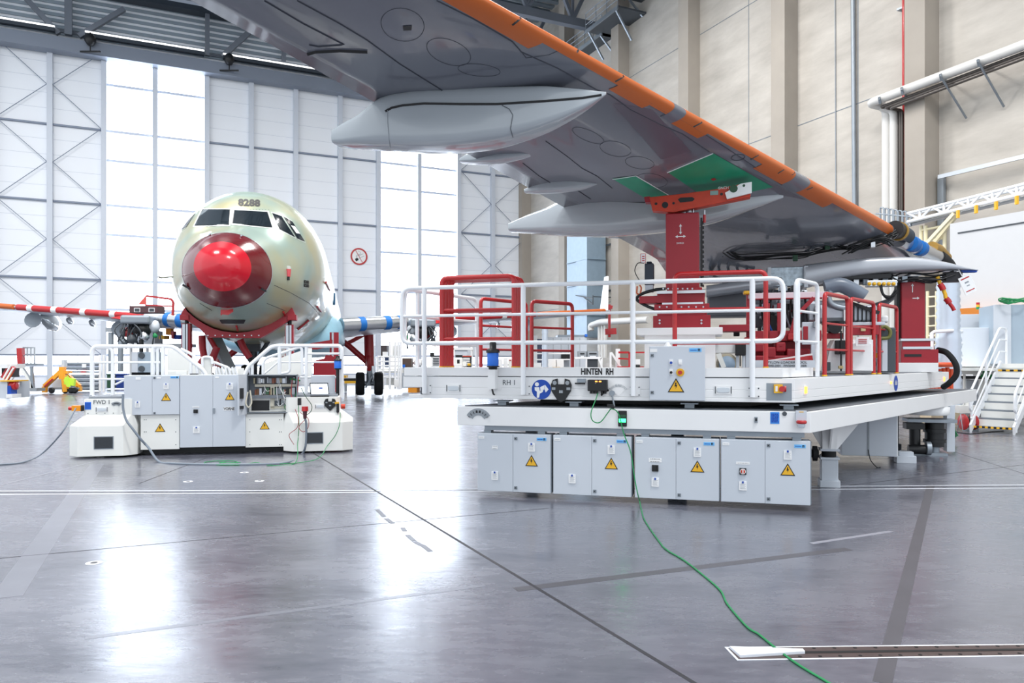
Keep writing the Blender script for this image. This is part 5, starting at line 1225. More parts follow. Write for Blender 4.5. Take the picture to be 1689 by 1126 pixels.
# middle body
VC = .14
UC0, UC1 = L1(204,0,VC)[0], L1(500,0,VC)[0]
q = M().box(u1l-.3, u0r+.3, VC+.25, 1.35, .14, 1.08); q.build('dock_body', CREAM, ND)
q = M().box(.5, UE-.5, .55, 1.25, .0, .14); q.build('underside_shade', BLACK, ND)  # black box added to stand in for the shade beneath the dock
q = M().box(.3, UE-.3, .3, 1.6, 1.08, 1.14); q.build('deck', DECK, ND)
def panel(px0, px1, py0, py1, v, name, mt, d=.02, par=ND, bev=.004):
    u0, z1 = L1(px0, py0, v); u1, z0 = L1(px1, py1, v); z1 = L1((px0+px1)/2, py0, v)[1]; z0 = L1((px0+px1)/2, py1, v)[1]
    return M().box(u0, u1, v, v+d, z0, z1).build(name, mt, par, bevel=bev)
pl1 = panel(232,296,684,741,VC+.06,'front_panel',CREAM); pl2 = panel(405,468,682,737,VC+.06,'front_panel',CREAM)
for p_, cx_ in ((pl1, 264), (pl2, 436.5)):
    u, z = L1(cx_, 705 if cx_ < 300 else 701, VC+.06); warn(p_, u, VC+.06, z, .19)
    q = M()
    for px in ((238,241,290) if cx_ < 300 else (412,461,464)):
        for py in (692,712,733): u, z = L1(px, py, VC+.06); q.cyl((u,VC+.055,z),(u,VC+.06,z),.009,n=6)
    q.build('screw', DGREY, p_)
def cab(px0, pxs, px1, py0, py1, v=VC):
    u0, u1, us = L1(px0,0,v)[0], L1(px1,0,v)[0], L1(pxs,0,v)[0]; z1 = L1((px0+px1)/2,py0,v)[1]; z0 = L1((px0+px1)/2,py1,v)[1]
    return cabinet_box(ND, u0, u1, v, v+.28, z0, z1, 2, us), z0, z1
c1, za, zb1 = cab(204,251,296,619,684); c2, zc_, zd = cab(296.5,351,405,618,737)
def cn(c, px, py, v=VC): return (c, L1(px,0,v)[0], v, L1(px,py,v)[1])
warn(*cn(c1,274,654), .18); note(*cn(c1,274,637)); note(*cn(c1,227,667)); plate(*cn(c1,228,624), .09, .045); logo(*cn(c1,288,622), .15, .04); lock(*cn(c1,255,623)); lock(*cn(c1,255,681)); plate(*cn(c1,262,623), .07, .03)
warn(*cn(c2,379,653), .18); note(*cn(c2,379,637), .12, .12); note(*cn(c2,324,709), .12, .12); logo(*cn(c2,399,622), .10, .04); plate(*cn(c2,358,622), .07, .03)
pp = plate(*cn(c2,378,674), .20, .07); text('lettering', 'VORNE', .075, INK, pp, L1(378,0,VC)[0], VC-.006, L1(378,674,VC)[1], sx=.8, bold=.002, depth=.001)
plate(*cn(c2,323,671), .12, .025, lines=1, ink=INK); 
_, u, v, z = cn(c2,323,678); q = M(); q.box(u-.04,u+.04,v-.02,v,z-.035,z+.035); q.box(u-.015,u+.015,v-.045,v-.02,z-.03,z+.03); q.build('rotary_switch', BLACK, c2)
_, u, v, z = cn(c2,353,677); q = M().box(u-.02,u+.02,v-.02,v,z-.05,z+.05); q.build('door_handle', GALV, c2)
# open cabinet full of wiring
u0, u1 = L1(407,0,VC)[0], L1(490,0,VC)[0]; z1, z0 = L1(450,618,VC)[1], L1(450,681,VC)[1]
q = M(); q.box(u0,u1,VC+.30,VC+.32,z0,z1); q.box(u0,u0+.015,VC,VC+.32,z0,z1); q.box(u1-.015,u1,VC,VC+.32,z0,z1); q.box(u0,u1,VC,VC+.32,z1-.015,z1); q.box(u0,u1,VC,VC+.32,z0,z0+.015); oc = q.build('open_electrical_cabinet', CABD, ND)
q = M(); q.hexa([(u0-.14,VC-.22,z0-.02),(u0-.12,VC-.23,z0-.02),(u0+.0,VC,z0-.02),(u0-.02,VC,z0-.02)],[(u0-.14,VC-.22,z1+.01),(u0-.12,VC-.23,z1+.01),(u0+.0,VC,z1+.01),(u0-.02,VC,z1+.01)]); q.build('open_door', CAB, oc)
q = M(); q.box(u0-.13,u0-.04,VC-.2,VC-.1,z0+.1,z0+.16); q.box(u0-.13,u0-.04,VC-.2,VC-.1,z0+.3,z0+.5); q.build('door_wiring_box', BLACK, oc)
DUCTM = mat('cable_duct_cream', srgb(214,208,190), .6)
vb = VC+.26
q = M()
for fz in (.10,.40,.68): q.box(u0+.12 if fz > .2 else u0+.42,u1-.02,vb-.03,vb+.02,z0+(z1-z0)*fz,z0+(z1-z0)*fz+.05)
q.box(u0+.42,u0+.5,vb-.03,vb+.02,z0+.06,z0+(z1-z0)*.68); q.build('cable_duct', DUCTM, oc)
q = M().box(u0+.06,u0+.4,vb-.02,vb+.02,z0+.04,z0+.24); q.build('drive_controller', BLACK, oc)
random.seed(11)
cols = [BLACK, CAB, GREY, mat('terminal_green', srgb(70,110,80), .5), mat('terminal_brown', srgb(120,80,50), .5), PAPER, mat('fuse_orange', srgb(150,90,70), .5), DGREY, STEEL, mat('terminal_tan', srgb(190,180,150), .5)]
for r_i, (fa_, fb_, ua) in enumerate(((.16,.36,.5),(.46,.66,.12),(.76,.95,.1))):
    u = u0+ua
    while u < u1-.06:
        w_ = random.choice((.02,.03,.045,.06)); zz0, zz1 = z0+(z1-z0)*(fa_+random.uniform(0,.03)), z0+(z1-z0)*(fb_-random.uniform(0,.06))
        q = M().box(u,u+w_,vb-random.uniform(.02,.07),vb+.03,zz0,zz1); q.build('terminal_block', random.choice(cols), oc); u += w_+.006
q = M()
for k in range(10):
    ua = random.uniform(u0+.1,u1-.1); ub = ua+random.uniform(-.2,.2); za_, zb_ = random.uniform(z0+.05,z1-.1), random.uniform(z0+.05,z1-.1)
    q.tube(spline([(ua,vb-.06,za_),((ua+ub)/2,vb-.13,(za_+zb_)/2-.05),(ub,vb-.06,zb_)],4),.006,5)
q.build('wiring', PAPER, oc)
q = M(); q.tube(spline([(u0+.95,vb-.08,z1-.1),(u0+.9,vb-.12,z0+.3),(u0+.7,vb-.12,z0+.12),(u0+.82,vb-.1,z0+.02),(u0+1.2,vb-.1,z0+.03)],5),.008,5); q.tube(spline([(u0+.8,vb-.08,z1-.08),(u0+1.0,vb-.1,z1-.12),(u1-.05,vb-.08,z1-.1)],5),.02,6); q.build('wiring', GREENC, oc)
q = M(); q.tube(spline([(u1-.1,vb-.1,z1-.08),(u1-.12,vb-.16,z0+.35),(u1-.02,vb-.2,z0+.3),(u1+.02,vb-.14,z1-.05)],5),.008,5); q.build('wiring', RED, oc)
q = M(); q.pipe([(u0+.02,VC,z0+.42),(u0-.02,VC-.05,z0+.2),(u0+.04,VC-.05,z0+.1),(u0+.1,VC-.03,z0+.2),(u0+.06,VC,z0+.45)],.015,.05); q.build('wiring', DUCTM, oc)
# right housing details
V2 = .12
u, z = L1(528,670,V2); marker_lamp(hR, u, V2, z, .2, .09)
u, z = L1(544.5,666,V2); q = M(); q.mt(0).prism([(u-.09,z+.10),(u-.04,z+.11),(u-.035,z+.05),(u+.035,z+.05),(u+.04,z+.11),(u+.09,z+.10),(u+.12,z+.04),(u+.1,z-.04),(u,z-.14),(u-.1,z-.04),(u-.12,z+.04)], V2-.025, V2); q.mt(1)
for a, b in ((-.07,.03),(.07,.03),(0,-.03)): q.box(u+a-.02,u+a+.02,V2-.028,V2-.025,z+b-.012,z+b+.012)
q.build('tow_bar_bracket', [BLACK, GREY], hR)
u, z = L1(561,670,V2); q = M(); q.mt(0).box(u-.07,u-.02,V2-.08,V2,z-.12,z+.06); q.mt(1).box(u-.1,u-.02,V2-.06,V2,z+.05,z+.09); q.mt(2).cyl((u+.02,V2-.03,z),(u+.1,V2-.03,z),.05,n=12); q.build('plug_socket', [BLACK, YEL, ORG], hR)
# railings of the nose dock
VR = .95
def rail(pts, r, name='railing', bend=.12, v=VR): q = M().pipe([FL_.p(px, py, v) for px, py in pts], r, bend); return q.build(name, WRAIL, ND)
rail([(152,655),(152,571),(286,571),(340,614),(340,640)], .042); rail([(186,655),(186,573),(160,573)], .035); rail([(152,597.5),(264,597.5)], .024); rail([(152,625),(206,625)], .024)
rail([(252,618),(252,573),(258,571)], .04); rail([(260,618),(260,575),(266,571)], .03); rail([(269,618),(269,572)], .042); rail([(315,618),(315,597)], .03)
rail([(298,575),(323,587),(326,618)], .03); rail([(190,634),(206,626)], .02)
rail([(404,618),(410,604),(449,570),(560,570),(564,576),(564,655)], .042); rail([(461,617),(461,571)], .042, bend=.05); rail([(463,573),(478,573),(478,614),(463,616)], .028)
rail([(505,650),(505,571)], .036); rail([(461,597),(560,597)], .02); rail([(495,622),(564,622)], .024); rail([(416,618),(416,600)], .03); rail([(434,618),(434,592),(495,572),(498,576),(499,618)], .032)
rail([(558,600),(558,655)], .04); rail([(436,616),(460,596)], .02); rail([(505,583),(560,583)], .024)
q = M(); u, z = L1(557,600,.8); q.mt(0).lathe((u,.8,z-.12),[(.06,0),(.075,.02),(.075,.03)]); q.mt(1).lathe((u,.8,z-.09),[(.072,0),(.074,.15),(.066,.16)]); q.mt(0).lathe((u,.8,z+.07),[(.085,0),(.08,.03),(.04,.04),(.04,.10)]); q.cyl((u,.8,1.1),(u,.8,z-.12),.035); q.build('warning_beacon', [BLACK, BLUE], ND)
# white stair cheeks behind the railing
q = M(); q.prism([L1(276,575,1.7),L1(300,578,1.7),L1(337,618,1.7),L1(276,618,1.7)], 1.7, 1.76); q.build('stair_cheek', CREAM, ND)
q = M(); q.prism([L1(434,600,1.7),L1(497,578,1.7),L1(497,619,1.7),L1(434,619,1.7)], 1.7, 1.76); q.build('stair_cheek', CREAM, ND)
for a, b, c, d in ((332,348,588,618),(505,514,574,622)): panel(a,b,c,d,1.6,'stair_panel',CREAM,.2)
rail([(334,618),(334,590),(340,588),(350,590),(350,600)], .03, v=1.58); rail([(350,596),(376,606),(380,612)], .03, v=1.6)
for px in (355,360,366,371,377,383,388): rail([(px,605),(px+3,618)], .022, v=1.5, name='baluster')
for a, b in ((354,368),(370,388),(392,402)): panel(a,b,607,618,1.62,'stair_panel',CREAM,.08)
panel(513,552,619,650,.9,'control_desk',CAB,.5); panel(290,308,611,618,.6,'small_box',CREAM,.1); panel(313,325,616,619,.5,'black_pad',BLACK,.15)
panel(276,292,611,614,.7,'tray',CREAM,.3)
# laptop
LP = empty('laptop', frame=FL_, label='open black laptop with lit screen standing on the right end of the nose dock', cat='laptop')
u0, zl = L1(512,655,.3); u1, _ = L1(543,655,.3); zt = L1(525,637,.3)[1]; zl = 1.105
q = M().box(u0,u1,.22,.46,zl,zl+.02); q.build('keyboard_base', BLACK, LP)
q = M(); q.hexa([(u0-.01,.46,zl+.02),(u1,.46,zl+.02),(u1,.475,zl+.02),(u0-.01,.475,zl+.02)],[(u0-.03,.53,zl+.27),(u1-.03,.53,zl+.27),(u1-.03,.545,zl+.27),(u0-.03,.545,zl+.27)]); lid = q.build('lid', BLACK, LP)
q = M(); q.hexa([(u0+.01,.455,zl+.045),(u1-.02,.455,zl+.045),(u1-.02,.465,zl+.045),(u0+.01,.465,zl+.045)],[(u0-.01,.52,zl+.25),(u1-.045,.52,zl+.25),(u1-.045,.53,zl+.25),(u0-.01,.53,zl+.25)]); sc = q.build('screen', mat('lit_screen', srgb(225,235,245), .3, emit=.9), lid)
q = M().box(u0+.16,u0+.23,.478,.486,zl+.15,zl+.18); q.build('window_on_screen', SBLUE, sc)
# ---- cables hanging from the open cabinet and lying on the floor
def fcable(pts, r, mt, label, cat='cable', grp=None):
    q = M().tube(spline(pts, 6), r, 7); return q.build('cable', mt, label=label, cat=cat, group=grp)
W = lambda px, py, v: FL_.w(*FL_.p(px, py, v))
fl = lambda x, y, r=.01: flo(x, y)+Vector((0,0,r))
fcable([W(203,650,-.02), W(203,672,-.05), W(208,692,-.1), W(218,706,-.14), fl(232,733,.3) if 0 else W(232,724,-.14), W(245,738,-.14), fl(262,760,.12) if 0 else fl(262,762,.012), fl(285,765), fl(330,766.5), fl(380,767), fl(440,766), fl(475,763), W(495,752,-.12), W(504,735,-.10), W(505,700,-.10), W(503,690,-.1)], .022, mat('cable_grey', srgb(120,130,142), .5), 'thick grey cable running along the floor under the nose dock')
fcable([W(125,673,-.04), W(116,690,-.2), W(100,716,-.4), fl(70,756,.1), fl(40,763,.015), fl(0,767,.015), fl(-60,768,.015)], .014, mat('cable_grey', (0,0,0)), 'grey cable running from the orange plug out to the left edge')
fcable([fl(-40,653,.012), fl(60,651,.012), fl(120,652,.012), W(150,655,.9)+Vector((0,0,.03))], .014, mat('cable_grey', (0,0,0)), 'thin grey cable crossing the floor behind the nose dock at far left')
fcable([W(561,680,-.02), W(560,700,-.12), W(553,718,-.14), W(540,735,-.14), fl(525,760,.05), fl(490,764), fl(440,766)]+[fl(372+(50-5*k)*math.cos(k*1.05), 763.5+(4.5-.3*k)*math.sin(k*1.05)) for k in range(16)], .007, GREENC, 'green cable from the right end of the nose dock coiled on the floor')
fcable([W(492,660,-.04), W(493,700,-.10), W(491,730,-.10), fl(486,765,.012), fl(440,768)], .007, GREENC, 'thin green lead hanging straight down from the open cabinet')
fcable([W(487,675,-.04), W(492,690,-.1), W(490,705,-.1), W(478,715,-.1), W(478,722,-.1), W(485,733,-.1)], .006, DRED, 'thin dark red lead looping below the open cabinet')
fcable([W(495,680,-.04), W(508,690,-.1), W(508,705,-.1), W(500,712,-.1), W(493,704,-.1), W(502,693,-.1)], .006, DRED, 'small coil of dark red lead beside the red plug')
fcable([W(497,640,-.02), W(505,655,-.1), W(514,668,-.1), W(513,678,-.1), W(506,684,-.1)], .007, DGREEN, 'short dark lead curling in front of the lamp on the right end of the dock')
q = M(); a = W(503,676,-.1); q.mt(0).cyl(a+Vector((0,0,.07)), a+Vector((0,0,-.02)), .06, .065); q.mt(1).cyl(a+Vector((0,0,-.02)), a+Vector((0,0,-.17)), .045, .03); q.build('power_plug', [RED, mat('plug_maroon', srgb(80,40,48), .5)], label='red and dark industrial plug hanging beside the open cabinet', cat='plug')
q = M(); a = W(494,658,-.06); q.box(a.x-.03,a.x+.03,a.y-.03,a.y+.03,a.z-.12,a.z+.02); q.build('test_meter', BLACK, label='slim black test box hanging at the right edge of the open cabinet', cat='device')
# ================================================================== THINGS ON THE CONCRETE WALL
def hp(px, py, v): return HS.w(*HS.p(px, py, v))
def tubew(name, pts, r, mt, label, cat, v=None, grp=None, bend=None, n=10):
    P_ = [hp(x, y, vv) for x, y, vv in pts]
    q = M(); (q.pipe(P_, r, bend, n) if bend else q.tube(P_, r, n)); return q.build(name, mt, label=label, cat=cat, group=grp)
LAG = mat('pipe_lagging', srgb(214,212,208), .4, noise=.04)
tubew('fire_pipe', [(1490.5,-60,-.35),(1491,160,-.35),(1494,460,-.35),(1495,600,-.35)], .07, RED, 'thin bright red vertical pipe running down the concrete wall', 'pipe')
hz = Vector((.907,.4216,0))
q = M(); a, b = hp(1432,171,-1.35), hp(1750,51,-1.35); q.pipe([hp(1462,340,-.6)+Vector((0,0,-8)), hp(1462,340,-.6)+Vector((0,0,0)), hp(1462,176,-.6), hp(1432,171,-1.35), b], .19, .35, 14)
q.build('insulated_pipe', LAG, label='thick light grey insulated pipe crossing the wall then dropping, outer one of the pair', cat='pipe', group='insulated pipes')
q = M(); q.pipe([hp(1474,340,-.6)+Vector((0,0,-8)), hp(1474,181,-.6), hp(1452,176,-1.0)], .17, .3, 12)
q.build('insulated_pipe', LAG, label='second vertical light grey insulated pipe, right of the outer one', cat='pipe', group='insulated pipes')
for k, (px, lab) in enumerate(((1480.5,'leftmost'),(1484.5,'middle'),(1488,'rightmost'))):
    q = M(); q.pipe([hp(px,400,-.5)+Vector((0,0,-4)), hp(px,180+k,-.5), hp(1452+k*8,177+k*1,-1.1-.06*k), hp(1740,68+k*4.5,-1.15-.05*k)], .065, .15, 8)
    q.build('dark_pipe', mat('brown_grey_pipe', srgb(92,86,82), .4, .4), label='thin dark pipe beside the red fire pipe, %s of the three' % lab, cat='pipe', group='thin dark pipes')
for k, (x0, y0, x1, y1) in enumerate(((1487,147,1509,178),(1551,125,1594,195),(1613,101,1656,176),(1450,163,1458,168))):
    q = M(); q.bar(hp(x0,y0,-1.7), hp(x0+(10),y0+8,-.12), .06); q.bar(hp(x0,y0,-1.7), hp(x1,y1,-.12), .06); q.bar(hp(x0,y0-3,-1.65), hp(x0+2,y0+8,-1.5), .09)
    q.build('pipe_bracket', GALV, label='steel pipe bracket strut under the insulated pipe, %s' % ['nearest the red pipe','second from the red pipe','third from the red pipe','at the pipe corner'][k], cat='bracket', group='pipe brackets')
tubew('cable_conduit', [(1406.5,-60,-.12),(1409,300,-.12),(1411,420,-.12)], .10, GALV, 'vertical galvanised cable conduit on the wall between two pilasters', 'conduit')
tubew('cable_conduit', [(1377,-60,-.05),(1379,420,-.05)], .022, GALV, 'very thin vertical cable line left of the galvanised conduit', 'conduit')
q = M(); fbox(q,1546,1556,290,430,-.25,.15,HS); q.build('cable_tray', GALV, frame=HS, label='vertical grey cable tray beside the dark pilaster at right', cat='tray')
q = M(); a, b = hp(1548,292,-.5), hp(1760,241,-.5); q.bar(a, b, .10, .16); q.build('cable_channel', ALU, label='long bright metal channel sloping along the wall at far right', cat='channel')
q = M(); a, b = hp(1480,16,-.3), hp(1520,0,-.3); q.bar(a, b, .08); q.bar(a, hp(1490,18,-.0), .08); q.build('wall_bracket', GALV, label='small steel bracket beside the red pipe at the top edge', cat='bracket')
# big bluish duct and fittings low on the wall
q = M(); fbox(q,935,950,300,556,-1.8,1.5,HS); fbox(q,950,968,300,556,-1.9,1.6,HS); 
for y in (430,470,521): fbox(q,934,969,y,y+.8,-1.93,1.6,HS)
q.build('air_duct', mat('duct_blue_steel', srgb(150,170,186), .4, .15, noise=.15), frame=HS, label='tall bluish sheet metal air duct against the concrete wall', cat='duct')
q = M(); q.pipe([hp(975,545,-2),hp(974,537,-2),hp(990,531,-2),hp(1070,527,-2)], .22, .3, 12); q.build('insulated_pipe', LAG, label='horizontal white insulated pipe low on the wall behind the railing', cat='pipe')
for k, (x, lab) in enumerate(((989,'left'),(994,'middle'),(999,'right'))):
    q = M().tube([hp(x,536,-1.8), hp(x,590,-1.8)], .14, 10); q.build('insulated_pipe', LAG, label='short vertical white pipe low on the wall, %s of the three' % lab, cat='pipe', group='short vertical white pipes')
q = M(); q.bar(hp(950,487,-2.1), hp(978,492,-2.1), .08); q.bar(hp(962,489,-2.1), hp(978,502,-2.1), .07); q.bar(hp(978,487,-2.1), hp(978,502,-2.1), .07); q.bar(hp(978,489,-2.1), hp(978,489,-2.1)+Vector((.907,.4216,0))*2.0, .07); q.build('wall_bracket', DGREY, label='dark bracket arm on the wall beside the blue duct', cat='bracket')
q = M(); q.bar(hp(986,482,-.1), hp(1015,477,-.1), .10); q.build('wall_rail', DGREY, label='short dark rail on the wall right of the blue duct', cat='rail')
q = M(); a, b = hp(979,401,-.2), hp(1016,391,-.2)
q.bar(hp(985,409,-.2), hp(1016,400,-.2), .12); q.bar(hp(985,406,-.2), hp(985,412,-.2), .12); q.build('wall_rail', DGREY, label='dark sloping rail on the wall just under the big fairing', cat='rail')
q = M(); q.mt(0).bar(at(1005,502,44), at(1005,552,44), .14); q.bar(at(1000,505,44), at(1010,507,44), .2); q.mt(0).bar(at(998,547,44), at(1016,546,44), .35); q.cyl(at(1005,550,44), at(1005,556,44), .08); q.build('red_stand', RED, label='thin red mast with crosspieces seen between railing bars', cat='mast')
# catwalks high on the concrete wall
for k, (t0, t1, vv, lab) in enumerate(((5,14.6,-1.2,'far section behind the pilaster'),(14.2,18.4,-2.3,'box section bumped out around the pilaster'),(17.8,24.5,-1.4,'near section right of the pilaster'))):
    cwk = empty('wall_catwalk', frame=HS, label='grey steel catwalk high on the concrete wall, ' + lab, cat='catwalk', group='catwalks on the concrete wall'); z = 25.6 if k < 2 else 26.6
    M().box(t0,t1,vv,-.02,z-.12,z).build('grating', DGREY, cwk); q = M()
    for dz in (.4,.8,1.2): q.tube([(t0,vv,z+dz),(t1,vv,z+dz)],.03,6)
    t = t0
    while t <= t1+.01: q.tube([(t,vv,z-.1),(t,vv,z+1.2)],.03,6); t += (t1-t0)/max(3,int((t1-t0)/1.2))
    q.build('railing', GALV, cwk); M().box(t0,t1,vv-.05,vv+.05,z-.25,z).build('edge_beam', GALV, cwk)
    for t in (t0+.3,t1-.3): M().bar((t,vv,z-.1),(t,-1.0 if k == 1 else -.1,z-2.0 if k == 1 else z-1.2),.12).build('brace', GALV, cwk)
# ================================================================== RIGHT BACKGROUND: gantry, enclosure, cabinets, stairs
HG = Frame(*tuple(HS.w(43, -3.6)[:2]), -65.1+0)   # runs along the wall, nearer
def gpt(px, py, v=0): return HG.w(*HG.p(px, py, v))
GN = empty('gantry', label='white lattice gantry walkway high at the right with yellow diagonal legs', cat='gantry')
YW = mat('pale_yellow_paint', srgb(240,230,195), .45)
q = M(); q.tube([gpt(1497,366),gpt(1750,304)],.07,8); q.tube([gpt(1497,352),gpt(1750,288)],.06,8); q.build('chord', WRAIL, GN)
q = M(); q.tube([gpt(1497,355,1.2),gpt(1750,295,1.2)],.06,8); q.tube([gpt(1497,372,1.2),gpt(1750,312,1.2)],.07,8); q.build('chord', WRAIL, GN)
q = M(); x = 1497; s_ = (304-366)/253
k = 0
while x < 1740:
    y1, y0 = 366+(x-1497)*s_, 352+(x-1497)*(-64/253)
    y1b, y0b = 366+(x+20-1497)*s_, 352+(x+20-1497)*(-64/253)
    q.tube([gpt(x,y1),gpt(x+20,y0b)] if k%2 else [gpt(x,y0),gpt(x+20,y1b)], .045, 6)
    if k%2: q.tube([gpt(x,y1),gpt(x,y0)], .05, 6)
    x += 20; k += 1
q.build('lattice', WRAIL, GN)
q = M(); q.bar(gpt(1574,352), gpt(1530,400), .12); q.bar(gpt(1580,352,.3), gpt(1540,402,.3), .12); q.build('diagonal_leg', YW, GN)
q = M(); q.hexa([gpt(1500,370,.1),gpt(1750,306,.1),gpt(1750,306,1.1),gpt(1500,370,1.1)],[gpt(1500,367,.1),gpt(1750,303,.1),gpt(1750,303,1.1),gpt(1500,367,1.1)]); q.build('walkway', GALV, GN)
q = M()
for i in range(7):
    x = 1452+i*7.5; y = 342+i*1.2; q.pipe([gpt(x,y+22,.6),gpt(x,y,.6),gpt(x+6,y+1,.6),gpt(x+6,y+24,.6)],.035,.08,6)
q.tube([gpt(1445,352,.6),gpt(1505,358,.6)],.035,6); q.build('cage_rail', GALV, GN)
TW = empty('ladder_tower', label='white access tower with ladder rungs below the gantry behind the wing root', cat='tower')
q = M()
for x in (1519,1527,1558): q.tube([gpt(x,372,.4), gpt(x,430,.4)], .07, 8)
for y in (380,400,420): q.tube([gpt(1519,y,.4),gpt(1558,y-8,.4)], .05, 6)
for x, y0, y1 in ((1530,480,600),(1545,480,600),(1556,485,600)): q.tube([gpt(x,y0,.6), gpt(x,y1,.6)], .06, 8)
for i in range(6): q.tube([gpt(1528,490+i*16,.6),gpt(1557,488+i*16,.6)],.04,6)
q.build('frame', YW, TW)
EN = empty('white_enclosure', label='large plain white enclosure wall at right below the gantry', cat='enclosure')
q = M(); a0, a1 = HG.on(1567,369,-.6), HG.on(1760,326,-.6); zb_ = HG.z(1640,512,-.6)
q.box(a0[0], a1[0], -.6, 2.4, .2, a0[1]); q.v = [tuple(HG.w(*p)) for p in q.v]; q.build('wall_panel', mat('enclosure_white', srgb(205,206,208), .5, noise=.03), EN)
q = M(); q.box(a0[0]+.3, a1[0], -.63, -.6, a0[1]-.40, a0[1]-.36); q.v = [tuple(HG.w(*p)) for p in q.v]; q.build('shadow_gap', DGREY, EN)
q = M(); z = HG.z(1620,507,-.8); q.box(a0[0]+.3, a1[0], -1.0, -.6, z-.25, z); q.v = [tuple(HG.w(*p)) for p in q.v]; q.build('orange_beam', mat('brown_orange', srgb(200,120,40), .5), EN)
q = M()
for x, y in ((1580,350),(1610,342),(1643,336),(1677,327)): 
    q = M(); q.mt(0); p = gpt(x,y+4,-.1); q.box(p.x-.04,p.x+.04,p.y-.05,p.y+.05,p.z-.12,p.z+.16); q.mt(1).box(p.x+.04,p.x+.09,p.y-.05,p.y+.02,p.z+.0,p.z+.14)
    q.build('yellow_bracket', [YEL, GALV], EN)
# grey cabinets of the right station, all standing on a white platform
FC = Frame((1565-CX)/F*21.5, 21.5, -14)
ST = empty('station_platform', label='white service station platform at far right carrying cabinets and stairs', cat='platform')
def wbox(name, px0, px1, py0, py1, v, d, mt, par=None, fr=None, bev=.01, **k):
    fr = fr or FC; q = M(); u0, u1 = fr.u(px0,v), fr.u(px1,v); z1 = fr.z((px0+px1)/2,py0,v); z0 = fr.z((px0+px1)/2,py1,v); q.box(u0,u1,v,v+d,max(z0,0),z1)
    if par is not None: q.v = [tuple(fr.w(*p)-Vector(par.location)) for p in q.v]; return q.build(name, mt, par, bevel=bev)
    return q.build(name, mt, frame=fr, bevel=bev, **k)
wbox('platform_deck', 1560,1700, 605, 617, .6, 4, CREAM, ST); wbox('platform_skirt', 1665,1700,617,690,.9,3,CREAM,ST)
for px in (1590,1626): wbox('platform_post', px,px+3,617,700,.7,.1,CREAM,ST)
wbox('perforated_cabinet', 1584,1664,540,604,.2,.8,mat('perforated_white', srgb(216,222,230), .5, noise=.05, nscale=40), label='white perforated cabinet panel behind the stair handrails', cat='cabinet')
wbox('control_cabinet', 1640,1689+30,502,600,-.2,1.2,mat('cabinet_bluegrey', srgb(160,176,190), .45), label='tall grey blue cabinet at the right edge above the stairs', cat='cabinet')
q_ = wbox('control_cabinet', 1639,1668,502,600,-.24,.03,CAB, label='pale front door of the tall cabinet at the right edge', cat='door'); 
wbox('switch_cabinet', 1568,1632,518,598,1.4,1.0,CAB, label='pale grey switch cabinet beneath the orange beam at right', cat='cabinet')
wbox('switch_cabinet', 1594,1614,626,690,1.0,.8,CAB, label='small grey cabinet under the station beside the stairs with red switch', cat='cabinet')
wbox('black_tray', 1582,1640,620,625,.8,.3,BLACK, label='long black tray running under the station deck', cat='tray')
q = M(); 
for i in range(4): a = at(1612+i*6,622,21.9); q.tube(spline([a, a+Vector((.05,-.1,.2)), a+Vector((.2,-.1,.25)), a+Vector((.3,0,-.1))],4),.03,6)
q.build('green_hose', GREENC, label='bundle of green hoses under the station deck', cat='hose')
q = M(); 
for i in range(5): a = at(1672,498,20.8); q.tube([a+Vector((.3*math.cos(t)*(1+.08*i), .25*math.sin(t), .02*i+.03*math.sin(3*t+i))) for t in [k*.5 for k in range(13)]], .018, 5)
q.build('green_hose', GREENC, label='coil of green cable lying on top of the tall cabinet', cat='hose')
q = M(); a = at(1613,510,22.9); q.mt(0).cyl(a, a+Vector((0,0,.07)),.05); q.mt(1).cyl(a+Vector((0,0,.07)), a+Vector((0,0,.14)),.05); q.mt(2).cyl(a+Vector((0,0,.14)), a+Vector((0,0,.21)),.05); q.build('signal_tower', [GREENC, YEL, RED], label='small red amber green signal lamp on the grey cabinet', cat='lamp')
q = M(); a = at(1603,650,20.4)
wbox('red_switch', 1601,1605,652,658,.9,.05,RED, label='red switch on the small cabinet beside the stairs', cat='switch', bev=0)
# spiral duct column with ribs
q = M(); a = at(1564,470,20.3); prof = [(.27 if i%2 else .30, i*.09) for i in range(40)]
q.lathe(Vector((a.x,a.y,.6)), [(r_*1.1 if i < 22 else r_, h_) for i, (r_, h_) in enumerate(prof)], 20); q.build('ribbed_duct', mat('ribbed_duct_silver', srgb(205,215,228), .35, .3), label='vertical ribbed silver duct column right of the far jack', cat='duct')
q = M(); 
for y in (548,568,587): q.tube([at(1570,y,20.5), at(1586,y-1,20.9)], .05, 6)
q.tube([at(1537,606,20), at(1537,549,20), at(1541,547,20), at(1572,545,20)], .05, 6); q.build('pipe_rail', WRAIL, label='white pipe rails between the ribbed duct and the perforated cabinet', cat='rail')
q = M(); q.box(0,1.0,-.3,.3,0,.55); o = q.build('cardboard_box', mat('cardboard', srgb(196,178,150), .8)); a = flo(1568,700); o.location = (a.x,a.y+.4,0); tag(o, 'brown cardboard box on the floor under the far end of the dock', 'box')
q = M(); a = at(1550,605,19.5)
for i in range(7): q.cyl(a+Vector((-.3+.1*i,0,-.7)), a+Vector((-.3+.1*i,0,-.05+.02*(i%3))), .05)
q.lathe(a+Vector((0,0,.0)), [(.3,0),(.38,.06),(.3,.12)], 16); q.build('orange_hose_bundle', mat('hose_orange', srgb(225,90,50), .5), label='bundle of orange hoses seen behind the right end of the dock', cat='hose')
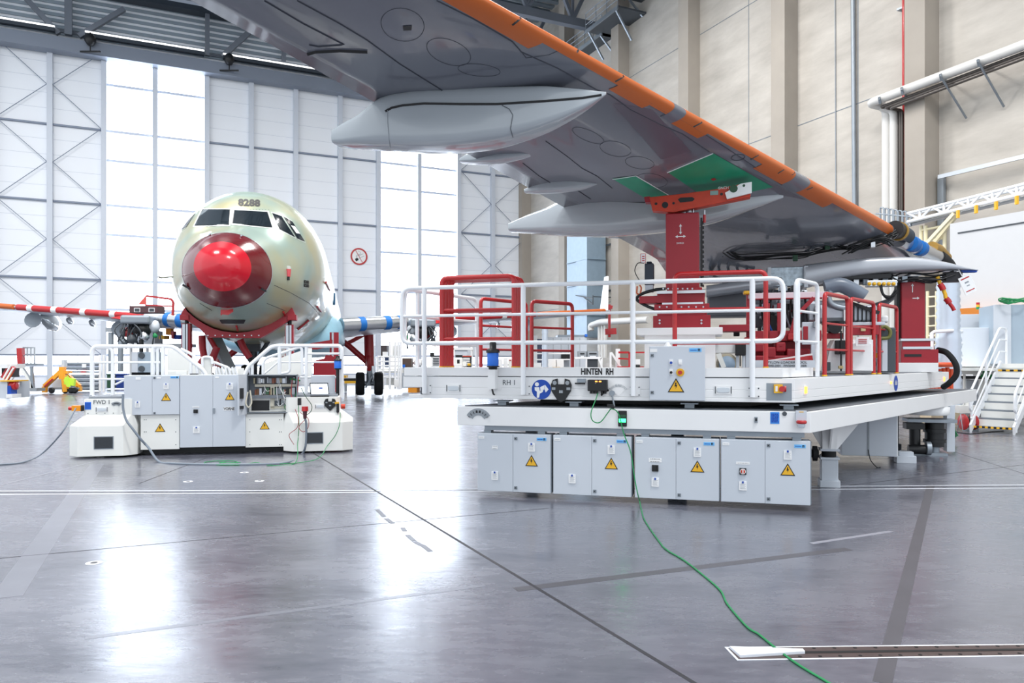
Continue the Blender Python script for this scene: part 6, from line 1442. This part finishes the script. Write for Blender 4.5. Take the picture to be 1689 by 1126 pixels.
# stairs
FS_ = Frame(11.9, 19.3, -51.5)      # u across the treads, v up the flight
SR = empty('staircase', frame=FS_, label='white steel staircase with grey treads at the right edge', cat='stairs')
NS, RS, GO, WS = 8, .205, .24, .92
for i in range(NS):
    z = .16+RS*i; v = GO*i; M().box(.0,WS,v,v+.26,z-.04,z).build('tread', GALV, SR); 
    M().box(.0,WS,v+.24,v+.255,z,z+RS-.04).build('riser', CREAM, SR)
q = M(); 
for i in range(14): q.mt(i%2).box(WS*i/14, WS*(i+1)/14, -.012, 0, .115, .165)
q.build('hazard_stripe', [YEL, BLACK], SR)
q = M(); 
for i in range(10): q.mt(i%2).box(WS*i/10, WS*(i+1)/10, GO*(NS-1)-.012, GO*(NS-1), .16+RS*(NS-1)-.045, .165+RS*(NS-1))
q.build('hazard_stripe', [YEL, BLACK], SR)
L_ = GO*NS; Z_ = RS*NS
for u in (-.05, WS): M().hexa([(u,-.12,0),(u+.05,-.12,0),(u+.05,L_,Z_-.05),(u,L_,Z_-.05)],[(u,-.16,.20),(u+.05,-.16,.20),(u+.05,L_,Z_+.20),(u,L_,Z_+.20)]).build('stringer', WRAIL, SR)
for u in (-.05, WS+.03):
    q = M(); q.pipe([(u,-.02,.55),(u,-.1,.6),(u,-.1,1.0),(u,L_,Z_+1.1),(u,L_+.5,Z_+1.1),(u,L_+.5,Z_)], .03, .12)
    q.tube([(u,-.05,.35),(u,L_,Z_+.45),(u,L_+.5,Z_+.45)], .02); q.tube([(u,-.05,.65),(u,L_,Z_+.78),(u,L_+.5,Z_+.78)], .02)
    for v in (0, L_*.5): q.tube([(u,v,v/L_*Z_+.05),(u,v,v/L_*Z_+1.05)], .03)
    q.build('handrail', WRAIL, SR)
q = M(); q.box(-1.3,0,L_-.4,L_+1,Z_-.08,Z_); q.box(0,WS+1.5,L_,L_+1.5,Z_-.08,Z_); q.build('landing', CREAM, SR)
# cable reel
RL = empty('cable_reel', *tuple(flo(1597,711)), label='red cable reel with black cable on the floor at the foot of the stairs', cat='reel')
for s_ in (-1,1): M().lathe((s_*.13-.01,0,.24), [(.05,0),(.20,.0),(.21,.01),(.20,.02),(.05,.02)], 24, axis=(1,.15,0)).build('reel_flange', RED, RL)
M().lathe((-.10,0,.24), [(.14,0),(.15,.05),(.14,.1),(.15,.15),(.14,.2)], 20, axis=(1,.15,0)).build('wound_cable', BLACK, RL)
q = M(); q.tube([(-.2,-.1,.02),(-.2,.0,.46),(.2,.05,.46),(.2,-.1,.02)], .012, 6); q.tube([(-.2,.15,.02),(-.2,0,.3)], .012, 6); q.tube([(.2,.15,.02),(.2,0,.3)], .012, 6); q.box(-.2,.2,-.12,-.09,.01,.04); q.build('stand', GALV, RL)
q = M(); q.tube([at(1596,655,20),at(1596,700,20)], .06); q.box(*(lambda a: (a.x-.25,a.x+.25,a.y-.2,a.y+.2,a.z-.2,a.z))(at(1590,668,20))); q.build('post_with_tray', CREAM, label='short white post with grey tray standing behind the cable reel', cat='post')
q = M(); q.tube(spline([flo(1575,712)+Vector((0,0,.012)),flo(1600,716)+Vector((0,0,.012)),flo(1630,713)+Vector((0,0,.012)),flo(1655,711)+Vector((0,0,.012))],5),.012,6); q.build('cable', BLACK, label='black cable lying on the floor in front of the stairs', cat='cable')
q = M(); random.seed(2)
for i in range(7): a = at(1566+i*1.2,672,16.8); q.tube(spline([a, a+Vector((.02,0,-.25)), a+Vector((random.uniform(-.1,.1),-.05,-.5-.03*i)), Vector((a.x+random.uniform(-.15,.15), a.y-.1, .15))],4),.012,5)
q.build('green_cable_bunch', GREENC, label='bunch of green cables hanging to the floor at the dock right end', cat='cable')
# ================================================================== TOOLING ON THE RIGHT DOCK (between the two jacks)
TL = empty('pylon_loading_tool', frame=FR, label='red and white pylon loading tool standing on the dock between the two crimson jacks', cat='machine')
def tb(px0, px1, py0, py1, v, d, name, mt, bev=.006, par=TL): q = M(); fbox(q, px0, px1, py0, py1, v, d); return q.build(name, mt, par, bevel=bev)
def tt(pts, v, w, name, mt, par=TL): 
    q = M()
    for a, b in zip(pts, pts[1:]): q.bar(FR.p(*a, v), FR.p(*b, v), w)
    return q.build(name, mt, par)
tb(1180,1214,562,582,2.0,.5,'white_block',WHITE); tb(1213,1230,560,586,1.9,.25,'motor',BLACK,.01); tb(1214,1219,586,607,1.95,.06,'support_foot',CAB); tb(1224,1229,586,607,1.95,.06,'support_foot',CAB); tb(1220,1222,586,604,1.95,.04,'spindle',BLACK); tb(1230,1238,565,607,2.0,.4,'side_plate',CAB)
q = M(); u, z = FR.on(1199,600,2.0); q.mt(0).lathe((u,1.95,z), [(.12,0),(.155,.01),(.16,.05),(.155,.09),(.12,.10)], 24, axis=(0,1,0)); q.mt(1).lathe((u,1.93,z), [(.03,0),(.12,.01),(.12,.10)], 20, axis=(0,1,0)); q.build('castor_wheel', [mat('tyre_tan', srgb(170,160,140), .6), mat('wheel_blue_grey', srgb(140,160,180), .5)], TL)
tt([(1185,583),(1194,606)],1.9,.07,'castor_fork',CREAM)
tb(1186,1246,535,546,2.3,.5,'red_base_beam',DRED); tb(1240,1355,545,562,2.6,.5,'red_base_beam',DRED)
tb(1233,1366,482,492,2.6,.12,'top_beam',mat('pinkish_beam', srgb(226,205,212), .4)); tb(1232,1366,491,493,2.59,.14,'top_beam_edge',DRED)
tb(1226,1240,479,485,2.5,.15,'yellow_cap',YEL,.02)
for x0, x1, y0, y1 in ((1231,1237,484,556),(1312,1317,490,562),(1262,1270,500,562),(1282,1288,500,562)): tb(x0,x1,y0,y1,2.6,.1,'red_post',DRED)
tt([(1318,516),(1342,491)],2.6,.06,'red_brace',DRED); tt([(1303,560),(1313,524)],2.6,.08,'red_brace',DRED)
tb(1228,1250,556,566,2.4,.3,'red_bracket',RED); tb(1300,1322,550,560,2.4,.3,'red_bracket',RED)
for x0, x1, y0, y1 in ((1246,1262,566,580),(1264,1280,572,592),(1280,1296,564,580),(1298,1336,575,592),(1246,1340,586,600),(1282,1292,568,574)): tb(x0,x1,y0,y1,2.2,.5,'red_gearbox',DRED,.02)
tt([(1262,596),(1340,584)],1.9,.025,'pale_rod',PAPER); tt([(1265,600),(1340,590)],1.9,.07,'orange_rod',RED)
tb(1264,1284,520,548,2.9,.3,'valve_block',BLACK,.01); tb(1290,1300,500,540,2.9,.3,'valve_block',BLACK,.01)
tb(1323,1350,531,568,2.0,.06,'perforated_plate',CAB); tb(1325,1333,538,560,1.98,.03,'slot_opening',DRED); tb(1338,1350,568,596,2.0,.1,'perforated_plate',CAB); tb(1342,1348,530,540,1.9,.1,'blue_clamp',GALV)
tb(1330,1400,495,532,3.1,.5,'silver_housing',mat('silver_sheet', srgb(178,184,192), .3, .5, noise=.2),.05); tb(1345,1400,500,532,2.9,.3,'silver_housing',mat('silver_sheet', (0,0,0)),.08)
q = M(); P_ = [FR.p(*p, 2.9) for p in ((1370,480),(1366,490),(1372,502),(1390,508),(1402,506))]; q.tube(spline(P_,5), .05, 8); q.build('grey_hose', GALV, TL)
q = M(); P_ = [FR.p(*p, 3.0) for p in ((1360,474),(1385,470),(1405,478),(1425,490))]; q.tube(spline(P_,5), .12, 10); q.build('wrapped_hose', mat('grey_wrap', srgb(110,120,134), .3, noise=.3), TL)
tb(1404,1447,503,530,3.2,.4,'slatted_body',mat('silver_sheet', (0,0,0)),.03)
for i in range(6): tb(1408+i*7,1409.6+i*7,500+i*1.5,531,3.15,.06,'black_clamp',BLACK,0)
tb(1392,1460,531,536,3.1,.4,'white_shelf',CAB); tt([(1405,500),(1450,516)],3.1,.05,'black_pipe',BLACK)
q = M(); u, z = FR.on(1376,540,2.9); q.cyl((u,2.8,z),(u,3.1,z),.10,n=20); q.box(u-.16,u+.16,2.8,3.1,z+.05,z+.1); q.build('black_roller', BLACK, TL)
tb(1358,1400,549,558,2.9,.2,'red_cross_beam',DRED); tb(1395,1450,536,552,3.1,.3,'red_cross_beam',DRED); tb(1420,1428,540,546,3.05,.05,'tan_plate',mat('tan_plate', srgb(205,185,140), .5))
tb(1392,1398,511,590,2.8,.1,'white_column',WHITE); 
q = M(); q.prism([FR.on(*p,2.7) for p in ((1362,606),(1370,572),(1377,560),(1440,560),(1440,612),(1362,612))], 2.7, 3.2); q.build('white_cart_body', WHITE, TL)
tb(1378,1396,561,584,2.6,.1,'motor',BLACK,.01); tb(1386,1389,545,612,2.58,.03,'spindle',BLACK); tb(1383,1391,603,608,2.55,.05,'brass_nut',mat('brass', srgb(200,180,130), .3, .6))
tb(1361,1370,597,611,2.6,.3,'grey_tray',DGREY); tb(1402,1438,566,611,2.62,.6,'white_cart_panel',WHITE)
q = M(); u, z = FR.on(1440,600,2.9); q.lathe((u,3.1,z), [(.05,0),(.09,.01),(.10,.05),(.09,.09)], 24, axis=(0,1,0)); q.build('castor_wheel', RUBBER, TL)
pt_ = tb(1412,1434,556,570,2.5,.02,'paper_sheets',PAPER,0)
for i in range(3): tb(1416,1430,559+i*3,560+i*3,2.49,.01,'red_print',RED,0,pt_)
tb(1452,1478,540,614,3.6,.5,'dark_unit',DGREY,.02); tb(1455,1464,556,612,3.5,.06,'white_column',CAB); tb(1452,1466,520,532,3.8,.3,'white_unit',WHITE,.03)
q = M(); P_ = [FR.p(*p, 3.5) for p in ((1450,545),(1458,538),(1468,545),(1466,556),(1454,558))]; q.tube(spline(P_,5), .03, 7); q.build('yellow_green_cable', mat('olive_cable', srgb(110,110,50), .5), TL)
tb(1438,1450,582,590,3.4,.1,'yellow_box',YEL)
for i, (x, y, w_, h_, mt) in enumerate([(1250,505,7,12,GALV),(1262,498,9,8,BLACK),(1276,502,7,14,CAB),(1290,520,6,9,ALU),(1300,500,8,10,BLACK),(1268,532,10,7,GALV),(1240,520,8,16,DGREY),(1322,505,9,12,BLACK),(1296,545,7,7,PAPER),(1250,540,6,9,BLACK),(1272,484,16,6,ALU),(1305,470,14,8,BLACK),(1285,472,14,8,GALV),(1210,545,10,9,BLACK),(1322,478,10,6,ALU)]):
    tb(x,x+w_,y,y+h_,2.8+.1*(i%3),.15,'fitting',mt,.01)
random.seed(21)
for k in range(40):
    x, y = random.uniform(1240,1345), random.uniform(486,560); w_, h_ = random.uniform(3,11), random.uniform(3,11)
    tb(x,x+w_,y,y+h_,3.0+random.uniform(0,.4),random.uniform(.05,.2),'fitting',random.choice([BLACK,BLACK,DGREY,GALV,ALU,DRED,STEEL,DGREY]),.01)
tb(1236,1350,494,540,3.45,.1,'rear_panel',mat('pylon_dark', (0,0,0)),.02); tb(1240,1350,560,600,3.0,.1,'rear_red_frame',DRED,.02)
random.seed(9)
for k in range(9):
    x, y = 1245+k*10, 475+random.uniform(0,20); P_ = [FR.p(x,y,2.8),FR.p(x+random.uniform(-8,8),y+20,2.75),FR.p(x+random.uniform(-8,12),y+40+random.uniform(0,25),2.8)]
    q = M().tube(spline(P_,4), .018, 6); q.build('hydraulic_hose', random.choice([BLACK,BLACK,GALV,BLUE]), TL)
# ================================================================== FAR BACKGROUND, LEFT AND CENTRE
def grp(name, X, Y, label, cat, group=None, deg=0): return empty(name, X, Y, 0, deg, label, cat, group)
class Far:
    """helper to build a far thing: pixels at one depth"""
    def __init__(s, name, px, Y, label, cat, group=None):
        s.Y = Y; s.X = (px-CX)/F*Y; s.o = grp(name, s.X, Y, label, cat, group)
    def P(s, px, py, dv=0): Y = s.Y+dv; return Vector(((px-CX)/F*Y-s.X, dv, max(0, H-(py-CY)*Y/F)))
    def box(s, name, px0, px1, py0, py1, dv, d, mt, bev=0):
        a, b = s.P(px0,py0,dv), s.P(px1,py1,dv); return M().box(a.x,b.x,dv,dv+d,b.z,a.z).build(name, mt, s.o, bevel=bev)
    def tube(s, name, pts, r, mt, dv=0, n=8): return M().tube([s.P(*p, dv) for p in pts], r, n).build(name, mt, s.o)
    def bar(s, name, pts, w, mt, dv=0):
        q = M()
        for a, b in zip(pts, pts[1:]): q.bar(s.P(*a, dv), s.P(*b, dv), w)
        return q.build(name, mt, s.o)
OR2 = mat('jack_orange', srgb(250,170,40), .45); HIV = mat('hi_vis_yellow', srgb(200,240,70), .6)
t = Far('tripod_jack', 105, 43, 'orange three-legged aircraft jack standing at far left', 'jack')
t.bar('mast', [(103,605),(103,625)], .28, OR2); t.bar('leg', [(101,612),(74,637),(74,647)], .22, OR2); t.bar('leg', [(105,612),(109,646)], .25, OR2); t.bar('leg', [(106,614),(131,637),(131,645)], .22, OR2, .5); t.box('jack_head', 101,106,593,606,0,.3,CAB); t.box('collar', 95,111,612,616,-.1,.5,OR2)
t.box('control_box', 87,101,625,640,.6,.5,CAB); t.bar('red_strip', [(87,625),(74,637)], .08, RED, -.2)
for px in (86,108,118,124): 
    c = t.P(px,643); M().lathe((c.x,-.1,.18), [(.1,0),(.17,.02),(.17,.1)], 14, axis=(0,1,0)).build('castor_wheel', BLACK, t.o)
t.box('trolley_base', 80,128,639,642,.2,.8,GREY)
q = M(); c = at(114,632,42.4); q.hexa([(c.x-.3,c.y,.55),(c.x+.25,c.y,.45),(c.x+.25,c.y+.2,.45),(c.x-.3,c.y+.2,.55)],[(c.x-.25,c.y,.95),(c.x+.28,c.y,.85),(c.x+.28,c.y+.2,.85),(c.x-.25,c.y+.2,.95)]); q.hexa([(c.x-.1,c.y-.05,.4),(c.x+.1,c.y-.05,.4),(c.x+.1,c.y,.4),(c.x-.1,c.y,.4)],[(c.x-.3,c.y-.05,.8),(c.x-.05,c.y-.05,1.05),(c.x-.05,c.y,1.05),(c.x-.3,c.y,.8)]); q.build('safety_vest', HIV, label='yellow-green safety vest draped on the orange jack trolley', cat='vest')
t = Far('mast_trolley', 38, 42, 'white A-frame trolley with a red mast and small platform at far left', 'trolley')
t.bar('red_mast', [(34,574),(35,603)], .28, RED); t.bar('leg', [(33,604),(8,640)], .14, PAPER); t.bar('leg', [(34,604),(46,622),(54,640)], .14, CREAM); t.bar('leg', [(37,606),(55,632)], .12, GREY); t.box('platform', 38,58,599,603,0,.8,GALV); t.bar('post', [(52,604),(55,645)], .14, GALV)
t.tube('rail', [(38,573),(57,573),(57,600)], .04, GREY); 
for x in (45,51): t.tube('rail', [(x,573),(x,600)], .03, GREY)
t.tube('rail', [(33,586),(57,586)], .03, GREY); t.box('wheel_base', 49,60,640,645,-.2,.8,GREY)
t = Far('workbench', 8, 32, 'grey machine bench with red stairs and hose reel at the left edge', 'machine')
t.box('cabinet_body', -12,12,628,657,0,1.5,CAB); t.box('white_head', -12,12,600,607,0,1.2,WHITE); t.box('black_shelf', 2,12,607,622,.2,.8,BLACK); t.bar('red_step_rail', [(8,624),(20,604)], .25, RED, .3); t.bar('white_rail', [(5,625),(18,602)], .06, PAPER); t.bar('white_rail', [(10,627),(22,607)], .06, PAPER); t.box('yellow_edge', 0,22,627,629,-.1,1,YEL)
t.box('blue_unit', 12,18,636,650,0,.4,SBLUE); t.box('foot', 10,20,650,656,-.2,.6,WHITE)
c = t.P(23,635,.2); M().lathe((c.x-.12,.2,c.z), [(.1,0),(.2,.01),(.2,.24),(.1,.25)], 16, axis=(1,0,0)).build('hose_reel', RED, t.o)
t = Far('tube_rack', 145, 46, 'rack of long horizontal grey tubes behind the orange jack', 'rack')
for y in (600,607,613,620,627,634,640): t.tube('long_tube', [(106,y),(163,y+.5)], .11 if y != 613 else .06, GALV)
t.box('red_block', 133,140,612,615,-.2,.3,RED)
for x in (165,171): t.tube('rack_post', [(x,585),(x,648)], .08, WHITE)
t.box('notice', 135,142,600,606,-.2,.03,PAPER)
for px, mt, lab in ((182,DGREEN,'dark green wheeled bin, left one of the pair behind the nose dock'),(200,mat('bin_blue', srgb(25,55,130), .5),'dark blue wheeled bin, right one of the pair behind the nose dock')):
    b_ = Far('wheeled_bin', px, 49, lab, 'bin', 'wheeled bins'); w_ = 6 if px < 190 else 9
    b_.box('bin_body', px-w_,px+w_,618,640,0,.7,mt,.04); b_.box('bin_lid', px-w_-.7,px+w_+.7,616,618.5,-.05,.8,mt,.02)
t = Far('lifting_column_pair', 190, 40, 'two grey round lifting columns standing behind the nose dock left railing', 'column')
t.tube('column', [(183,548),(183,613)], .15, GALV); t.tube('column', [(199,545),(199,613)], .15, GALV); t.box('head_box', 174,204,540,547,-.2,.6,GREY)
t = Far('machine_cabinet', 232, 30, 'grey blue machine cabinet with two round fans behind the nose dock', 'cabinet')
t.box('cabinet_body', 217,248,580,616,0,1,mat('cabinet_bluegrey', srgb(150,170,180), .45)); t.box('light_door', 217,227,580,614,-.03,.03,CAB); t.box('black_plinth', 217,248,614,640,0,1,BLACK); t.tube('spindle', [(233,560),(233,580)], .09, BLACK)
for y in (586,608): c = t.P(234,y); M().cyl((c.x,-.05,c.z),(c.x,0,c.z),.12,n=18).build('fan_grille', DGREY, t.o)
t = Far('work_platform', 270, 33, 'white wheeled work platform with railing under the left engine pylon', 'platform')
t.box('deck', 212,300,566,572,0,1.5,WHITE); t.box('equipment_box', 212,255,545,566,.4,.8,CAB); t.box('yellow_box', 262,271,553,559,0,.5,YEL); t.box('blue_bag', 284,296,552,559,0,.5,SBLUE); t.tube('rail', [(261,540),(298,540)], .04, PAPER); t.box('orange_unit', 273,282,541,552,.2,.3,ORANGE); t.box('red_bag', 282,286,546,558,-.1,.3,RED)
for x in (216,243,262,296): t.tube('post', [(x,572),(x,645)], .07, WHITE)
t = Far('towing_frame', 245, 27, 'thin red tube frame with pennant above the left pylon', 'frame')
t.bar('red_tube', [(242,488),(282,493),(286,498),(285,520)], .07, RED); t.bar('red_tube', [(240,503),(286,505)], .05, RED)
q = M(); a, b, c = t.P(241,487), t.P(241,502), t.P(228,502); q.add([a,b,c],[(0,1,2)]); q.build('pennant', mat('salmon_red', srgb(225,90,80), .5), t.o, solid=.03)
t = Far('brown_crate', 235, 28, 'dark reddish crate with two white framed windows on top of the left pylon', 'crate')
t.box('crate_body', 213,260,504,516,0,.6,mat('crate_brown', srgb(88,58,62), .6),.02)
for x in (221,245): t.box('window_frame', x,x+10,507.5,514.5,-.02,.02,PAPER); t.box('window_opening', x+1.2,x+8.8,508.6,513.6,-.03,.02,DGREY)
# centre
t = Far('yellow_tow_table', 580, 45, 'low black and yellow wheeled table behind the main wheels', 'table')
t.box('table_top', 566,592,624,628,0,1.5,BLACK); t.box('yellow_frame', 568,590,628,632,-.05,1.5,YEL); t.box('yellow_box', 565,571,619,623,0,.5,YEL); 
for x in (570,588): t.tube('leg', [(x,632),(x,646)], .08, GREY)
t = Far('access_tower', 640, 44, 'white access tower with machinery right of the main wheels', 'tower')
for x in (623,632,643,652,657,661): t.tube('upright', [(x,563 if x > 640 else 588),(x,642)], .07, WRAIL)
for y in (588,596,603,612,622): t.tube('rung', [(623,y),(662,y)], .05, WRAIL)
t.box('dark_machine', 628,638,569,590,.4,.8,mat('brown_black', srgb(64,56,58), .5),.03); t.box('white_head', 631,638,580,588,.2,.4,WHITE); t.box('blue_motor', 634,642,589,606,.3,.6,mat('motor_navy2', srgb(60,76,110), .5),.05); t.box('deck', 622,664,608,615,0,1.5,CREAM); t.box('cabinet_body', 637,650,620,635,.3,.8,CREAM); t.box('glass_screen', 647,660,569,590,.6,.1,mat('pale_panel', srgb(232,232,230), .5)); t.box('column', 612,618,570,642,.2,.4,CAB); t.box('low_unit', 650,657,626,638,-.1,.5,WHITE)
t = Far('brown_machine', 671, 46, 'dark brown machine box with blue part left of the dock railing', 'machine')
t.box('machine_body', 663,678,590,606,0,1,mat('dark_brown', srgb(84,66,58), .5),.05); t.box('blue_part', 664,668,601,606,-.1,.2,BLUE); t.box('base', 663,690,606,640,0,1,CAB)
t = Far('white_robot_base', 692, 47, 'white rounded machine with small red joint seen through the left railing', 'machine')
t.box('machine_body', 681,696,592,604,0,1,WHITE,.2); t.box('red_joint', 678,681,597,602,0,.3,RED); t.box('plinth', 679,730,604,640,.2,1,CAB)
k = 0
for px0, px1, lab in ((714,724,'white tool cabinet with dark drawers left of the parked red gates'),(764,775,'black drawer cabinet right of the parked red gates')):
    t = Far('tool_cabinet', px0, 48, lab, 'cabinet', 'tool cabinets'); t.box('cabinet_body', px0-2,px1+2,588,612,0,.8,BLACK if k else WHITE)
    for i in range(5): t.box('drawer', px0,px1,590+i*2.7,591.6+i*2.7,-.03,.03,PAPER if k else DGREY)
    t.box('top', px0-2,px1+2,586.5,588,-.02,.84,ORG if k else BLACK); k += 1
t = Far('monitor_stand', 712, 47, 'dark monitor on a white stand beside the tool cabinet', 'monitor'); t.box('monitor', 709,716,581,588,0,.15,BLACK,.02); t.box('stand', 711,713,588,607,.05,.1,WHITE)
t = Far('cream_machine', 756, 46, 'cream machine with black seat on top between railing posts', 'machine')
t.box('machine_body', 750,763,590,602,0,1,CREAM,.08); t.box('black_top', 751,762,585,589,.1,.6,BLACK,.03); t.box('base', 745,763,601,607,-.1,1.2,WHITE); t.box('slots', 754,758,593,599,-.03,.05,BLACK); t.box('side_box', 763,769,596,604,0,.6,CREAM); t.box('yellow_lamp', 771,776,599,603,-.2,.3,YEL,.02)
t = Far('wall_screen', 760, 50, 'pale blue grey panel wall behind the parked red gates', 'panel'); t.box('panel_face', 749,771,577,607,0,.2,CAB); t.box('panel_top', 747,780,573,577,-.1,.3,WHITE); t.tube('post', [(778,560),(778,610)], .08, WHITE)
t = Far('cabinet_row', 835, 50, 'row of white cabinets behind the blue beacon', 'cabinet')
for i, (a, b, c) in enumerate(((822,829,592),(830,838,590),(838,845,592),(845,856,578))): t.box('cabinet_body', a,b-.5,c,612,i*.2,.8,CREAM if i == 2 else WHITE)
t.box('red_mark', 840,843,593,594.5,.35,.03,RED)
# right of centre: machine enclosures behind the railing
t = Far('machine_enclosure', 915, 40, 'long white and grey machining enclosure behind the lone red gate', 'machine')
t.box('grey_block', 920,968,552,566,1.0,2,GALV); t.box('white_panels', 903,968,556,606,.8,2,CAB); t.box('left_unit', 880,886,553,606,.6,1,WHITE); t.box('dark_louvre', 886,896,559,604,.7,1,mat('louvre_navy', srgb(70,78,100), .5))
for x in (912,925,937,956): t.box('panel_gap', x,x+.7,557,604,.78,.03,GREY)
t.tube('rail', [(884,583),(940,583)], .04, PAPER); t.tube('rail', [(884,593),(940,593)], .04, PAPER); t.box('white_cabinet', 903,917,593,607,-.5,.8,WHITE); t.box('white_cabinet', 918,930,593,607,-.4,.8,WHITE); t.box('blue_cap', 965,969,551,555,.7,.4,BLUE); t.box('dark_machine', 926,940,584,593,.2,.4,BLACK)
t.box('corner_unit', 878,893,598,607,-.6,.6,WHITE); t.box('yellow_part', 912,924,605,607.5,-1,.3,YEL)
t = Far('spiral_post', 899, 36, 'perforated silver vertical post left part of the lone red gate', 'post'); 
c = t.P(899,607); q = M().lathe((0,0,0), [(.16 if i%2 else .14, i*.12) for i in range(30)], 14); q.build('post_shell', mat('ribbed_duct_silver', (0,0,0)), t.o)
t = Far('grey_lockers', 970, 38, 'pair of grey lockers with black vents behind a white table frame', 'locker')
for a, b in ((954,967),(969,987)): t.box('locker_body', a,b,579,592,0,.6,GREY); t.box('vent', a+3,b-3,582,584,-.03,.03,BLACK); t.box('label_strip', a+4,b-4,587,590,-.03,.03,PAPER)
t.box('dark_door', 970,986,592,608,.1,.6,DGREY)
t.bar('table_frame', [(946,607),(946,590),(992,590),(992,607)], .10, PAPER, -.4); t.bar('table_frame', [(967,590),(967,607)], .08, PAPER, -.4); t.bar('table_frame', [(987,590),(994,608)], .08, PAPER, -.5)
t = Far('red_lift', 1040, 34, 'red mobile lift frame behind the right part of the front railing', 'lift')
t.bar('red_frame', [(1020,581),(1038,581),(1038,606),(1020,606)], .09, RED); t.bar('red_frame', [(1020,591),(1038,592)], .07, RED); t.bar('red_frame', [(1048,581),(1072,581)], .07, RED); t.box('lift_base', 1020,1062,604,620,-.1,1,RED); t.box('dark_wheel', 1048,1056,601,607,-.3,.4,BLACK,.05); t.box('white_body', 1048,1056,592,601,0,.4,WHITE)
t.bar('white_stair', [(1007,581),(1007,607)], .08, PAPER, .3); t.bar('white_stair', [(1008,581),(1025,607)], .09, PAPER, .3)
t.bar('mast', [(1019,575),(1019,610)], .18, WHITE, .5)
t = Far('grey_canvas_heap', 1003, 38, 'heap of grey canvas beside the white table frame', 'canvas'); q = M(); c = t.P(1000,606); q.lathe((0,0,1.0), [(.9,0),(.75,.25),(.45,.5),(.1,.75)], 9); q.build('folded_canvas', mat('canvas_grey', srgb(150,148,148), .8, noise=.3), t.o); M().box(-.9,.9,-.5,.5,0,1.0).build('crate', GREY, t.o)
# ================================================================== LIGHT AND CAMERA
w = bpy.data.worlds.new('sky'); scene.world = w; w.use_nodes = True
bg = w.node_tree.nodes['Background']; bg.inputs['Color'].default_value = (0.86, 0.93, 1.0, 1); bg.inputs['Strength'].default_value = 1.05
def area(name, loc, size, sy, power, rot, col=(1,1,1)):
    l = bpy.data.lights.new(name, 'AREA'); l.shape = 'RECTANGLE'; l.size = size; l.size_y = sy; l.energy = power; l.color = col
    o = bpy.data.objects.new(name, l); COL.objects.link(o); o.location = loc; o.rotation_euler = rot; return o
for i, (x, y) in enumerate([(-14,8),(-12,26),(4,16),(2,34),(-26,30),(9,0)]):
    area('overhead_fill', (x, y, 25.5), 6, 3, 2600, (0,0,0), (1,.98,.96))  # unseen overhead fill, added to brighten decks and other upper faces
cam = bpy.data.cameras.new('camera'); co = bpy.data.objects.new('camera', cam); COL.objects.link(co)
co.location = (0,0,H); co.rotation_euler = (math.pi/2,0,0)
cam.sensor_width = 36; cam.lens = 36*F/1689; cam.shift_x = 0; cam.shift_y = (CY-563)/1689
cam.clip_start = 0.05; cam.clip_end = 300
scene.camera = co
vs = scene.view_settings; vs.view_transform = 'Standard'; vs.look = 'None'; vs.gamma = 1; vs.exposure = 0.45; vs.use_curve_mapping = False
